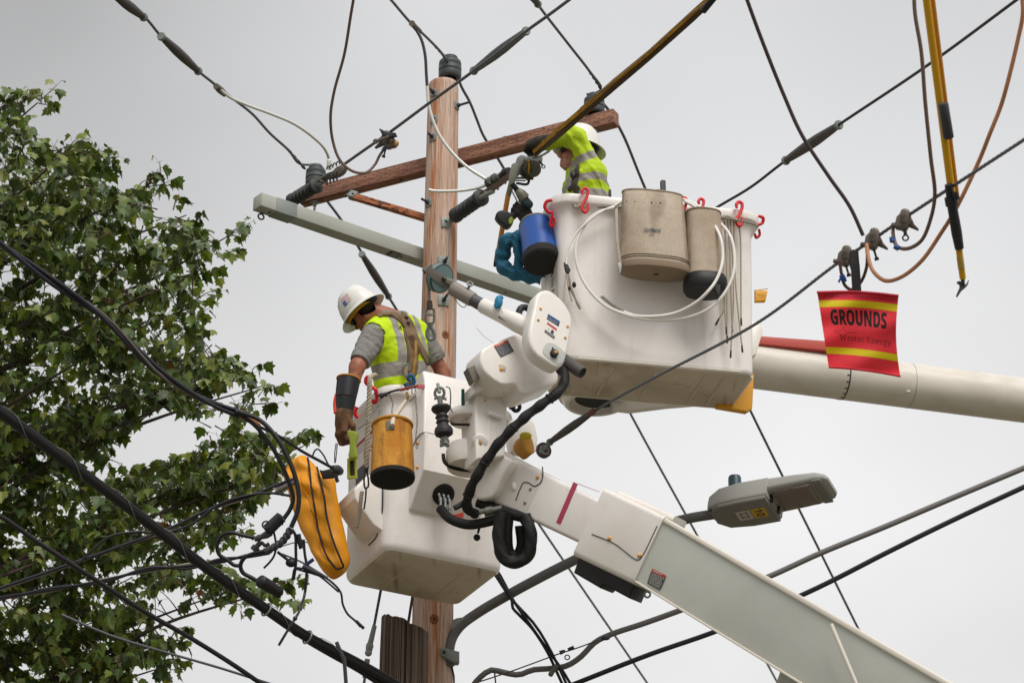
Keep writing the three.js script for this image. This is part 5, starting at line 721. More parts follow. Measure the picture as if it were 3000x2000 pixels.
{ const t = thing('telecom_cable', 'second black cable running alongside just below the thick one near the stub', 'cable'); part(t, 'sheath', sweep(path([[905, 1880], [960, 1912], [1060, 1968], [1150, 2030]], 13.55, 13.85), 0.016, 10, 20), M.cableblack); part(t, 'drop_tail', sweep(path([[985, 1880], [1002, 1905], [1010, 1950], [1014, 2020]], 13.5, 13.5), 0.011, 8, 16), M.cablegrey); }
{ // twisted triplex that splits
  const t = thing('service_drop', 'twisted dark triplex cable crossing the tree and splitting above the yellow bag', 'service cable'); const p = path([[-80, 655], [0, 712], [140, 815], [300, 930], [460, 1085], [560, 1150], [640, 1190], [700, 1212]], 13.0, 13.6);
  part(t, 'twisted_legs', lay(p, 0.0145, 0.0125, 2, 1.35), M.cablenavy); part(t, 'bare_neutral', lay(p, 0.0165, 0.0085, 1, 1.35, 60, 1.7), std('#6e6862', { roughness: 0.6, metalness: 0.4 }));
  part(t, 'split_leg', sweep(path([[690, 1205], [745, 1245], [790, 1300], [825, 1362], [850, 1425], [858, 1460], [850, 1490], [830, 1520]], 13.58, 13.45), 0.0125, 10, 22), M.cableblack);
  part(t, 'split_leg', sweep(path([[695, 1205], [760, 1230], [812, 1285], [845, 1345], [868, 1410], [875, 1460], [870, 1500], [852, 1545]], 13.56, 13.4), 0.0135, 10, 22), M.cableblack);
  part(t, 'wedge_clamp', turned(at(705, 1212, 13.62), at(765, 1250, 13.66), [[0, 0], [0, 0.02], [0.3, 0.024], [0.9, 0.012], [1, 0]], 14), std('#a06a45', { roughness: 0.6 })); part(t, 'clamp_ring', ringAt(at(707, 1212, 13.6), V(1, -0.6, 0.4), 0.02, 0.005), std('#8d4a4a'));
  part(t, 'dead_end_line', sweep(path([[760, 1250], [812, 1275], [885, 1322], [940, 1352], [980, 1374]], 13.66, 13.95), 0.009, 8, 16), M.cablenavy);
}
{ const t = thing('line_fitting', 'dark clevis and loop of wire left of the small bucket above the yellow bag', 'fitting');
  part(t, 'clevis', [turned(at(972, 1372, 13.95), at(1000, 1382, 14.0), [[0, 0], [0, 0.02], [0.5, 0.032], [0.7, 0.03], [1, 0.02], [1, 0]], 14), sweep(P3([[984, 1390], [986, 1405], [990, 1412]], 13.94), 0.012, 8, 8)], M.darksteel); part(t, 'wire_tail', sweep(P3([[914, 1338], [922, 1320], [930, 1315], [945, 1330], [956, 1350], [962, 1362]], 13.94), 0.005, 6, 16), M.cablenavy);
  part(t, 'hanging_loop', [sweep(P3([[984, 1298], [980, 1330], [980, 1356]], 13.95), 0.0035, 6, 10), sweep(P3([[988, 1298], [985, 1330], [982, 1356]], 13.95), 0.0035, 6, 10)], M.steel); }
const SG = 'thin service wires at the lower left';
function svc(label, lists, r, d0, d1, mats) { const t = thing('service_drop', label, 'service cable', SG); lists.forEach((l, i) => part(t, ['insulated_leg', 'insulated_leg', 'bare_neutral'][i % 3], sweep(path(l, d0, d1), r[i] ?? r[0], 8, 24), mats[i] || M.cablenavy)); return t; }
svc('upper thin service wires rising from left edge to the grey sleeve by the bag', [[[-60, 1745], [0, 1722], [180, 1660], [350, 1600], [500, 1545], [620, 1488], [740, 1450], [810, 1420], [862, 1402]], [[230, 1650], [260, 1620], [320, 1572], [400, 1558], [480, 1560], [560, 1535], [640, 1478], [720, 1452], [790, 1444], [850, 1452]], [[-60, 1750], [0, 1728], [180, 1665], [350, 1602], [480, 1560], [600, 1498], [700, 1468], [780, 1436]]], [0.009, 0.008, 0.006], 13.4, 13.75, [M.cablenavy, M.cableblack, std('#8b857c', { roughness: 0.6, metalness: 0.3 })]);
{ const t = thing('grey_sleeve', 'short grey dead-end sleeve at the left edge of the yellow bag', 'sleeve'); part(t, 'body', turned(at(806, 1438, 13.74), at(866, 1408, 13.76), [[0, 0], [0, 0.017], [0.5, 0.02], [1, 0.019], [1, 0]], 14), std('#77706c', { roughness: 0.6 })); part(t, 'mouth', turned(at(806, 1438, 13.735), at(812, 1435, 13.736), [[0, 0], [0, 0.0195], [1, 0.0195], [1, 0]], 14), M.galv); }
svc('lower twisted service wires running from the left edge under the leaves to the dark splices', [[[-60, 1768], [0, 1750], [150, 1728], [300, 1700], [440, 1668], [560, 1656], [640, 1645], [720, 1628], [790, 1612]], [[-60, 1772], [0, 1756], [150, 1722], [300, 1706], [440, 1662], [560, 1664], [640, 1638], [720, 1632], [790, 1620]], [[-60, 1775], [0, 1752], [150, 1732], [300, 1696], [440, 1674], [560, 1650], [640, 1650], [720, 1624]]], [0.009, 0.009, 0.006], 13.4, 13.5, [M.cableblack, M.cablenavy, std('#9a938a', { roughness: 0.6, metalness: 0.3 })]);
{ const t = thing('service_drop', 'single dark cable sagging across the lower left leaves to the bottom edge', 'service cable', SG); part(t, 'sheath', sweep(path([[-60, 1482], [0, 1512], [110, 1588], [270, 1692], [420, 1790], [560, 1870], [680, 1945], [790, 2020]], 12.8, 13.4), 0.0135, 10, 24), M.cableblack); }
{ const t = thing('service_drop', 'thin grey wire emerging from the leaves at the very bottom left', 'service cable', SG); part(t, 'strand', sweep(path([[180, 1800], [320, 1860], [500, 1915], [640, 1955], [820, 2012]], 14.5, 14.2), 0.008, 8, 16), M.cablegrey); }
{ // tangle of splices below the split
  const G = 'splice tangle left of the yellow bag', D = 13.42;
  const A = thing('cable_splice', 'fat taped splice with a wire ring, uppermost of the tangle beside the yellow bag', 'splice', G);
  part(A, 'taped_sleeve', turned(at(826, 1512, D), at(780, 1556, D), [[0, 0], [0, 0.02], [0.05, 0.034], [0.9, 0.036], [1, 0.024], [1, 0]], 18), M.cablenavy); part(A, 'wire_ring', ringAt(at(779, 1537, D - 0.03), V(0.1, 0, 1), 0.021, 0.0052), M.cableblack);
  part(A, 'connector', turned(at(795, 1560, D), at(745, 1580, D), [[0, 0], [0, 0.017], [0.3, 0.022], [0.6, 0.015], [0.7, 0.019], [1, 0.014], [1, 0]], 12), std('#4e4d4f', { roughness: 0.6, metalness: 0.3 }));
  part(A, 'looped_tail', sweep(P3([[750, 1576], [710, 1568], [676, 1560], [650, 1568], [636, 1592], [640, 1622], [665, 1640], [685, 1655], [698, 1657]], D), 0.011, 10, 20), M.cableblack); part(A, 'stub_wire', sweep(P3([[828, 1518], [826, 1538]], D), 0.006, 6), M.cableblack); part(A, 'hanging_tail', sweep(P3([[800, 1552], [806, 1580], [808, 1600], [802, 1628], [788, 1648], [772, 1664]], D), 0.0065, 7, 18), M.cablenavy);
  const B = thing('cable_splice', 'long taped lumpy splice curving below the split cable legs', 'splice', G);
  part(B, 'taped_sleeve', sweep(P3([[852, 1548], [838, 1572], [822, 1590], [800, 1604], [775, 1616]], D - 0.02), (u, a) => 0.021 + 0.003 * Math.sin(u * 40 + a * 2), 12, 14), std('#3d3c40', { roughness: 0.7 }));
  part(B, 'bolt_connector', [turned(at(742, 1612, D), at(764, 1586, D), [[0, 0], [0, 0.024], [0.4, 0.024], [0.45, 0.015], [1, 0.015], [1, 0]], 12), sweep(P3([[764, 1588], [778, 1598], [788, 1592]], D), 0.011, 8, 8)], std('#4a4441', { roughness: 0.5, metalness: 0.4 }));
  part(B, 'looped_tail', sweep(P3([[775, 1614], [740, 1622], [715, 1634], [704, 1655], [710, 1676], [740, 1694], [775, 1716]], D - 0.02), 0.012, 10, 18), M.cableblack);
  part(B, 'messenger', sweep(P3([[818, 1602], [850, 1592], [870, 1588], [900, 1588]], D + 0.1), 0.004, 6, 8), M.steel);
  const C = thing('cable_splice', 'black cable tail hanging straight down left of the yellow bag with a tape tip', 'splice', G);
  part(C, 'tail', sweep(P3([[855, 1550], [864, 1566], [866, 1610], [866, 1650], [862, 1680]], D), 0.0085, 8, 16), M.cablenavy); part(C, 'tape_tip', sweep([at(863, 1668, D), at(858, 1698, D)], 0.011, 8), M.cableblack);
  const E = thing('cable_splice', 'long wire tail hanging past the thick cable with a bead halfway', 'splice', G);
  part(E, 'clamp', [sweep([at(873, 1564, D), at(878, 1590, D)], 0.014, 10), sweep([at(876, 1580, D), at(884, 1606, D)], 0.017, 10), sweep([at(862, 1588, D), at(890, 1586, D)], 0.009, 8)], M.cablenavy); part(E, 'tail', sweep(P3([[889, 1580, D], [892, 1620, D], [898, 1660, D], [896, 1700, D], [892, 1740, D], [878, 1780, D - 0.2], [868, 1805, D - 0.6], [840, 1850, D - 0.65], [816, 1890, D - 0.65]]), 0.0078, 8, 20), M.cablenavy); part(E, 'bead', ball(at(877, 1782, D - 0.25), 0.015, 0.9, 1.2, 0.9), M.cablenavy); part(E, 'bead', ball(at(864, 1811, D - 0.66), 0.013), M.cablenavy);
  const F = thing('cable_splice', 'dark wires and connectors running from the tangle under the yellow bag tip', 'splice', G);
  part(F, 'connector', [ball(at(852, 1648, D), 0.026, 1.2, 1, 0.9), sweep([at(812, 1616, D), at(850, 1646, D)], 0.009, 8)], M.cableblack); part(F, 'connector_block', turned(at(886, 1658, D), at(935, 1684, D), [[0, 0], [0, 0.018], [0.7, 0.016], [1, 0.01], [1, 0]], 12), M.cablenavy); part(F, 'tag', sweep([at(896, 1654, D), at(918, 1638, D)], 0.011, 8), std('#26315e', { roughness: 0.5 }));
  part(F, 'upper_wire', sweep(P3([[824, 1622], [860, 1636], [890, 1650], [930, 1674], [960, 1692]], D), 0.0055, 7, 16), M.cablegrey);
  part(F, 'middle_wire', sweep(P3([[866, 1662], [900, 1668], [940, 1684], [975, 1708], [998, 1736], [1004, 1770], [1018, 1798], [1040, 1818], [1056, 1836]], D), 0.0065, 7, 18), M.cablenavy); part(F, 'lower_wire', sweep(P3([[866, 1666], [900, 1676], [930, 1684], [960, 1706], [992, 1734]], D), 0.0058, 7, 16), M.cablenavy); part(F, 'tape_tip', sweep([at(1042, 1818, D), at(1066, 1841, D)], 0.0095, 8), M.cablenavy);
}
/* ---------- right-hand lower lines ---------- */
{ const t = thing('telecom_cable', 'upper grey cable of the lower right pair, ending in a slack bend by the pole', 'cable'); part(t, 'sheath', sweep(path([[3080, 1338], [2800, 1455], [2600, 1540], [2400, 1622], [2250, 1690], [2000, 1785], [1880, 1828], [1790, 1858], [1745, 1880], [1700, 1925], [1660, 1950], [1610, 1958], [1560, 1962], [1520, 1976], [1470, 1968], [1440, 1962], [1405, 1985], [1370, 2030]], 15.2, 15.0), 0.0185, 12, 24), std('#6f6c6b', { roughness: 0.55 })); part(t, 'sag_clip', ball(at(1775, 1868, 15.0), 0.02, 1.4, 0.8, 0.8), M.darksteel);
  part(t, 'tail_clip', [turned(at(1615, 1972, 14.9), at(1632, 1948, 14.9), [[0, 0], [0, 0.016], [1, 0.013], [1, 0]], 10), ball(at(1614, 1974, 14.9), 0.017)], M.bronze); }
{ const t = thing('telecom_cable', 'lower dark cable of the lower right pair, passing behind the boom', 'cable'); part(t, 'sheath', sweep(path([[3080, 1390], [2800, 1520], [2600, 1618], [2440, 1700], [2345, 1745], [2100, 1848], [1900, 1918], [1640, 2020]], 14.6, 15.1), 0.016, 12, 24), M.cablenavy); }
{ const t = thing('messenger_wire', 'thin steel wire with small clips running just above the slack grey cable', 'wire'); part(t, 'strand', sweep(path([[1400, 1998], [1500, 1965], [1640, 1914], [1690, 1898], [1755, 1874]], 14.98, 14.98), 0.0045, 6, 16), M.cablegrey);
  part(t, 'clip', turned(at(1664, 1903, 14.96), at(1682, 1896, 14.96), [[0, 0], [0, 0.012], [1, 0.014], [1, 0]], 8), M.cablenavy); part(t, 'clip', turned(at(1640, 1912, 14.96), at(1656, 1906, 14.96), [[0, 0], [0, 0.015], [1, 0.01], [1, 0]], 8), M.darksteel); part(t, 'wire_loop', ringAt(at(1662, 1925, 14.95), V(0, 0, 1), 0.015, 0.004), M.darksteel); part(t, 'wire_tie', sweep(P3([[1448, 1960], [1454, 1985], [1454, 2020]], 14.95), 0.005, 6, 8), M.cablegrey); }
{ const t = thing('service_drop', 'loose black triplex hanging from under the small bucket to the bottom edge', 'service cable'); const p = P3([[1440, 1660, 15.1], [1462, 1690, 15.08], [1492, 1742, 15.05], [1520, 1780, 15.0], [1562, 1832, 14.98], [1610, 1905, 14.96], [1640, 1955, 14.95], [1680, 2030, 14.95]]); part(t, 'twisted_legs', lay(p, 0.0125, 0.0095, 2, 0.9), M.cableblack); part(t, 'loose_leg', sweep(P3([[1456, 1682], [1490, 1740], [1500, 1760], [1502, 1780], [1520, 1800], [1560, 1842], [1605, 1912], [1630, 1965], [1660, 2030]], 15.0), 0.0095, 8, 20), M.cablenavy); }
{ const t = thing('guy_wire', 'steel guy rod with turnbuckle left of the pole stub', 'guy wire'); const d = 14.35; part(t, 'upper_rod', sweep([at(1190, 1330, 15.1), at(1095, 1836, d)], 0.0085, 8), M.cablegrey); part(t, 'upper_sleeve', turned(at(1097, 1832, d), at(1085, 1882, d), [[0, 0], [0, 0.014], [1, 0.017], [1, 0]], 12), M.galv); part(t, 'fork', [turned(at(1085, 1880, d), at(1080, 1906, d), [[0, 0], [0, 0.014], [0.4, 0.024], [1, 0.02], [1, 0]], 12), ball(at(1079, 1912, d - 0.02), 0.022)], M.galv); part(t, 'lower_sleeve', turned(at(1076, 1930, d), at(1068, 1985, d), [[0, 0], [0, 0.017], [1, 0.015], [1, 0]], 12), M.galv); part(t, 'lower_rod', sweep([at(1070, 1975, d), at(1030, 2230, 14.0)], 0.0085, 8), M.cablegrey); }
{ const t = thing('guy_wire', 'thin dark guy wire between the pole stub and the new pole', 'guy wire'); part(t, 'strand', sweep([at(1240, 1550, 15.3), at(1190, 1860, 14.85), at(1150, 2100, 14.85)], 0.009, 8, 4, { straight: true }), M.cablenavy); }
/* ---------- things hung on the right bucket ---------- */
const RP = (x, y, z) => V(x, y, z).applyMatrix4(RB), rOn = (px, py, z) => onPlane(px, py, RP(0, 0, z), rez);
const canvasTex = tex(512, 512, (u, v) => { const w = 0.93 + 0.1 * hash3(Math.floor(u * 512), Math.floor(v * 256), 5) , n = fbm(u * 6, v * 6, 3, 4), s = fbm(u * 14 + 9, v * 9, 7, 3), l = fbm(u * 3, v * 12, 17, 3); let c = mixc(hex('#bcae9c'), hex('#a99884'), sstep(0.4, 0.7, n)); c = mixc(c, hex('#80705e'), 0.5 * sstep(0.62, 0.8, s)); c = mixc(c, hex('#cabfb0'), 0.4 * sstep(0.55, 0.75, l)); return c.map(x => x * w); });
M.canvas = std('#ffffff', { map: canvasTex, roughness: 0.92, bumpMap: grainTex, bumpScale: 0.003 });
M.leather = std('#8d7a66', { roughness: 0.8, bumpMap: grainTex, bumpScale: 0.002 });
const oval = (c, y, a, b, n = 40, wob = 0) => Array.from({ length: n }, (_, i) => { const t = -i / n * 6.28318, k = 1 + wob * (fbm(Math.cos(t) * 2, Math.sin(t) * 2, y * 5, 2) - 0.5); return RP(c[0] + Math.sign(Math.cos(t)) * a * Math.abs(Math.cos(t)) ** 0.8 * k, y, c[1] + Math.sign(Math.sin(t)) * b * Math.abs(Math.sin(t)) ** 0.8 * k); });
{
  const t = thing('tool_bag', 'wide tan canvas tool bag hanging on the front of the right bucket', 'tool bag'), c = [-0.07, 0.465];
  part(t, 'body', loft([oval(c, 1.05, 0.185, 0.055, 40, 0.05), oval(c, 0.97, 0.19, 0.085, 40, 0.07), oval(c, 0.85, 0.196, 0.098, 40, 0.08), oval(c, 0.7, 0.203, 0.102, 40, 0.08), oval(c, 0.6, 0.208, 0.104, 40, 0.06), oval(c, 0.555, 0.211, 0.105, 40, 0.03)], false, false, 0.9), M.canvas);
  part(t, 'base', loft([oval(c, 0.556, 0.216, 0.109), oval(c, 0.53, 0.218, 0.11), oval(c, 0.516, 0.212, 0.106), oval(c, 0.512, 0.19, 0.092)].map(s => s), true, true, 0.5), M.leather);
  part(t, 'base_seam', [0.575, 0.59].map(y => sweep(oval(c, y, 0.2115, 0.1075).filter((_, i) => i % 2 === 0), 0.0022, 5, 4, { closed: true, n: 60 })), std('#776655'));
  part(t, 'drain_grommet', turned(RP(c[0] + 0.01, 0.5125, c[1]), RP(c[0] + 0.01, 0.509, c[1]), [[0, 0], [0, 0.016], [1, 0.016], [1, 0]], 16), std('#4b3a2c'));
  part(t, 'top_hem', sweep(oval(c, 1.05, 0.186, 0.057).filter((_, i) => i % 2 === 0), 0.006, 6, 4, { closed: true, n: 60 }), M.canvas);
  for (const x of [1836, 1860, 1910, 1935]) part(t, 'rivet', ball(rOn(x, 590 + (x - 1836) * 0.03, c[1] + 0.09), 0.0045), M.bronze);
  part(t, 'side_strap', [slab([[1802, 612], [1810, 606], [1812, 700], [1821, 768], [1814, 771], [1804, 700]], RP(0, 0, c[1] + 0.045), rez, 0.008, 0.0015)], M.canvas); part(t, 'strap_clip', [slab([[1810, 770], [1821, 768], [1822, 780], [1819, 800], [1815, 800], [1812, 782]], RP(0, 0, c[1] + 0.055), rez, 0.006, 0.001)], M.steel);
  const ink = std('#3f4b5c', { roughness: 0.9 }), zf = c[1] + 0.1075, ln = (q, w) => slab(q.map(([x, y], i) => [x, y]), RP(0, 0, zf), rez, 0.0012, 0);
  part(t, 'printed_mark', [[[1886, 667], [1904, 671], [1904, 672.6], [1886, 669]], [[1888, 674], [1904, 673.6], [1904, 675], [1888, 676]], [[1937, 670], [1919, 672], [1919, 673.6], [1937, 672]], [[1936, 678], [1919, 675], [1919, 676.4], [1936, 680]], [[1905, 670], [1911, 667], [1918, 670], [1919, 675], [1912, 679], [1906, 676], [1905, 673], [1908, 675], [1912, 676], [1916, 674], [1915, 671.5], [1911, 670], [1907, 672]], [[1903, 685], [1918, 686], [1918, 687.6], [1903, 686.6]]].map(q => ln(q)), ink);
}
{
  const t = thing('ditty_bag', 'narrow tan canvas bag with a black rubber base beside the wide bag', 'tool bag'), c = [0.24, 0.47];
  part(t, 'body', loft([oval(c, 0.945, 0.105, 0.085, 36, 0.06), oval(c, 0.8, 0.112, 0.1, 36, 0.07), oval(c, 0.6, 0.112, 0.1, 36, 0.06), oval(c, 0.5, 0.113, 0.1, 36, 0.02)], false, false, 0.9), M.canvas);
  part(t, 'rubber_base', loft([oval(c, 0.512, 0.12, 0.107), oval(c, 0.49, 0.13, 0.118), oval(c, 0.44, 0.13, 0.118), oval(c, 0.418, 0.12, 0.108), oval(c, 0.414, 0.1, 0.09)], true, true, 0.6), M.rubber);
  part(t, 'top_hem', sweep(oval(c, 0.945, 0.107, 0.087).filter((_, i) => i % 2 === 0), 0.006, 6, 4, { closed: true, n: 50 }), M.canvas);
  part(t, 'base_strap', [slab([[2092, 826], [2112, 834], [2112, 862], [2104, 866], [2096, 850], [2086, 838]], RP(0, 0, c[1] + 0.12), rez, 0.02, 0.004)], M.rubber);
}
{ // coil of white wire
  const t = thing('wire_coil', 'large loose coil of white wire looped over the front of the right bucket', 'wire coil');
  const Z = [[540, 150, .42], [420, 190, .40], [340, 270, .39], [290, 380, .38], [285, 480, .38], [310, 580, .38], [370, 690, .39], [470, 790, .4], [600, 850, .42], [750, 885, .44], [900, 890, .46], [1050, 865, .5], [1180, 800, .54], [1270, 700, .56], [1320, 580, .57], [1325, 450, .57], [1300, 340, .56], [1230, 250, .5], [1130, 170, .44], [1010, 105, .39], [900, 80, .372], [740, 72, .372], [630, 95, .385], [540, 140, .40], [460, 175, .42], [370, 240, .41], [290, 320, .39], [240, 410, .38], [225, 480, .37], [222, 525, .37]];
  const W = (l) => l.map(([x, y, z]) => rOn(1560 + x / 2.24, 540 + y / 2.24, z)); const white = std('#e9e6e0', { roughness: 0.5 });
  part(t, 'outer_turn', sweep(W(Z.slice(0, 24)), 0.0095, 10, 18), white);
  part(t, 'loose_end', sweep(W(Z.slice(23)), 0.0065, 8, 14), white);
  part(t, 'inner_turn', sweep(W([[450, 730, .4], [540, 800, .41], [660, 858, .43], [800, 866, .46], [950, 840, .5], [1080, 770, .57], [1150, 705, .612], [1200, 640, .62], [1235, 560, .62], [1250, 470, .61], [1235, 350, .6], [1170, 235, .52], [1080, 155, .44], [1000, 110, .4]]), 0.0095, 10, 18), white);
  part(t, 'cut_end', sweep(W([[455, 735, .402], [520, 785, .41], [600, 830, .42]]), 0.0105, 10, 10), std('#8d8a86'));
}
{
  const t = thing('wire_tails', 'frayed wire tails with black clips on the left face of the right bucket', 'wire tails'); const Q = (l, z = .36) => l.map(([x, y]) => rOn(x, y, z));
  part(t, 'tail', sweep(Q([[1664, 800], [1672, 840], [1688, 880], [1700, 905]]), (u) => 0.006 + 0.003 * Math.sin(u * 9) ** 2, 8, 12), std('#8f887e', { roughness: 0.7 })); part(t, 'tail', sweep(Q([[1660, 796], [1664, 830], [1672, 868], [1676, 882]]), 0.006, 8, 12), M.rope); part(t, 'tail', sweep(Q([[1656, 806], [1654, 850], [1650, 880]]), 0.004, 7, 10), M.rope);
  part(t, 'black_clip', [slab([[1653, 768], [1660, 766], [1672, 790], [1668, 800], [1660, 800], [1656, 786]], RP(0, 0, .37), rez, 0.02, 0.003)], M.rubber); part(t, 'black_knob', [ball(rOn(1682, 834, .37), 0.016, 0.8, 1.2, 0.8), ball(rOn(1668, 844, .37), 0.01, 0.8, 1.4, 0.8)], M.rubber);
}
function sHook(pts, z, r, label, side) { const t = single('red_hook', label, 'hook', sweep(pts.map(([x, y, zz]) => side ? at(x, y, zz ?? z) : rOn(x, y, zz ?? z)), (u) => r * (u < 0.05 || u > 0.95 ? 0.8 : 1), 10, 18), M.red, 'red plastic rim hooks'); return t; }
const hook = (x, y, s = 1, cut = 10) => [[x - 8, y + 18], [x - 9, y + 8], [x - 2, y], [x + 7, y + 5], [x + 7, y + 20], [x, y + 36], [x - 7, y + 48], [x - 8, y + 62], [x - 1, y + 71], [x + 7, y + 64], [x + 8, y + 46]].slice(0, cut + 1).map(([a, b]) => [x + (a - x) * s, y + (b - y) * s]);
sHook(hook(1714, 551), 0.385, 0.0095, 'red hook over the rim at the front left, beside the rope knot');
sHook(hook(1846, 566, 0.9, 4), 0.372, 0.0095, 'small red hook tip showing above the rim left of the wide bag');
sHook(hook(2004, 578, 0.95), 0.385, 0.0095, 'red hook between the wide bag and the narrow bag');
sHook(hook(2055, 582, 0.85, 5), 0.385, 0.0095, 'red hook on the rim above the narrow bag');
sHook(hook(2167, 591), 0.385, 0.0105, 'red hook on the rim at the right, above the hanging cords');
sHook([[2222, 632, 14.75], [2236, 638, 14.75], [2234, 652, 14.75], [2216, 658, 14.73], [2206, 650, 14.72]], 14.75, 0.0105, 'upper red hook around the right corner of the rim', true);
sHook([[2224, 670, 14.78], [2226, 688, 14.78], [2216, 696, 14.77], [2212, 684, 14.77]], 14.78, 0.0085, 'lower red hook below the right corner of the rim', true);
sHook([[1618, 586, 14.48], [1602, 590, 14.48], [1596, 606, 14.48], [1606, 620, 14.48], [1622, 622, 14.48]], 14.48, 0.0105, 'red hook around the left corner of the rim above the blue tub', true);
sHook([[1620, 620, 14.47], [1616, 640, 14.47], [1612, 658, 14.47], [1618, 664, 14.47], [1624, 650, 14.47], [1622, 636, 14.47]], 14.47, 0.0085, 'red hook link between the rim and the blue tub', true);
{ const t = thing('rim_rope', 'thin grey rope strung under the rim of the right bucket', 'rope'); part(t, 'rope', sweep([[1612, 668, 14.62], [1630, 626, 14.56], [1656, 606, 14.5], [1690, 604, 14.49], [1720, 607, 14.49], [1800, 607, 14.49], [2000, 626, 14.5], [2130, 640, 14.52], [2200, 654, 14.56], [2222, 664, 14.62]].map(p => at(...p)), 0.0055, 7, 16), M.ropegrey); part(t, 'knot', [sweep(P3([[1680, 600, 14.46], [1690, 608, 14.45], [1700, 602, 14.45], [1712, 608, 14.46]]), 0.011, 8, 8)], M.rope); part(t, 'rope_tail', sweep(P3([[1672, 594], [1684, 600]], 14.46), 0.007, 6), M.rubber); }
{ // hanging cords, each a thing of its own
  const spec = [[2100, 632, 2122, 905, 2106, 935, 'cord slanting inward with a black tip at its left'], [2112, 634, 2118, 820, 2128, 960, 'cord hanging beside the narrow bag with paired black ends'], [2122, 636, 2130, 800, 2131, 985, 'straight cord, second to left of the long ones'], [2132, 638, 2142, 830, 2146, 955, 'cord with a short black clip at half length'], [2140, 640, 2150, 880, 2142, 1028, 'longest braided cord reaching lowest on the bucket'], [2150, 642, 2156, 830, 2174, 1012, 'rightmost braided cord with a dark flared tip'], [2158, 642, 2170, 700, 2172, 934, 'short pale cord at the right edge']];
  spec.forEach(([x0, y0, x1, y1, x2, y2, l]) => { const t = thing('cord', 'grey ' + l, 'cord', 'cords hanging on the right bucket'); const p = [rOn(x0, y0, .385), rOn(x1 - 3, (y0 + y1) / 2, .35), rOn(x1, y1, .34), rOn(x2, y2, .335)]; part(t, 'braid', lay(p, 0.0028, 0.0032, 2, 0.035), M.rope); const e = p[3], d = e.clone().sub(p[2]).normalize(); part(t, 'black_tip', turned(e.clone().addScaledVector(d, -0.005), e.clone().addScaledVector(d, 0.045), [[0, 0], [0, 0.005], [0.8, 0.0065], [1, 0.005], [1, 0]], 8), M.rubber); });
  const t = thing('knotted_cord', 'clump of knotted grey cord under the rim at the right of the bucket', 'cord'); part(t, 'knots', [lay([rOn(2090, 632, .4), rOn(2110, 638, .41), rOn(2130, 636, .41), rOn(2160, 646, .4)], 0.009, 0.005, 3, 0.05)].flat(), M.rope);
}
{ // company name on the left side
  const c = document.createElement('canvas'); c.width = 512; c.height = 192; const x = c.getContext('2d'); x.fillStyle = '#d9d3ca'; x.fillRect(0, 0, 512, 192); x.fillStyle = '#23252a'; x.font = '150px sans-serif'; x.fillText('evergy', 14, 130); const tx = new THREE.CanvasTexture(c); tx.colorSpace = THREE.SRGBColorSpace;
  const q = (y, z) => { const tt = y / 1.07; const w = (1.18 + (1.24 - 1.18) * tt) / 2; return [-w - 0.0025, y, z]; };
  part(liftR.children[0], 'company_name', quadIn(RB, [q(0.40, 0.0), q(0.86, 0.0), q(0.86, 0.2), q(0.40, 0.2)]), std('#ffffff', { map: tx, roughness: 0.4 }));
}
{ // blue tub with teal cover
  const t = thing('blue_tub', 'blue plastic tub with black base hanging at the left of the right bucket', 'tub'); const top = at(1571, 662, 14.66), ax = CR.clone().multiplyScalar(0.10).addScaledVector(CU, -0.70).addScaledVector(CF, -0.70).normalize(), P = (f) => top.clone().addScaledVector(ax, f);
  part(t, 'wall', turned(P(0), P(0.30), [[0, 0.098], [0, 0.104], [0.05, 0.105], [1, 0.113], [1, 0.105], [0.05, 0.098], [0, 0.098]], 44), std('#1a4f9e', { roughness: 0.38 }));
  part(t, 'rim', ringAt(P(0.0), ax, 0.102, 0.007, 40, 8), std('#8d8478')); part(t, 'base', turned(P(0.27), P(0.335), [[0, 0.1145], [0.5, 0.117], [0.85, 0.115], [1, 0.104], [1, 0]], 44), std('#171411', { roughness: 0.75, bumpMap: grainTex, bumpScale: 0.004 }));
  const d = thing('teal_cover', 'crumpled teal cloth cover hanging behind the blue tub', 'cover'); const clo = std('#17607c', { roughness: 0.7, bumpMap: grainTex, bumpScale: 0.003 });
  part(d, 'cloth', [sweep(P3([[1532, 692, 14.72], [1508, 698, 14.72], [1484, 706, 14.74], [1474, 740, 14.76], [1470, 765, 14.76], [1482, 786, 14.74], [1510, 800, 14.72], [1545, 808, 14.7], [1585, 812, 14.7]]), (u, a) => 0.042 + 0.008 * Math.sin(a * 5 + u * 9) + 0.006 * Math.sin(u * 38), 16, 14)], clo); part(d, 'gathered_edge', sweep(P3([[1508, 690, 14.7], [1518, 740, 14.68], [1524, 790, 14.68], [1560, 806, 14.66], [1596, 800, 14.66]]), (u, a) => 0.026 + 0.005 * Math.sin(a * 4 + u * 30), 12, 14), clo);
}
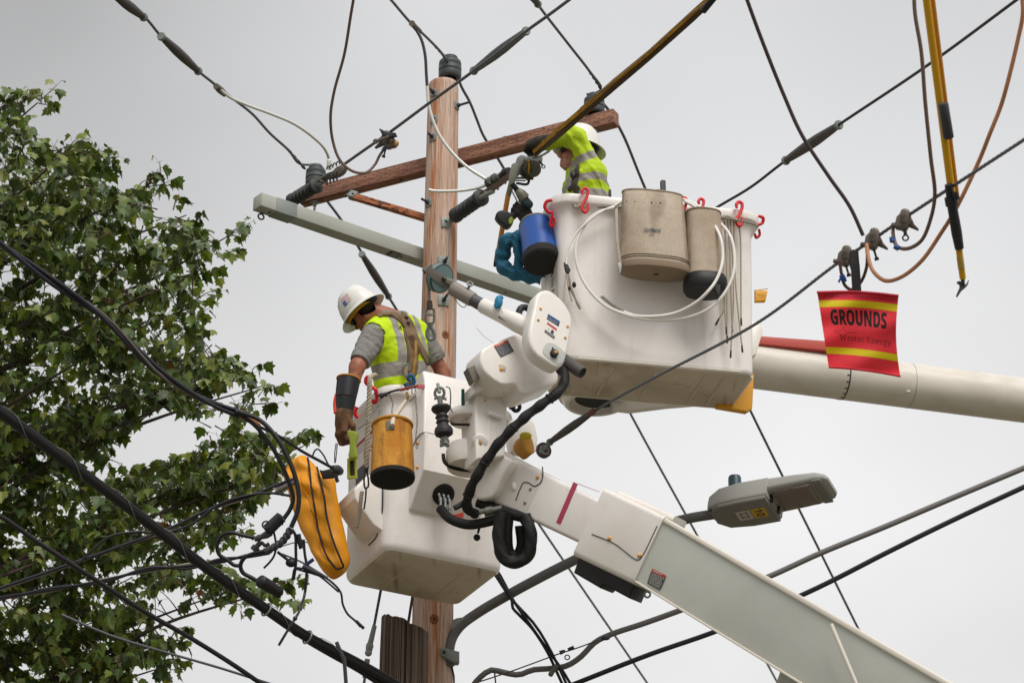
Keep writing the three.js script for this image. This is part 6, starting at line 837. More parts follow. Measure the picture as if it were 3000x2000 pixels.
/* ---------- things on the left bucket ---------- */
{
  const t = thing('tool_bucket', 'mustard yellow canvas bucket with black base hanging on the small bucket', 'tool bucket'); const top = at(1149, 1246, 13.52), ax = CR.clone().multiplyScalar(0.03).addScaledVector(CU, -0.85).addScaledVector(CF, -0.53).normalize(), P = (f) => top.clone().addScaledVector(ax, f), L = 0.335;
  const oc = tex(512, 256, (u, v) => { const w = 0.93 + 0.12 * hash3(Math.floor(u * 512), Math.floor(v * 256), 5), n = fbm(u * 8, v * 4, 3, 4), s = fbm(u * 22, v * 5, 9, 3); let c = mixc(hex('#c98f35'), hex('#b5761f'), sstep(0.4, 0.65, n)); return mixc(c, hex('#8a5a1e'), 0.5 * sstep(0.62, 0.78, s)).map(x => x * w); });
  const g = sweep(Array.from({ length: 14 }, (_, i) => P(L * i / 13)), (u, a) => (0.108 + 0.017 * u) * (1 + 0.02 * Math.sin(a * 7 + u * 2) * (1 - u) + 0.015 * Math.sin(a * 11 + 2) * (1 - u)), 40, 1, { straight: true, caps: false }); part(t, 'canvas_wall', g, std('#ffffff', { map: oc, roughness: 0.85, bumpMap: grainTex, bumpScale: 0.004 }));
  part(t, 'top_hem', ringAt(P(0.003), ax, 0.109, 0.011, 36, 8), std('#b9802a', { roughness: 0.85 })); part(t, 'base', turned(P(L - 0.012), P(L + 0.02), [[0, 0.1255], [0.4, 0.127], [0.8, 0.124], [0.97, 0.112], [1, 0.1], [1, 0]], 40), std('#15120f', { roughness: 0.8, bumpMap: grainTex, bumpScale: 0.004 }));
  for (let i = 0; i < 5; i++) { const a = i * 1.25, u = CR.clone().addScaledVector(ax, -CR.dot(ax)).normalize(), w = ax.clone().cross(u); part(t, 'drain_dimple', ball(P(L + 0.021).addScaledVector(u, Math.cos(a) * 0.07).addScaledVector(w, Math.sin(a) * 0.07), 0.009, 1, 0.5, 1, 8, 6), std('#0d0c0b')); }
  part(t, 'hanger_tab', slab([[1130, 1232], [1153, 1233], [1155, 1256], [1132, 1260]], at(1143, 1246, 13.385), V(-0.1, 0.1, 1).normalize(), 0.006, 0.001), std('#6e6c5d', { roughness: 0.8 }));
  part(t, 'hanger_rope', sweep(P3([[1149, 1246, 13.37], [1152, 1228, 13.42], [1162, 1212, 13.46], [1180, 1186, 13.52], [1190, 1174, 13.54]]), 0.0135, 10, 14), std('#cfc4b4', { roughness: 0.9 })); part(t, 'snap_hook', [sweep(P3([[1190, 1176, 13.54], [1194, 1164, 13.54], [1191, 1148, 13.55]]), 0.008, 8, 8)], M.brass);
}
{ // yellow pouch
  const t = thing('rubber_goods_bag', 'tall bright yellow bag with black piping hanging left of the small bucket', 'bag'); const n = V(-0.45, -0.1, 0.9).normalize(), p0 = at(930, 1500, 14.15);
  const out = [[841, 1372], [856, 1352], [876, 1342], [892, 1334], [902, 1342], [928, 1368], [946, 1392], [978, 1402], [985, 1440], [1000, 1520], [1016, 1600], [1022, 1640], [1010, 1676], [990, 1692], [974, 1697], [952, 1680], [918, 1620], [870, 1520], [848, 1440], [838, 1400]];
  const ey = V(0, 1, 0).addScaledVector(n, -n.y).normalize(), ex = ey.clone().cross(n), F = frame(p0, ex, ey, n), I = F.clone().invert(), poly = smooth(out, 3).map(([x, y]) => onPlane(x, y, p0, n).applyMatrix4(I));
  // quilted pillow: rings shrinking towards the spine, bulging forward, with wrinkles
  const cen = (f) => { const a = onPlane(900, 1400, p0, n).applyMatrix4(I), b = onPlane(975, 1620, p0, n).applyMatrix4(I); return a.lerp(b, f); }; const yA = cen(0).y, yB = cen(1).y; const spine = (q) => { const f = clamp((q.y - yA) / (yB - yA), 0, 1); const s = cen(f); return s; };
  const ring = (k, zz) => poly.map((q) => { const s = spine(q), x = s.x + (q.x - s.x) * k, y = s.y + (q.y - s.y) * k; const wr = 0.018 * Math.sin((y * 46 + x * 24) + 3 * fbm(x * 9, y * 9, 2, 2)) * (1 - k * 0.6) + 0.02 * (fbm(x * 10, y * 6, 5, 3) - 0.5); return V(x, y, zz + wr * (zz > 0 ? 1 : 0.3)).applyMatrix4(F); });
  const secs = [ring(0.05, -0.05), ring(0.6, -0.05), ring(0.9, -0.03), ring(1, 0.0), ring(0.96, 0.03), ring(0.86, 0.055), ring(0.7, 0.075), ring(0.55, 0.085), ring(0.4, 0.09), ring(0.25, 0.092), ring(0.1, 0.093), ring(0.02, 0.093)];
  const yt = tex(256, 256, (u, v) => { const k = 0.95 + 0.1 * fbm(u * 40, v * 40, 4, 2), n = fbm(u * 5, v * 5, 6, 3); return mixc(hex('#eda208'), hex('#e08e04'), n).map(x => x * k); });
  part(t, 'pouch', loft(secs, true, true, 1.2), std('#ffffff', { map: yt, roughness: 0.55 }));
  const pip = (l, r = 0.006) => sweep(l.map(([x, y, z]) => { const q = onPlane(x, y, p0.clone().addScaledVector(n, z ?? 0.09), n); return q; }), r, 8, 20);
  part(t, 'piping', pip([[901, 1340, 0.03], [906, 1372, 0.08], [911, 1420, 0.1], [920, 1480, 0.105], [934, 1560, 0.105], [955, 1625, 0.1], [986, 1668, 0.075]]), M.black); part(t, 'piping', pip([[928, 1368, 0.06], [938, 1410, 0.085], [948, 1450, 0.1], [958, 1520, 0.105], [978, 1590, 0.1], [998, 1640, 0.08], [1005, 1660, 0.06], [986, 1668, 0.075]]), M.black);
  part(t, 'black_flap', slab([[934, 1374], [944, 1378], [978, 1370], [984, 1382], [982, 1398], [944, 1402]], p0.clone().addScaledVector(n, 0.1), n, 0.02, 0.003), M.black); part(t, 'red_toggle', ball(onPlane(874, 1343, p0.clone().addScaledVector(n, 0.06), n), 0.009), std('#a83a2a'));
}
{ // post insulator hanging on the console
  const t = thing('post_insulator', 'black ribbed rubber post with shackles hanging on the console front', 'insulator'); const A = at(1290, 1185, 13.3), B = at(1302, 1282, 13.22);
  part(t, 'ribbed_body', turned(A, B, [[0, 0], [0.02, 0.03], [0.06, 0.05], [0.12, 0.055], [0.18, 0.05], [0.28, 0.03], [0.32, 0.031], [0.38, 0.038], [0.44, 0.031], [0.47, 0.031], [0.53, 0.038], [0.58, 0.031], [0.62, 0.032], [0.72, 0.048], [0.8, 0.053], [0.9, 0.05], [0.97, 0.03], [1, 0]], 30), std('#1f1e20', { roughness: 0.6 }));
  part(t, 'upper_shackle', [turned(at(1288, 1160, 13.31), A, [[0, 0], [0, 0.016], [1, 0.015], [1, 0]], 14), sweep(P3([[1280, 1168, 13.31], [1274, 1152, 13.31], [1280, 1138, 13.31], [1293, 1136, 13.31], [1301, 1148, 13.31], [1297, 1166, 13.31]]), 0.0085, 9, 12), turned(at(1272, 1166, 13.31), at(1308, 1168, 13.31), [[0, 0], [0, 0.01], [0.15, 0.01], [0.16, 0.006], [0.84, 0.006], [0.85, 0.01], [1, 0.01], [1, 0]], 10)], M.steel);
  part(t, 'hanger_pin', [turned(at(1282, 1122, 13.33), at(1287, 1150, 13.3), [[0, 0], [0.05, 0.009], [1, 0.011], [1, 0]], 12)], M.galv); part(t, 'wire_bail', sweep(P3([[1306, 1132], [1316, 1136], [1320, 1155], [1320, 1195], [1326, 1208]], 13.34), 0.004, 7, 14), M.steel);
  part(t, 'lower_clevis', [turned(B, at(1306, 1300, 13.21), [[0, 0], [0, 0.016], [1, 0.017], [1, 0]], 12), sweep(P3([[1298, 1308, 13.21], [1293, 1290, 13.21], [1303, 1280, 13.21], [1312, 1290, 13.21], [1309, 1310, 13.21]]), 0.009, 8, 10), turned(at(1288, 1304, 13.21), at(1316, 1302, 13.21), [[0, 0], [0, 0.012], [0.2, 0.012], [0.22, 0.008], [0.8, 0.008], [0.82, 0.012], [1, 0.012], [1, 0]], 8)], M.steel);
}
{ // hand line rope over the rim and snap hooks
  const t = thing('hand_rope', 'thick pale braided rope hanging over the rim of the small bucket', 'rope'); const p = P3([[1100, 1098, 13.78], [1084, 1108, 13.7], [1082, 1150, 13.68], [1079, 1220, 13.66], [1076, 1290, 13.64], [1073, 1370, 13.62]]); part(t, 'braid', lay(p, 0.0075, 0.0085, 3, 0.07), M.rope); part(t, 'thimble', turned(at(1073, 1366, 13.62), at(1072, 1386, 13.62), [[0, 0], [0, 0.014], [1, 0.012], [1, 0]], 12), M.darksteel);
  part(t, 'snap_hook', [sweep(P3([[1069, 1384], [1066, 1410], [1070, 1430], [1078, 1425], [1078, 1400], [1075, 1384]], 13.6), 0.0055, 8, 12), sweep(P3([[1072, 1430], [1071, 1455], [1068, 1478], [1066, 1492]], 13.6), 0.005, 8, 10)], M.darksteel); part(t, 'lower_braid', lay(P3([[1060, 1440, 13.6], [1056, 1470, 13.58], [1052, 1510, 13.58], [1044, 1545, 13.58]]), 0.006, 0.007, 3, 0.06), M.rope);
}
for (const [l, pts] of [['silvery chain hanging from the rim at the left of the yellow bucket', [[1118, 1152, 13.66], [1106, 1190, 13.64], [1088, 1215, 13.62], [1070, 1240, 13.6], [1045, 1258, 13.62]]], ['silvery chain falling between rim and yellow bucket', [[1122, 1152, 13.66], [1112, 1185, 13.62], [1110, 1215, 13.6], [1100, 1240, 13.58]]], ['thin chain hanging right of the yellow bucket', [[1216, 1136, 13.5], [1218, 1180, 13.5], [1222, 1230, 13.48], [1218, 1290, 13.46], [1221, 1312, 13.46]]], ['chain swagged between the blue clip and the console edge', [[1214, 1128, 13.5], [1206, 1146, 13.5], [1212, 1162, 13.5], [1200, 1176, 13.52]]], ['dark loose chain hanging behind the rope tab of the yellow bucket', [[1138, 1150, 13.64], [1150, 1180, 13.62], [1148, 1206, 13.6], [1152, 1230, 13.58]]]]) {
  const t = thing('chain', l, 'chain', 'chains on the small bucket'); const c = new THREE.CatmullRomCurve3(pts.map(p => at(...p)), false, 'centripetal'), n = Math.round(c.getLength() / 0.017), g = []; for (let i = 0; i < n; i++) { const p = c.getPointAt((i + 0.5) / n), d = c.getTangentAt((i + 0.5) / n), q = new THREE.TorusGeometry(0.0075, 0.0022, 5, 10); q.scale(0.62, 1.35, 1); const y = d.clone(), x = (i % 2 ? V(1, 0, 0.3) : V(0.2, 0, 1)).addScaledVector(y, -(i % 2 ? V(1, 0, 0.3) : V(0.2, 0, 1)).dot(y)).normalize(); g.push(put(q, frame(p, x, y, x.clone().cross(y)))); } const m = part(t, 'links', g, M.steel); m.userData.kind = 'stuff';
}
{ const t = thing('strap_clip', 'blue carabiner clipped to the harness lanyard at the rim of the small bucket', 'carabiner'); part(t, 'body', [sweep(P3([[1205, 1116, 13.62], [1196, 1108, 13.62], [1200, 1098, 13.62], [1210, 1104, 13.62], [1212, 1122, 13.62], [1204, 1134, 13.62]]), 0.011, 8, 12), sweep(P3([[1186, 1122, 13.62], [1192, 1132, 13.62], [1190, 1142, 13.62]]), 0.014, 8, 8)], std('#1f5f86', { roughness: 0.5 })); part(t, 'webbing_loop', sweep(P3([[1106, 1158, 13.66], [1130, 1152, 13.64], [1160, 1143, 13.6], [1190, 1138, 13.57], [1222, 1132, 13.5]]), (u) => 0.007, 7, 12), std('#3a3238', { roughness: 0.8 })); part(t, 'knot', [ball(at(1118, 1158, 13.64), 0.016), ball(at(1130, 1155, 13.63), 0.013)], std('#3d3a40', { roughness: 0.8 })); part(t, 'red_tape', sweep(P3([[1172, 1142, 13.575], [1196, 1136, 13.55], [1222, 1131, 13.49]]), 0.009, 7, 8), std('#a34e4a', { roughness: 0.8 })); }
{ const mk = (l, pts) => single('rim_hook', l, 'hook', sweep(pts.map(p => at(...p)), 0.012, 9, 14), M.red, 'red hooks on the small bucket'); mk('upper red hook on the left rim of the small bucket behind the rope', [[1090, 1104, 13.82], [1074, 1106, 13.84], [1072, 1120, 13.84], [1086, 1132, 13.84], [1100, 1142, 13.82], [1102, 1156, 13.82]]); mk('lower red hook inside the left rim of the small bucket', [[1102, 1150, 13.84], [1104, 1166, 13.84], [1098, 1178, 13.84], [1088, 1172, 13.84]]); mk('red hook beside the leather glove on the left side', [[1046, 1192, 14.0], [1040, 1202, 14.0], [1042, 1216, 14.0], [1050, 1222, 14.0]]); }
{ // jib side gear: small yellow-brown bag behind the boom tip
  const t = thing('tan_pouch', 'small ochre pouch standing behind the boom tip under the hose', 'pouch'); part(t, 'body', slab(smooth([[1530, 1275], [1548, 1268], [1560, 1280], [1568, 1320], [1556, 1330], [1540, 1320], [1524, 1296]], 3), at(1545, 1300, 13.75), lez, 0.1, 0.02), std('#b07f36', { roughness: 0.85 })); part(t, 'lime_lining', ball(at(1540, 1276, 13.7), 0.03, 1.2, 0.7, 0.8), std('#b3a51c', { roughness: 0.8 })); part(t, 'white_backing', slab(smooth([[1500, 1228], [1556, 1228], [1568, 1245], [1572, 1320], [1500, 1320]], 2), at(1540, 1270, 13.95), lez, 0.06, 0.012), M.white2); part(t, 'reel', [ringAt(at(1512, 1192, 13.7), V(0.4, -0.5, 1), 0.022, 0.012), ball(at(1500, 1190, 13.72), 0.022)], M.rubber); }
/* ---------- people: signed-distance bodies meshed as one surface ---------- */
const smin = (a, b, k) => { const h = clamp(0.5 + 0.5 * (b - a) / k, 0, 1); return b + (a - b) * h - k * h * (1 - h); };
const cap = (a, b, ra, rb) => { const d = b.clone().sub(a), l = d.lengthSq(); return (x, y, z) => { const px = x - a.x, py = y - a.y, pz = z - a.z, t = clamp((px * d.x + py * d.y + pz * d.z) / l, 0, 1); return Math.hypot(px - d.x * t, py - d.y * t, pz - d.z * t) - (ra + (rb - ra) * t); }; };
const ell = (c, ax, r) => (x, y, z) => { const px = x - c.x, py = y - c.y, pz = z - c.z; const u = (px * ax[0].x + py * ax[0].y + pz * ax[0].z), v = (px * ax[1].x + py * ax[1].y + pz * ax[1].z), w = (px * ax[2].x + py * ax[2].y + pz * ax[2].z); const k0 = Math.hypot(u / r[0], v / r[1], w / r[2]), k1 = Math.hypot(u / r[0] ** 2, v / r[1] ** 2, w / r[2] ** 2); return k1 < 1e-9 ? -Math.min(...r) : k0 * (k0 - 1) / k1; };
const uni = (fs, k) => (x, y, z) => { let d = fs[0](x, y, z); for (let i = 1; i < fs.length; i++) d = smin(d, fs[i](x, y, z), k); return d; };
function nets(f, mn, mx, h, col) {
  const nx = Math.ceil((mx.x - mn.x) / h) + 1, ny = Math.ceil((mx.y - mn.y) / h) + 1, nz = Math.ceil((mx.z - mn.z) / h) + 1, val = new Float32Array(nx * ny * nz);
  for (let k = 0, o = 0; k < nz; k++) for (let j = 0; j < ny; j++) for (let i = 0; i < nx; i++, o++) val[o] = f(mn.x + i * h, mn.y + j * h, mn.z + k * h);
  const id = new Int32Array(nx * ny * nz).fill(-1), pos = [], idx = [], sx = 1, sy = nx, sz = nx * ny, off = [0, sx, sy, sx + sy, sz, sx + sz, sy + sz, sx + sy + sz];
  const E = [[0, 1], [2, 3], [4, 5], [6, 7], [0, 2], [1, 3], [4, 6], [5, 7], [0, 4], [1, 5], [2, 6], [3, 7]];
  for (let k = 0; k < nz - 1; k++) for (let j = 0; j < ny - 1; j++) for (let i = 0; i < nx - 1; i++) {
    const o = i + j * sy + k * sz; let m = 0; for (let c = 0; c < 8; c++) if (val[o + off[c]] < 0) m |= 1 << c; if (m === 0 || m === 255) continue;
    let x = 0, y = 0, z = 0, n = 0; for (const [a, b] of E) { const va = val[o + off[a]], vb = val[o + off[b]]; if ((va < 0) === (vb < 0)) continue; const t = va / (va - vb); x += (a & 1) + ((b & 1) - (a & 1)) * t; y += (a >> 1 & 1) + ((b >> 1 & 1) - (a >> 1 & 1)) * t; z += (a >> 2) + ((b >> 2) - (a >> 2)) * t; n++; }
    id[o] = pos.length / 3; pos.push(mn.x + (i + x / n) * h, mn.y + (j + y / n) * h, mn.z + (k + z / n) * h);
  }
  const q = (a, b, c, d, fl) => { if (a < 0 || b < 0 || c < 0 || d < 0) return; fl ? idx.push(a, b, c, a, c, d) : idx.push(a, c, b, a, d, c); };
  for (let k = 1; k < nz - 1; k++) for (let j = 1; j < ny - 1; j++) for (let i = 1; i < nx - 1; i++) { const o = i + j * sy + k * sz, s = val[o] < 0; if (s !== val[o + sx] < 0) q(id[o - sy - sz], id[o - sz], id[o], id[o - sy], s); if (s !== val[o + sy] < 0) q(id[o - sx - sz], id[o - sx], id[o], id[o - sz], s); if (s !== val[o + sz] < 0) q(id[o - sx - sy], id[o - sy], id[o], id[o - sx], s); }
  const N = [], C = [], e = h * 0.6; for (let i = 0; i < pos.length; i += 3) { const [x, y, z] = [pos[i], pos[i + 1], pos[i + 2]]; const g = V(f(x + e, y, z) - f(x - e, y, z), f(x, y + e, z) - f(x, y - e, z), f(x, y, z + e) - f(x, y, z - e)).normalize(); N.push(g.x, g.y, g.z); if (col) { const c = col(x, y, z); C.push(c[0], c[1], c[2]); } }
  const g = new THREE.BufferGeometry(); g.setAttribute('position', new THREE.Float32BufferAttribute(pos, 3)); g.setAttribute('normal', new THREE.Float32BufferAttribute(N, 3)); if (col) g.setAttribute('color', new THREE.Float32BufferAttribute(C, 3)); g.setIndex(idx); return g;
}
const boxOf = (pts, pad) => { const b = new THREE.Box3().setFromPoints(pts); b.expandByScalar(pad); return [b.min, b.max]; };
const lin = (h) => { const c = new THREE.Color(h); return [c.r, c.g, c.b]; };
// first point of a field seen along a pixel
function march(f, px, py, d0, d1) { const r = ray(px, py); let d = d0; for (let i = 0; i < 400 && d < d1; i++) { const p = EYE.clone().addScaledVector(r, d), v = f(p.x, p.y, p.z); if (v < 0.0008) { const e = 0.004; return { p, n: V(f(p.x + e, p.y, p.z) - v, f(p.x, p.y + e, p.z) - v, f(p.x, p.y, p.z + e) - v).normalize() }; } d += Math.max(v * 0.7, 0.001); } return null; }
// ribbon lying on a field
function ribbon(f, list, w, th, d0, d1, per = 6) {
  const c = new THREE.CatmullRomCurve3(list.map(p => V(p[0], p[1], 0)), false, 'centripetal').getPoints(list.length * per), S = [];
  const H = c.map(p => march(f, p.x, p.y, d0, d1)).filter(Boolean); if (H.length < 3) return null;
  for (let k = 0; k < 2; k++) for (let i = 1; i < H.length - 1; i++) H[i].n.add(H[i - 1].n).add(H[i + 1].n).normalize();
  H.forEach((h, i) => { const d = H[Math.min(H.length - 1, i + 1)].p.clone().sub(H[Math.max(0, i - 1)].p).normalize(), s = d.clone().cross(h.n).normalize(); S.push([[-1, -0.4], [-0.9, 1], [0, 1.15], [0.9, 1], [1, -0.4]].map(([a, b]) => h.p.clone().addScaledVector(s, a * w / 2).addScaledVector(h.n, b * th))); });
  return loft(S, true, true, 0.6);
}
const vcol = (o = {}) => new THREE.MeshStandardMaterial({ vertexColors: true, roughness: 0.8, ...o });
const HV = lin('#c6e600'), SIL = lin('#9b9790'), HVd = lin('#b9d400');
function torsoField(W, N, SL, SR, o) {
  const up = N.clone().sub(W), L = up.length(); up.normalize(); const lat = SL.clone().sub(SR).normalize(); lat.addScaledVector(up, -lat.dot(up)).normalize(); const dep = lat.clone().cross(up).normalize();
  const prof = o.prof; const at1 = (t, k) => { t = clamp(t, 0, 1) * (prof.length - 1); const i = Math.min(prof.length - 2, Math.floor(t)), u = t - i, s = u * u * (3 - 2 * u); return prof[i][k] + (prof[i + 1][k] - prof[i][k]) * s; };
  const loc = (x, y, z) => { const px = x - W.x, py = y - W.y, pz = z - W.z; return [px * lat.x + py * lat.y + pz * lat.z, px * dep.x + py * dep.y + pz * dep.z, (px * up.x + py * up.y + pz * up.z) / L]; };
  const f = (x, y, z) => { const [a, b, t] = loc(x, y, z), ra = at1(t, 0), rb = at1(t, 1), bo = b - at1(t, 2); const k0 = Math.hypot(a / ra, bo / rb), d = k0 < 1e-6 ? -rb : (k0 - 1) * k0 / Math.hypot(a / ra ** 2, bo / rb ** 2); const e = Math.max(-t, t - 1.02) * L; return Math.max(d * 0.9, e); };
  return { f, loc, up, lat, dep, L };
}
function hardHat(t, c, hu, hf, o) {
  const hs = hf.clone().cross(hu).normalize(), S = 48, rows = []; const k = o.s || 1;
  const prof = [[0.001, 0.158], [0.3, 0.152], [0.55, 0.137], [0.78, 0.105], [0.92, 0.06], [0.985, 0.02], [1.0, 0.0], [1.06, -0.004], [1.28, -0.01], [1.30, -0.014], [1.27, -0.018], [1.05, -0.012], [0.97, -0.004], [0.9, 0.055], [0.7, 0.11], [0.3, 0.14], [0.001, 0.146]];
  prof.forEach(([r, h]) => { const ring = []; for (let j = 0; j < S; j++) { const a = j / S * 6.28318, ca = Math.cos(a), sa = Math.sin(a); const brim = r > 1.01 && h < 0.001; let rf = 0.132, rs = 0.108; let e = brim ? (r - 1) * 0.135 : 0; const R = Math.min(r, 1); const drop = brim ? -0.05 * (r - 1) * (1 + 0.8 * ca * ca) + 0.02 * (ca > 0 ? 0 : -ca) * (r - 1) * 6 * 0 : 0; const ridge = h > 0.08 && Math.abs(sa) < 0.22 ? 0.004 : 0; ring.push(c.clone().addScaledVector(hf, ca * (rf * R + e * (ca > 0 ? 1.0 : 1.0)) * k).addScaledVector(hs, sa * (rs * R + e) * k).addScaledVector(hu, (h + drop + ridge) * k)); } rows.push(ring); });
  const flip = hf.clone().cross(hs).dot(hu) > 0; return part(t, 'hard_hat', loft(rows.map(r => flip ? r : r.reverse()).reverse(), true, true, 0.5), std('#e6e5e0', { roughness: 0.3 }));
}
function headSkin(c, hu, hf, o = {}) { // head centre at ear height
  const hs = hf.clone().cross(hu).normalize(), P = (f, u, s) => c.clone().addScaledVector(hf, f).addScaledVector(hu, u).addScaledVector(hs, s), ax = [hf, hu, hs];
  const fs = [ell(P(-0.004, 0.04, 0), ax, [0.094, 0.084, 0.076]), ell(P(0.035, -0.035, 0), ax, [0.062, 0.078, 0.058]), cap(P(0.05, -0.095, 0), P(0.082, -0.098, 0), 0.036, 0.02), cap(P(0.0, -0.055, 0.045), P(0.055, -0.095, 0.02), 0.022, 0.018), cap(P(0.0, -0.055, -0.045), P(0.055, -0.095, -0.02), 0.022, 0.018), ell(P(0.078, 0.02, 0), ax, [0.022, 0.014, 0.055])];
  const nose = uni([cap(P(0.092, 0.008, 0), P(0.114, -0.034, 0), 0.008, 0.0125), cap(P(0.104, -0.04, 0.012), P(0.104, -0.04, -0.012), 0.009, 0.009)], 0.01);
  const lips = uni([cap(P(0.092, -0.066, 0.02), P(0.097, -0.066, -0.02), 0.0065, 0.0065), cap(P(0.091, -0.078, 0.015), P(0.094, -0.078, -0.015), 0.007, 0.007)], 0.004);
  const ear = (s) => uni([ell(P(-0.012, -0.002, s * 0.078), ax, [0.02, 0.033, 0.009]), cap(P(-0.004, -0.03, s * 0.074), P(-0.006, -0.02, s * 0.077), 0.008, 0.008)], 0.008);
  const earHole = (s) => ell(P(-0.008, 0.002, s * 0.088), ax, [0.011, 0.02, 0.007]);
  const skull = uni(fs, 0.03), eye = (s) => ell(P(0.085, -0.004, s * 0.032), ax, [0.014, 0.011, 0.016]);
  const e1 = ear(1), e2 = ear(-1), h1 = earHole(1), h2 = earHole(-1), y1 = eye(1), y2 = eye(-1);
  const f = (x, y, z) => { let d = smin(skull(x, y, z), nose(x, y, z), 0.014); d = smin(d, lips(x, y, z), 0.008); d = smin(d, e1(x, y, z), 0.01); d = smin(d, e2(x, y, z), 0.01); d = Math.max(d, -h1(x, y, z), -h2(x, y, z)); return Math.max(d, -smin(y1(x, y, z), y2(x, y, z), 0.002) ); };
  return { f, P, ax, hs };
}
function sunglasses(t, H, mat) { const lens = (s) => { const g = []; for (let i = 0; i <= 8; i++) { const a = i / 8, col = []; for (let j = 0; j <= 6; j++) { const b = j / 6 - 0.5; col.push(0); } } const P = H.P; return sweep([P(0.098, -0.004, s * 0.01), P(0.1, -0.005, s * 0.032), P(0.09, -0.004, s * 0.056), P(0.07, -0.002, s * 0.068)], (u, a) => 0.019 * (0.75 + 0.25 * Math.sin(u * 3.14)) * (0.35 + 0.65 * Math.abs(Math.cos(a))), 14, 10); }; part(t, 'sunglasses', [lens(1), lens(-1), sweep([H.P(0.07, 0.004, 0.07), H.P(0.03, 0.008, 0.079), H.P(-0.02, 0.012, 0.08)], 0.004, 6, 8), sweep([H.P(0.07, 0.004, -0.07), H.P(0.03, 0.008, -0.079), H.P(-0.02, 0.012, -0.08)], 0.004, 6, 8), sweep([H.P(0.103, 0.004, 0.02), H.P(0.106, 0.006, 0), H.P(0.103, 0.004, -0.02)], 0.004, 6, 8)], mat); }
// a gloved hand closed on something: palm, four curled fingers, thumb
function fist(wrist, dir, back, o = {}) { // dir: wrist to knuckles, back: out of the back of the hand
  dir = dir.clone().normalize(); back = back.clone().addScaledVector(dir, -back.dot(dir)).normalize(); const side = dir.clone().cross(back), s = o.s || 1, P = (a, b, c) => wrist.clone().addScaledVector(dir, a * s).addScaledVector(back, b * s).addScaledVector(side, c * s), fs = []; const m = o.left ? -1 : 1;
  fs.push(uni([cap(P(-0.01, 0, 0), P(0.03, 0, 0), 0.036 * s, 0.036 * s), cap(P(0.03, 0, 0.022), P(0.082, 0.002, 0.03), 0.021 * s, 0.019 * s), cap(P(0.03, 0, -0.022), P(0.078, 0.002, -0.03), 0.021 * s, 0.018 * s), cap(P(0.03, 0, 0), P(0.086, 0.006, 0), 0.022 * s, 0.02 * s)], 0.02));
  const curl = o.curl ?? 1; [[0.03, 0.094], [0.011, 0.1], [-0.009, 0.097], [-0.028, 0.088]].forEach(([c, L], i) => { const k = P(L - 0.008, 0.008, c), a = P(L + 0.026 * (1.2 - 0.3 * curl), -0.004 - 0.02 * curl, c * 1.05), b = P(L + 0.016 * (1.6 - curl * 1.1), -0.03 - 0.02 * curl, c * 1.05), d = P(L - 0.016 * curl, -0.044 - 0.012 * curl, c); fs.push(uni([cap(k, a, 0.0125 * s, 0.0115 * s), cap(a, b, 0.0115 * s, 0.0108 * s), cap(b, d, 0.0108 * s, 0.0095 * s)], 0.005)); });
  fs.push(uni([cap(P(0.012, -0.008, m * 0.03), P(0.05, -0.03, m * 0.05), 0.017 * s, 0.014 * s), cap(P(0.05, -0.03, m * 0.05), P(0.078, -0.05, m * 0.026), 0.013 * s, 0.0105 * s)], 0.008));
  return uni(fs, 0.005);
}
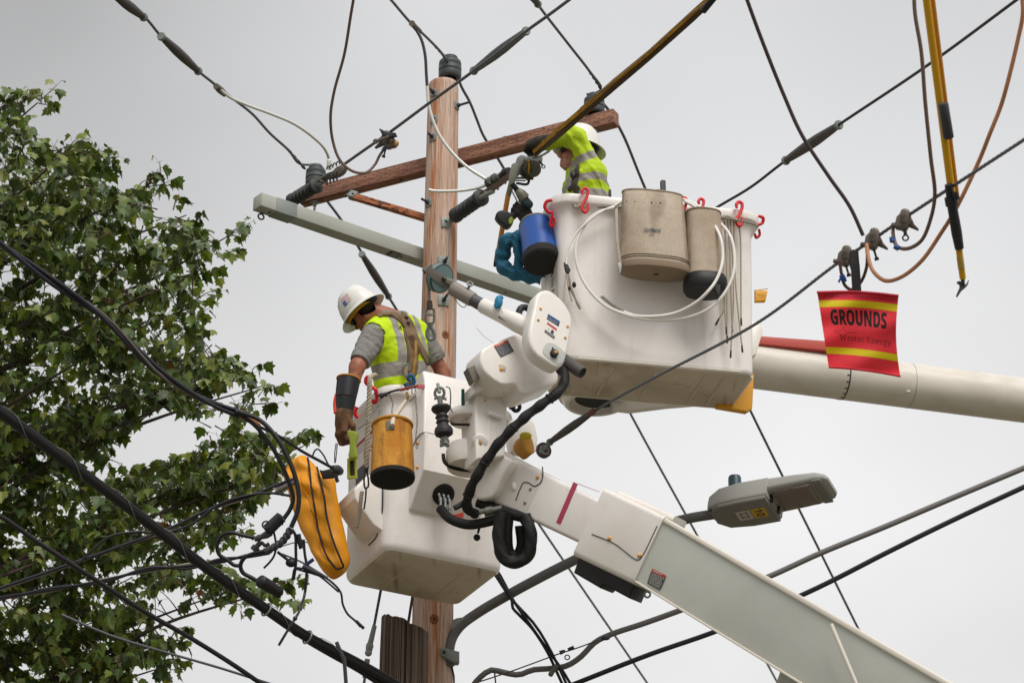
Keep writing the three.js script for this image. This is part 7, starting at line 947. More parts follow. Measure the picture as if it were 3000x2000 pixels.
/* ----- left lineman ----- */
{
  const t = thing('person', 'lineman in white hard hat and yellow vest leaning over the small bucket', 'person');
  const W = at(1180, 1150, 14.78), N = at(1150, 930, 14.86), SL = at(1094, 985, 14.66), SR = at(1236, 985, 14.98), EL = at(1046, 1074, 14.5), WL = at(1014, 1205, 14.36), ER = at(1298, 1094, 14.98), WR = at(1300, 1220, 14.8);
  const T = torsoField(W, N, SL, SR, { prof: [[0.175, 0.135, 0], [0.18, 0.135, 0], [0.19, 0.135, -0.005], [0.205, 0.135, -0.012], [0.2, 0.125, -0.012], [0.15, 0.095, 0], [0.075, 0.07, 0.01]] });
  const wob = (x, y, z, a, s) => a * (fbm(x * s + 40, y * s, z * s + 40, 3) - 0.5);
  const shoulders = uni([cap(SL, N.clone().lerp(SL, 0.25), 0.07, 0.075), cap(SR, N.clone().lerp(SR, 0.25), 0.07, 0.075)], 0.04);
  const torso = (x, y, z) => smin(T.f(x, y, z), shoulders(x, y, z), 0.06);
  const hu = CR.clone().multiplyScalar(-0.66).addScaledVector(CU, 0.74).addScaledVector(CF, 0.32).normalize(), hf0 = CR.clone().multiplyScalar(-0.55).addScaledVector(CU, -0.5).addScaledVector(CF, 0.3); const hf = hf0.addScaledVector(hu, -hf0.dot(hu)).normalize(); const hb = at(1054, 905, 14.86), hc = hb.clone().addScaledVector(hu, -0.034).addScaledVector(hf, -0.016);
  const H = headSkin(hc, hu, hf), neck = cap(hc.clone().addScaledVector(hu, -0.02).addScaledVector(hf, -0.02), N.clone().addScaledVector(T.up, -0.02), 0.062, 0.072);
  const armL = uni([cap(SL, EL, 0.05, 0.044), cap(EL, WL, 0.046, 0.032)], 0.03), armR = uni([cap(SR, ER, 0.05, 0.044), cap(ER, WR, 0.046, 0.032)], 0.03);
  const body = (x, y, z) => Math.min(smin(H.f(x, y, z), neck(x, y, z), 0.03), armL(x, y, z), armR(x, y, z), torso(x, y, z) + 0.03);
  const skinC = (x, y, z) => { const n = fbm(x * 40, y * 40, z * 40, 3), c = lin('#a5694f'), d = lin('#8a4f3c'); const k = sstep(0.35, 0.7, n); return [c[0] + (d[0] - c[0]) * k, c[1] + (d[1] - c[1]) * k, c[2] + (d[2] - c[2]) * k]; };
  const bodyAll = mergeGeometries([nets(body, ...boxOf([hc.clone().addScaledVector(hu, -0.1), hc.clone().addScaledVector(hu, 0.12), hc.clone().addScaledVector(hf, 0.1), N], 0.06), 0.0042, skinC), nets((x, y, z) => Math.min(armL(x, y, z), armR(x, y, z), torso(x, y, z) + 0.03), ...boxOf([SL, SR, EL, WL, ER, WR, W], 0.12), 0.012, skinC)]);
  part(t, 'body', bodyAll, vcol({ roughness: 0.55 }));
  // hair
  const hair = (x, y, z) => Math.max(ell(H.P(-0.016, 0.042, 0), H.ax, [0.094, 0.085, 0.078])(x, y, z), -ell(H.P(0.075, -0.02, 0), H.ax, [0.075, 0.1, 0.12])(x, y, z), -ell(H.P(-0.008, -0.012, 0.085), H.ax, [0.03, 0.05, 0.03])(x, y, z), -ell(H.P(-0.008, -0.012, -0.085), H.ax, [0.03, 0.05, 0.03])(x, y, z)); part(t, 'hair', nets(hair, ...boxOf([H.P(-0.1, 0, 0), H.P(0.1, 0.1, 0), H.P(0, -0.06, 0.07), H.P(0, 0, -0.07)], 0.03), 0.006), std('#2a1d17', { roughness: 0.9 }));
  sunglasses(t, H, std('#0e0c0c', { roughness: 0.25 }));
  // shirt with sleeves
  const sleeve = (S, E, k) => cap(S, S.clone().lerp(E, k), 0.078, 0.066);
  const cut = (S, E, k) => { const p = S.clone().lerp(E, k), d = E.clone().sub(S).normalize(); return (x, y, z) => (x - p.x) * d.x + (y - p.y) * d.y + (z - p.z) * d.z; };
  const sl = sleeve(SL, EL, 0.86), sr = sleeve(SR, ER, 0.7), cl = cut(SL, EL, 0.84), cr = cut(SR, ER, 0.68);
  const fold = (x, y, z, S, E) => { const d = E.clone().sub(S).normalize(), q = (x - S.x) * d.x + (y - S.y) * d.y + (z - S.z) * d.z; return 0.0016 * Math.sin(q * 130 + 14 * fbm(x * 12, y * 12, z * 12, 2)) + wob(x, y, z, 0.026, 15); };
  const shirt = (x, y, z) => { const a = Math.max(sl(x, y, z) + fold(x, y, z, SL, EL), cl(x, y, z)), b = Math.max(sr(x, y, z) + fold(x, y, z, SR, ER), cr(x, y, z)); return Math.min(smin(torso(x, y, z) + 0.004, a, 0.025), smin(torso(x, y, z) + 0.004, b, 0.025)); };
  const shC = lin('#8f8d89'), shD = lin('#7d7b79'); part(t, 'shirt', nets(shirt, ...boxOf([SL, SR, EL, ER, W, N], 0.11), 0.0075, (x, y, z) => { const d = EL.clone().sub(SL).normalize(), q = (x - SL.x) * d.x + (y - SL.y) * d.y + (z - SL.z) * d.z; return (q * 55 % 1 + 1) % 1 > 0.55 ? shC : shD; }), vcol({ roughness: 0.95 }));
  // vest
  const hole = uni([cap(SL.clone().addScaledVector(T.lat, 0.005), EL, 0.084, 0.08)], 0.02), hole2 = cap(SR.clone().addScaledVector(T.lat, -0.005), ER, 0.084, 0.08);
  const wr = (x, y, z) => wob(x, y, z, 0.026, 11) + 0.003 * Math.sin((T.loc(x, y, z)[0] * 60 + T.loc(x, y, z)[2] * 18) + 6 * fbm(x * 7, y * 7, z * 7, 2)) * sstep(0.6, 0.1, T.loc(x, y, z)[2]);
  const vest = (x, y, z) => { const d = torso(x, y, z) - 0.013 + wr(x, y, z); return Math.max(d, -(hole(x, y, z)), -(hole2(x, y, z)), T.loc(x, y, z)[2] - 1.0); };
  const vestC = (x, y, z) => { const [a, b, h] = T.loc(x, y, z); if (h > 0.17 && h < 0.36) return SIL; if (Math.abs(Math.abs(a) - 0.1) < 0.027 && h > 0.3) return SIL; return HV; };
  const vg = nets(vest, ...boxOf([SL, SR, W, N], 0.13), 0.0055, vestC); part(t, 'safety_vest', vg, vcol({ roughness: 0.75 }));
  // harness
  const strapM = std('#7b654b', { roughness: 0.9, bumpMap: grainTex, bumpScale: 0.003 }), strapD = std('#57442f', { roughness: 0.9 }), HS = (l, w, nm, m = strapM, th = 0.007) => { const g = ribbon(vest, l, w, th, 14.2, 15.3); if (g) part(t, nm, g, m); };
  HS([[1108, 926], [1130, 918], [1160, 924], [1182, 945], [1194, 985], [1202, 1030], [1202, 1070], [1190, 1100]], 0.05, 'harness_strap'); HS([[1170, 918], [1196, 940], [1214, 980], [1232, 1020], [1254, 1060], [1268, 1100]], 0.06, 'harness_strap'); HS([[1176, 925], [1196, 965], [1206, 1010], [1210, 1060], [1206, 1100]], 0.075, 'back_pad', strapM, 0.011); HS([[1200, 985], [1212, 1020], [1226, 1030]], 0.05, 'cross_strap', strapD, 0.012); HS([[1214, 1000], [1212, 1050], [1205, 1095]], 0.022, 'lanyard_strap', std('#a5803f', { roughness: 0.9 }), 0.016);
  for (const [x, y] of [[1190, 948], [1184, 932]]) { const h = march(vest, x, y, 14.2, 15.3); if (h) part(t, 'harness_buckle', ball(h.p.clone().addScaledVector(h.n, 0.012), 0.014, 1.3, 0.7, 0.8), std('#2a2430')); }
  const dr = march(vest, 1186, 1078, 14.2, 15.3); if (dr) part(t, 'lanyard_ring', [ringAt(dr.p.clone().addScaledVector(dr.n, 0.03), dr.n, 0.02, 0.007), ball(dr.p.clone().addScaledVector(dr.n, 0.02), 0.02)], std('#6f7f6f', { roughness: 0.6 }));
  part(t, 'lanyard', sweep([dr ? dr.p.clone().addScaledVector(dr.n, 0.03) : at(1186, 1080, 14.4), at(1188, 1096, 14.2), at(1198, 1112, 13.9), at(1204, 1126, 13.66)], 0.014, 8, 10), strapM);
  const mk = march(vest, 1172, 962, 14.2, 15.3); if (mk) { const u = V(0, 1, 0).addScaledVector(mk.n, -mk.n.y).normalize(), F = frame(mk.p.clone().addScaledVector(mk.n, 0.003), u.clone().cross(mk.n), u, mk.n); part(t, 'printed_emblem', [rbox(F, 0, 0.008, 0, 0.012, 0.012, 0.002, 0.0005), rbox(F, -0.01, -0.006, 0, 0.01, 0.008, 0.002, 0.0005), rbox(F, 0.006, -0.008, 0, 0.008, 0.014, 0.002, 0.0005)], std('#1b2a1c')); }
  // hard hat
  const hat = hardHat(t, hb, hu, hf, { s: 1.0 });
  part(hat, 'headband', (() => { const S = []; for (let i = 0; i <= 40; i++) { const a = i / 40 * 6.28318, p = hb.clone().addScaledVector(hf, Math.cos(a) * 0.106).addScaledVector(H.hs, Math.sin(a) * 0.088); S.push([[0, -0.036], [0.004, -0.036], [0.004, 0.0], [0, 0.0]].map(([o, h]) => p.clone().addScaledVector(hf, Math.cos(a) * o).addScaledVector(H.hs, Math.sin(a) * o).addScaledVector(hu, h))); } return loft(S, false, false, 0.4); })(), std('#c9972e', { roughness: 0.6 }));
  part(hat, 'ratchet_knob', [turned(hb.clone().addScaledVector(hf, -0.105).addScaledVector(hu, -0.022), hb.clone().addScaledVector(hf, -0.13).addScaledVector(hu, -0.024), [[0, 0], [0, 0.024], [1, 0.022], [1, 0]], 16)], std('#2c3452', { roughness: 0.5 }));
  const flagS = sticker(128, 84, (x, w, h) => { x.fillStyle = '#e3ddd8'; x.fillRect(0, 0, w, h); x.fillStyle = '#c98a8c'; for (let i = 0; i < 7; i++) x.fillRect(0, i * 12, w, 6); x.fillStyle = '#3d5fa0'; x.fillRect(0, 36, 54, 48); x.fillStyle = '#c9d0e2'; for (let i = 0; i < 8; i++) x.fillRect(6 + (i % 4) * 12, 44 + Math.floor(i / 4) * 18, 4, 4); });
  const hs = H.hs.clone().negate(), sp = (f, u) => { // point on the near side of the dome
    const r = u < 0.06 ? 0.985 - (u - 0.02) * 1.6 : u < 0.105 ? 0.92 - (u - 0.06) * 3.1 : 0.78; const s = Math.sqrt(Math.max(0, r * r - (f / 0.132) ** 2)) * 0.108; return hb.clone().addScaledVector(hf, f).addScaledVector(hu, u).addScaledVector(hs, s).addScaledVector(hs.clone().multiplyScalar(0.8).addScaledVector(hu, 0.6), 0.004); };
  const g = new THREE.BufferGeometry(), pp = [], uu = [], ii = []; for (let i = 0; i <= 4; i++) for (let j = 0; j <= 5; j++) { const p = sp(0.022 - 0.064 * j / 5, 0.098 - 0.056 * i / 4); pp.push(p.x, p.y, p.z); uu.push(j / 5, 1 - i / 4); } for (let i = 0; i < 4; i++) for (let j = 0; j < 5; j++) { const a = i * 6 + j; ii.push(a, a + 6, a + 1, a + 1, a + 6, a + 7); } g.setAttribute('position', new THREE.Float32BufferAttribute(pp, 3)); g.setAttribute('uv', new THREE.Float32BufferAttribute(uu, 2)); g.setIndex(ii); g.computeVertexNormals(); part(hat, 'flag_sticker', g, flagS);
  // lineman's glove
  const ca = at(1021, 1112, 14.42), cb = at(1012, 1168, 14.36), cc = at(1008, 1222, 14.32), glove = (A, B, r0, r1, m, nm) => part(t, nm, turned(A, B, [[0, r0 - 0.004], [0, r0], [0.5, (r0 + r1) / 2 + 0.001], [1, r1], [1, r1 - 0.004]], 30), m);
  glove(ca, cb, 0.071, 0.063, std('#17181f', { roughness: 0.45 }), 'glove_cuff'); glove(cb, cc, 0.0635, 0.05, std('#18211f', { roughness: 0.5 }), 'glove_gauntlet'); part(t, 'glove_rim', ringAt(ca, cb.clone().sub(ca), 0.071, 0.0055, 36, 8), std('#c9861c', { roughness: 0.5 }));
  part(t, 'glove_stripe', sweep([at(987, 1154, 14.36), at(982, 1180, 14.34), at(984, 1210, 14.31)], (u) => 0.014, 8, 10), std('#e0401f', { roughness: 0.45 }));
  const hand = fist(at(1006, 1222, 14.31), at(1000, 1280, 14.27).sub(at(1006, 1222, 14.31)), CR.clone().multiplyScalar(-0.8).addScaledVector(CF, -0.5), { s: 1.25, curl: 0.55, left: true }); const hcuff = cap(cc.clone().addScaledVector(CU, 0.02), at(1006, 1240, 14.3), 0.052, 0.046);
  const hm = uni([hand, hcuff], 0.02), hp = at(1004, 1265, 14.29); part(t, 'leather_glove', nets(hm, hp.clone().addScalar(-0.17), hp.clone().addScalar(0.17), 0.005, (x, y, z) => { const n = fbm(x * 25, y * 25, z * 25, 3); const a = lin('#6b4a30'), b = lin('#4a3322'); const k = sstep(0.35, 0.65, n); return [a[0] + (b[0] - a[0]) * k, a[1] + (b[1] - a[1]) * k, a[2] + (b[2] - a[2]) * k]; }), vcol({ roughness: 0.9 }));
  // trousers, out of sight below the rim
  const hipL = W.clone().addScaledVector(T.lat, 0.09), hipR = W.clone().addScaledVector(T.lat, -0.09), fl = LP(0, 0.1, 0); const leg = (h) => cap(h, V(h.x, fl.y + 0.06, h.z), 0.095, 0.065); part(t, 'trousers', nets(uni([leg(hipL), leg(hipR), cap(hipL, hipR, 0.1, 0.1)], 0.04), ...boxOf([W, V(W.x, fl.y, W.z)], 0.24), 0.02), std('#2a2d3c', { roughness: 0.9 }));
}
{ // lime cutter held in the glove
  const t = thing('cable_cutter', 'lime green handled cutting tool hanging from the leather glove', 'tool'); const d = 14.12; part(t, 'handle', slab(smooth([[1016, 1262], [1046, 1266], [1042, 1290], [1040, 1310], [1044, 1340], [1020, 1338], [1024, 1310], [1022, 1285]], 3), at(1032, 1300, d), V(-0.3, -0.1, 1).normalize(), 0.03, 0.006), std('#8d9a2c', { roughness: 0.6 })); part(t, 'frame', [slab([[1016, 1342], [1042, 1336], [1044, 1400], [1016, 1402]], at(1030, 1370, d), V(-0.3, -0.1, 1).normalize(), 0.02, 0.003, V(0, 1, 0), [[[1022, 1348], [1038, 1345], [1040, 1394], [1022, 1395]]])], std('#a3ad35', { roughness: 0.6 })); part(t, 'blade_pack', slab([[1023, 1350], [1037, 1347], [1039, 1392], [1023, 1393]], at(1030, 1370, d + 0.02), V(-0.3, -0.1, 1).normalize(), 0.012, 0.002), std('#4c3c2c', { roughness: 0.7 }));
}
/* ----- right lineman ----- */
{
  const t = thing('person', 'lineman in long-sleeved yellow shirt reaching up from the right bucket to the hoist', 'person');
  const W = at(1728, 640, 15.02), N = at(1706, 492, 15.14), SL = at(1730, 498, 14.98), SR = at(1704, 512, 15.36), EL = at(1690, 402, 15.0), WL = at(1594, 416, 15.24), ER = at(1640, 690, 15.36), WR = at(1556, 656, 15.3);
  const T = torsoField(W, N, SL, SR, { prof: [[0.17, 0.135, 0], [0.175, 0.135, 0], [0.185, 0.13, 0.0], [0.2, 0.13, 0], [0.195, 0.125, 0], [0.14, 0.1, 0], [0.07, 0.065, 0]] });
  const wob = (x, y, z, a, s) => a * (fbm(x * s + 40, y * s, z * s + 40, 3) - 0.5);
  const sh = uni([cap(SL, N.clone().lerp(SL, 0.2), 0.075, 0.075), cap(SR, N.clone().lerp(SR, 0.2), 0.075, 0.075)], 0.04), torso = (x, y, z) => smin(T.f(x, y, z), sh(x, y, z), 0.06);
  const hc = at(1690, 450, 15.16), hu = CR.clone().multiplyScalar(0.10).addScaledVector(CU, 0.9).addScaledVector(CF, 0.42).normalize(), hf0 = V(-0.96, -0.06, 0.2), hf = hf0.addScaledVector(hu, -hf0.dot(hu)).normalize(), H = headSkin(hc, hu, hf), neck = cap(hc.clone().addScaledVector(hu, -0.03).addScaledVector(hf, -0.02), N.clone().addScaledVector(T.up, -0.03), 0.06, 0.07);
  const armL = uni([cap(SL, EL, 0.05, 0.044), cap(EL, WL, 0.044, 0.03)], 0.03), armR = uni([cap(SR, ER, 0.05, 0.044), cap(ER, WR, 0.044, 0.03)], 0.03);
  const body = (x, y, z) => Math.min(smin(H.f(x, y, z), neck(x, y, z), 0.03), torso(x, y, z) + 0.03);
  const skinC = (x, y, z) => { const n = fbm(x * 40, y * 40, z * 40, 3), c = lin('#c08a78'), d = lin('#a96a5a'), k = sstep(0.35, 0.7, n); return [c[0] + (d[0] - c[0]) * k, c[1] + (d[1] - c[1]) * k, c[2] + (d[2] - c[2]) * k]; };
  part(t, 'body', mergeGeometries([nets(body, ...boxOf([hc.clone().addScaledVector(hu, -0.1), hc.clone().addScaledVector(hu, 0.12), hc.clone().addScaledVector(hf, 0.1), N], 0.06), 0.0042, skinC), nets((x, y, z) => Math.min(armL(x, y, z), armR(x, y, z), torso(x, y, z) + 0.03), ...boxOf([SL, SR, EL, WL, ER, WR, W], 0.12), 0.014, skinC)]), vcol({ roughness: 0.55 }));
  sunglasses(t, H, std('#15161a', { roughness: 0.15 }));
  const fold = (x, y, z) => wob(x, y, z, 0.03, 13) + 0.004 * Math.sin(x * 70 + y * 50 + 6 * fbm(x * 10, y * 10, z * 10, 2));
  const slv = uni([cap(SL, EL, 0.076, 0.062), cap(EL, WL, 0.06, 0.046)], 0.03), srv = uni([cap(SR, ER, 0.075, 0.062), cap(ER, WR.clone().lerp(ER, 0.1), 0.06, 0.046)], 0.03), wd = WL.clone().sub(EL).normalize(), wp = WL.clone().lerp(EL, 0.02), cw = (x, y, z) => (x - wp.x) * wd.x + (y - wp.y) * wd.y + (z - wp.z) * wd.z;
  const shirt = (x, y, z) => { const a = Math.max(slv(x, y, z) + fold(x, y, z), cw(x, y, z)); return Math.max(Math.min(smin(torso(x, y, z) - 0.012 + fold(x, y, z), a, 0.03), smin(torso(x, y, z) - 0.012, srv(x, y, z), 0.02)), -(neck(x, y, z) - 0.012 + 0.0 * x) , T.loc(x, y, z)[2] - 1.6); };
  const ud = EL.clone().sub(SL), ul = ud.length(); ud.normalize(); const hvs = lin('#b7d413');
  const shC = (x, y, z) => { const [a, b, h] = T.loc(x, y, z); const q = ((x - SL.x) * ud.x + (y - SL.y) * ud.y + (z - SL.z) * ud.z), away = Math.hypot(x - SL.x - ud.x * q, y - SL.y - ud.y * q, z - SL.z - ud.z * q); if (q > 0.055 && q < 0.105 && away < 0.13) return SIL; if (h < 0.98 && h > -0.1 && away > 0.0 && (q < 0.05)) { if (h > 0.49 && h < 0.62) return SIL; if (h > 0.2 && h < 0.34) return SIL; if (b * -1 > 0.07 && h > 0.62 && Math.abs(a - 0.02) < 0.06) return SIL; if (Math.abs(Math.abs(a) - 0.11) < 0.026 && h > 0.62) return SIL; } return hvs; };
  part(t, 'safety_shirt', nets(shirt, ...boxOf([SL, SR, EL, WL, ER, WR, W, N], 0.12), 0.0062, shC), vcol({ roughness: 0.75 }));
  const HS = (l, w, nm, m, th = 0.007) => { const g = ribbon(shirt, l, w, th, 14.3, 15.8); if (g) part(t, nm, g, m); }; const sd = std('#4a4238', { roughness: 0.9 });
  HS([[1690, 490], [1688, 515], [1684, 540], [1690, 566]], 0.045, 'harness_strap', sd, 0.009); HS([[1776, 470], [1784, 510], [1790, 560]], 0.03, 'harness_strap', sd, 0.009); HS([[1668, 556], [1684, 545], [1696, 556]], 0.03, 'harness_strap', sd, 0.011);
  const bk = march(shirt, 1684, 512, 14.3, 15.8); if (bk) part(t, 'harness_buckle', ball(bk.p.clone().addScaledVector(bk.n, 0.012), 0.022, 1, 1.3, 0.7), std('#1d1c20', { roughness: 0.5 }));
  const hb = at(1699, 428, 15.18), hat = hardHat(t, hb, hu, hf, { s: 1.0 });
  part(hat, 'headband', (() => { const S = []; for (let i = 0; i <= 40; i++) { const a = i / 40 * 6.28318, p = hb.clone().addScaledVector(hf, Math.cos(a) * 0.106).addScaledVector(H.hs, Math.sin(a) * 0.088); S.push([[0, -0.03], [0.004, -0.03], [0.004, 0.0], [0, 0.0]].map(([o, h]) => p.clone().addScaledVector(hf, Math.cos(a) * o).addScaledVector(H.hs, Math.sin(a) * o).addScaledVector(hu, h))); } return loft(S, false, false, 0.4); })(), std('#3a3733', { roughness: 0.7 }));
  const gm = (x, y, z) => { const n = fbm(x * 25, y * 25, z * 25, 3), a = lin('#3b352e'), b = lin('#221f1d'), k = sstep(0.35, 0.65, n); return [a[0] + (b[0] - a[0]) * k, a[1] + (b[1] - a[1]) * k, a[2] + (b[2] - a[2]) * k]; };
  const h1 = uni([fist(at(1586, 416, 15.25), at(1545, 424, 15.32).sub(at(1586, 416, 15.25)), CU.clone().addScaledVector(CF, -0.7), { s: 1.1, curl: 1 }), cap(at(1602, 414, 15.22), at(1580, 417, 15.26), 0.045, 0.04)], 0.012), c1 = at(1570, 420, 15.28); part(t, 'work_glove', nets(h1, c1.clone().addScalar(-0.14), c1.clone().addScalar(0.14), 0.005, gm), vcol({ roughness: 0.9 }));
  const h2 = uni([fist(at(1552, 650, 15.3), at(1522, 606, 15.28).sub(at(1552, 650, 15.3)), CF.clone().multiplyScalar(-0.9).addScaledVector(CR, 0.5), { s: 1.15, curl: 1 }), cap(at(1566, 664, 15.31), at(1548, 644, 15.3), 0.052, 0.044)], 0.012), c2 = at(1535, 630, 15.29); part(t, 'work_glove', nets(h2, c2.clone().addScalar(-0.16), c2.clone().addScalar(0.16), 0.005, gm), vcol({ roughness: 0.9 }));
  const hipL = W.clone().addScaledVector(T.lat, 0.09), hipR = W.clone().addScaledVector(T.lat, -0.09), fl = RP(0, 0.1, 0); const leg = (h) => cap(h, V(h.x, fl.y + 0.06, h.z), 0.095, 0.065); part(t, 'trousers', nets(uni([leg(hipL), leg(hipR), cap(hipL, hipR, 0.1, 0.1)], 0.04), ...boxOf([W, V(W.x, fl.y, W.z)], 0.24), 0.02), std('#2a2d3c', { roughness: 0.9 }));
}
{ // impact driver
  const t = thing('impact_driver', 'dark teal cordless impact driver held in the lower glove, with battery', 'power tool'); const d = 15.24, n = V(0.1, -0.2, 1).normalize();
  part(t, 'motor_housing', slab(smooth([[1530, 575], [1540, 566], [1552, 580], [1562, 592], [1562, 600], [1550, 606], [1538, 600], [1530, 588]], 3), at(1546, 588, d), n, 0.07, 0.014), std('#1d3a40', { roughness: 0.5 })); part(t, 'gear_case', turned(at(1538, 582, d + 0.03), at(1516, 556, d + 0.03), [[0, 0], [0, 0.036], [0.5, 0.034], [0.8, 0.026], [1, 0.018], [1, 0]], 20), std('#7d7a6c', { roughness: 0.5, metalness: 0.3 })); part(t, 'socket', turned(at(1520, 562, d + 0.03), at(1500, 538, d + 0.03), [[0, 0], [0, 0.018], [1, 0.017], [1, 0]], 16), std('#20222c', { roughness: 0.4, metalness: 0.4 }));
  part(t, 'hang_clip', sweep(P3([[1500, 560], [1508, 575], [1516, 590], [1524, 596]], d - 0.02), 0.005, 7, 10), M.steel); part(t, 'handle', sweep(P3([[1536, 596], [1520, 616], [1504, 632], [1492, 640]], d + 0.05), 0.024, 14, 8), std('#22282a', { roughness: 0.6 }));
  const b = part(t, 'battery', slab(smooth([[1452, 630], [1458, 619], [1472, 614], [1496, 622], [1506, 640], [1500, 656], [1488, 664], [1474, 656], [1458, 642]], 2), at(1480, 640, d + 0.02), n, 0.09, 0.012), std('#202426', { roughness: 0.55 })); part(b, 'battery_label', slab(smooth([[1490, 644], [1498, 634], [1504, 640], [1500, 652], [1494, 656]], 2), at(1496, 646, d + 0.018), n, 0.004, 0.001), std('#a3ad2e', { roughness: 0.5 }));
}
/* ---------- maple tree on the left ---------- */
{
  const t = thing('maple_tree', 'leafy green maple filling the left side behind the cables', 'tree');
  const P = [[-700, 60], [-200, 120], [0, 250], [30, 234], [62, 262], [90, 286], [124, 272], [112, 322], [84, 372], [104, 396], [150, 392], [212, 392], [236, 424], [276, 430], [340, 426], [352, 462], [312, 506], [366, 548], [420, 532], [470, 492], [478, 548], [444, 600], [492, 632], [556, 592], [572, 660], [628, 704], [700, 676], [652, 740], [612, 792], [606, 850], [592, 922], [632, 962], [642, 1020], [712, 1072], [668, 1110], [652, 1150], [640, 1184], [596, 1190], [566, 1232], [548, 1246], [540, 1206], [470, 1188], [430, 1204], [392, 1240], [346, 1292], [318, 1346], [372, 1352], [452, 1362], [532, 1320], [588, 1262], [652, 1232], [690, 1176], [736, 1140], [780, 1112], [790, 1176], [760, 1212], [770, 1262], [816, 1270], [890, 1300], [914, 1290], [918, 1320], [874, 1356], [846, 1412], [772, 1452], [728, 1500], [702, 1520], [716, 1566], [702, 1602], [690, 1650], [740, 1700], [800, 1704], [850, 1692], [862, 1730], [822, 1752], [762, 1756], [700, 1738], [652, 1764], [600, 1778], [560, 1772], [500, 1716], [446, 1742], [422, 1768], [442, 1796], [490, 1800], [488, 1852], [512, 1880], [500, 1940], [512, 1966], [470, 1972], [420, 1930], [380, 1942], [384, 2000], [360, 2100], [-700, 2300]];
  const inside = (x, y) => { let c = false; for (let i = 0, j = P.length - 1; i < P.length; j = i++) { const [a, b] = P[i], [e, f] = P[j]; if ((b > y) !== (f > y) && x < (e - a) * (y - b) / (f - b) + a) c = !c; } return c; };
  const pxOf = (p) => { const q = p.clone().sub(EYE), d = q.dot(CF); return [1500 + FPX * q.dot(CR) / d, 1000 - FPX * q.dot(CU) / d, d]; };
  // trunk and limbs
  const barkM = std('#5b5148', { roughness: 0.95, bumpMap: grainTex, bumpScale: 0.01 }), base = V(-6.0, -0.2, -15.6), fork = V(-5.8, 4.6, -15.7), crownTop = V(-5.6, 9.6, -15.9);
  part(t, 'trunk', sweep([base, V(-5.95, 1.5, -15.65), V(-5.85, 3.2, -15.6), fork, V(-5.75, 6.6, -15.8), V(-5.7, 8.2, -15.85), crownTop], (u) => 0.26 * (1 - u) ** 0.8 + 0.03 + 0.12 * Math.exp(-u * 22), 14, 16), barkM);
  const trunkAt = (y) => V(-5.8 + 0.03 * (y - 4.6), y, -15.7 - 0.04 * (y - 4.6));
  const tips = [[20, 300, 16.8], [110, 300, 17.2], [210, 430, 16.6], [330, 470, 17.0], [455, 530, 16.8], [545, 630, 17.2], [670, 690, 17.0], [590, 800, 16.6], [560, 900, 17.4], [690, 1078, 17.0], [600, 1140, 16.6], [470, 1150, 17.6], [770, 1130, 17.4], [890, 1306, 17.2], [820, 1380, 16.8], [690, 1520, 17.0], [830, 1720, 16.9], [640, 1740, 17.3], [480, 1860, 16.8], [490, 1950, 17.3], [360, 1960, 16.7], [200, 620, 16.3], [150, 900, 16.2], [330, 1000, 16.2], [200, 1250, 16.3], [330, 1560, 16.2], [180, 1700, 16.3], [60, 1450, 16.4], [60, 700, 16.6], [420, 760, 16.3], [250, 1860, 16.6], [540, 1420, 16.7]];
  const tw = [], leaves = [], limbs = [];
  for (const [x, y, d] of tips) {
    const tip = at(x, y, d), root = trunkAt(clamp(tip.y - 0.8 - Math.hypot(tip.x + 5.8, tip.z + 15.7) * 0.28, 3.6, 9.0)), mid = root.clone().lerp(tip, 0.5).add(V(rr(-.15, .15), rr(0.0, 0.3), rr(-.2, .2))), q3 = root.clone().lerp(tip, 0.8).add(V(rr(-.1, .1), rr(0, 0.15), rr(-.1, .1)));
    const c = new THREE.CatmullRomCurve3([root, mid, q3, tip], false, 'centripetal'); limbs.push(c); part(t, 'limb', sweep([root, mid, q3, tip], (u) => 0.05 * (1 - u) ** 1.1 + 0.0045, 7, 10), barkM);
  }
  const leafAt = (p, dir, sz) => { leaves.push({ p, dir, sz, px: pxOf(p) }); };
  const spray = (p, dir, len, n, strict = true) => { // a twig with paired leaves
    const a = p.clone(), b = p.clone().addScaledVector(dir, len * 0.55).add(V(rr(-.03, .03), rr(-.02, .03), rr(-.03, .03))), c = p.clone().addScaledVector(dir, len); const [cx, cy] = pxOf(c); if (strict && !inside(cx, cy)) return false;
    tw.push(sweep([a, b, c], (u) => 0.0042 * (1 - u) + 0.0014, 4, 4));
    for (let i = 0; i < n; i++) { const u = 0.15 + 0.85 * (i + rnd() * 0.5) / n, q = u < 0.55 ? a.clone().lerp(b, u / 0.55) : b.clone().lerp(c, (u - 0.55) / 0.45); const side = V(rr(-1, 1), rr(-0.5, 0.6), rr(-1, 1)).addScaledVector(dir, 0.6).normalize(), st = rr(0.03, 0.075), l = q.clone().addScaledVector(side, st); const [lx, ly] = pxOf(l); if (strict && !inside(lx, ly) && rnd() < 0.75) continue; tw.push(sweep([q, l], 0.0011, 3, 1, { caps: false })); leafAt(l, side, rr(0.052, 0.112) * (u > 0.9 ? 0.75 : 1)); }
    return true;
  };
  // sprigs at the named tips
  for (const [x, y, d] of tips) { const p = at(x, y, d); for (let k = 0; k < 4; k++) { const c = pxOf(p); spray(p.clone().add(V(rr(-.12, .04), rr(-.12, .05), rr(-.1, .1))), V(rr(0.1, 1), rr(-0.2, 0.9), rr(-.5, .5)).normalize(), rr(0.08, 0.22), 6, false); } }
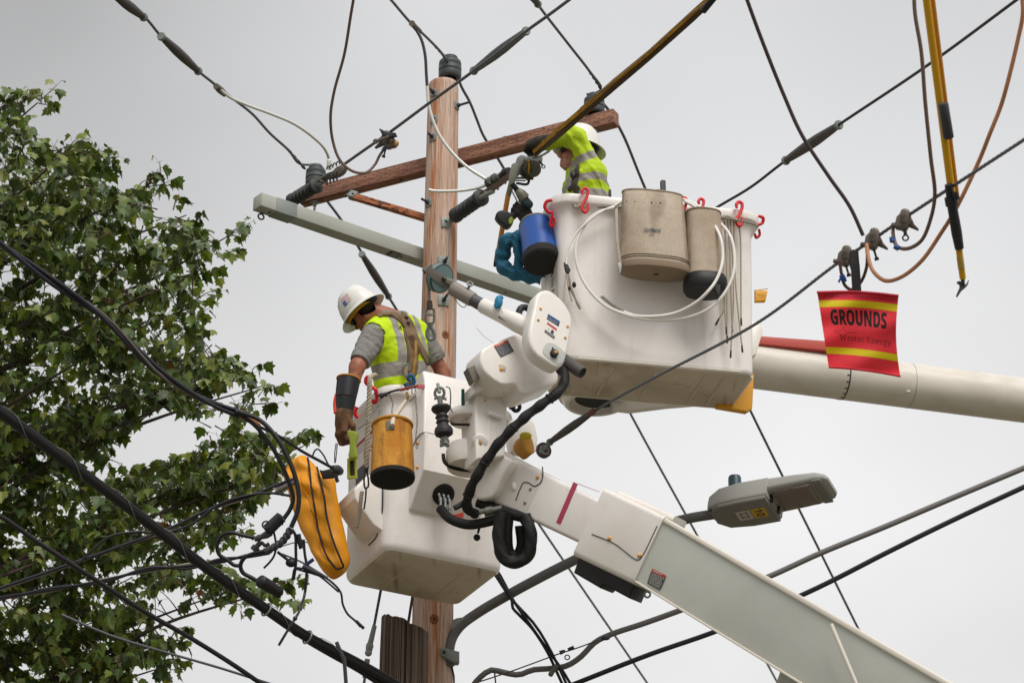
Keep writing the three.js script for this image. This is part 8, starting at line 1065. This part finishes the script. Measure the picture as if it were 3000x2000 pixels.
  // growth along the limbs
  for (const c of limbs) { const L = c.getLength(), n = Math.round(L * 9); for (let i = 0; i < n; i++) { const u = 0.25 + 0.75 * rnd(), p = c.getPointAt(u), [x, y] = pxOf(p); if (x < -350 || y < 100 || y > 2200) continue; spray(p, V(rr(-1, 1), rr(-.5, 1), rr(-1, 1)).normalize(), rr(0.15, 0.45), 7); } }
  // clumps filling the crown, thinned by a slow noise so that sky shows through
  let tries = 0, made = 0; while (made < 1250 && tries < 12000) { tries++; const x = rr(-420, 920), y = rr(230, 2120); if (!inside(x, y)) continue; const d = rr(16.0, 18.6); if (fbm(x / 120, y / 120, d * 1.5, 3) < 0.43) continue; if (x < -120 && rnd() < 0.5) continue; const p = at(x, y, d); if (spray(p, V(rr(-1, 1), rr(-.7, .7), rr(-1, 1)).normalize(), rr(0.14, 0.34), 7)) made++; }
  const twm = part(t, 'twigs', merge(tw), std('#55463a', { roughness: 0.95 })); twm.userData.kind = 'stuff';
  // leaf blade: five-lobed, folded along the midrib
  const blade = (fold, curl) => { const o = [[0, 0], [0.22, 0.02], [0.34, 0.16], [0.5, 0.24], [0.36, 0.36], [0.46, 0.58], [0.24, 0.56], [0.16, 0.72], [0, 1.0]]; const pos = [], N = []; const z = (x, y) => fold * Math.abs(x) - curl * y * y; const tri = (a, b, c) => { for (const [x, y] of [a, b, c]) pos.push(x, y, z(x, y)); }; const c1 = [0, 0.3], c2 = [0, 0.6]; for (const s of [1, -1]) { const q = o.map(([x, y]) => [s * x, y]); const T = (a, b, c) => s > 0 ? tri(a, b, c) : tri(a, c, b); T(c1, q[0], q[1]); T(c1, q[1], q[2]); T(c1, q[2], q[3]); T(c1, q[3], q[4]); T(c1, q[4], c2); T(c2, q[4], q[5]); T(c2, q[5], q[6]); T(c2, q[6], q[7]); T(c2, q[7], q[8]); } const g = new THREE.BufferGeometry(); g.setAttribute('position', new THREE.Float32BufferAttribute(pos, 3)); g.setAttribute('uv', new THREE.Float32BufferAttribute(new Float32Array(pos.length / 3 * 2), 2)); g.computeVertexNormals(); return g; };
  const G = [blade(0.25, 0.18), blade(-0.2, 0.3), blade(0.45, 0.1)];
  const tones = ['#5b7219', '#4d6619', '#687e1c', '#415918', '#758826', '#556e1a', '#808628', '#3a5217'];
  const lm = (c) => new THREE.MeshPhysicalMaterial({ color: new THREE.Color(c), roughness: 0.5, transmission: 0.35, thickness: 0, side: THREE.DoubleSide });
  const mats = tones.map(lm);
  const mtx = (L) => { const y = L.dir.clone().multiplyScalar(0.55).add(V(rr(-.5, .5), -0.75, rr(-.5, .5))).normalize(); let n = V(rr(-.7, .7), 1, rr(-.7, .7)); n.addScaledVector(y, -n.dot(y)).normalize(); if (rnd() < 0.12) n.negate(); const x = y.clone().cross(n); return new THREE.Matrix4().makeBasis(x.multiplyScalar(L.sz), y.multiplyScalar(L.sz), n.multiplyScalar(L.sz)).setPosition(L.p); };
  const vis = leaves.filter(L => L.px[0] > 0 && L.px[0] < 940 && L.px[1] > 200 && L.px[1] < 2000).sort((a, b) => a.px[2] - b.px[2]); const near = new Set(vis.slice(0, 300));
  near.forEach((L) => { const k = Math.floor(rnd() * 8); const m = part(t, 'leaf', G[Math.floor(rnd() * 3)], mats[k]); m.applyMatrix4(mtx(L)); });
  const rest = leaves.filter(L => !near.has(L)), buckets = {}; G.forEach((g, gi) => { const list = rest.filter((_, i) => i % 3 === gi); const im = new THREE.InstancedMesh(g, lm('#ffffff'), list.length); im.name = 'foliage'; im.castShadow = im.receiveShadow = true; im.userData.kind = 'stuff'; const c = new THREE.Color(); list.forEach((L, i) => { im.setMatrixAt(i, mtx(L)); const r = rnd(); c.set(tones[Math.floor(rnd() * 8)]); if (r < 0.004) c.set('#8a5a2a'); else if (r < 0.02) c.set('#9aa86a'); c.multiplyScalar(rr(0.85, 1.12)); im.setColorAt(i, c); }); t.add(im); });
  console.log('leaves', leaves.length, 'twigs', tw.length, 'clumps', made);
}
/* ---------- settle every group at its base ---------- */
for (const g of THINGS) {
  const b = new THREE.Box3().setFromObject(g); if (b.isEmpty()) continue;
  const base = V((b.min.x + b.max.x) / 2, b.min.y, (b.min.z + b.max.z) / 2);
  g.position.copy(base); for (const c of g.children) c.position.sub(base);
}
renderer.render(scene, camera);
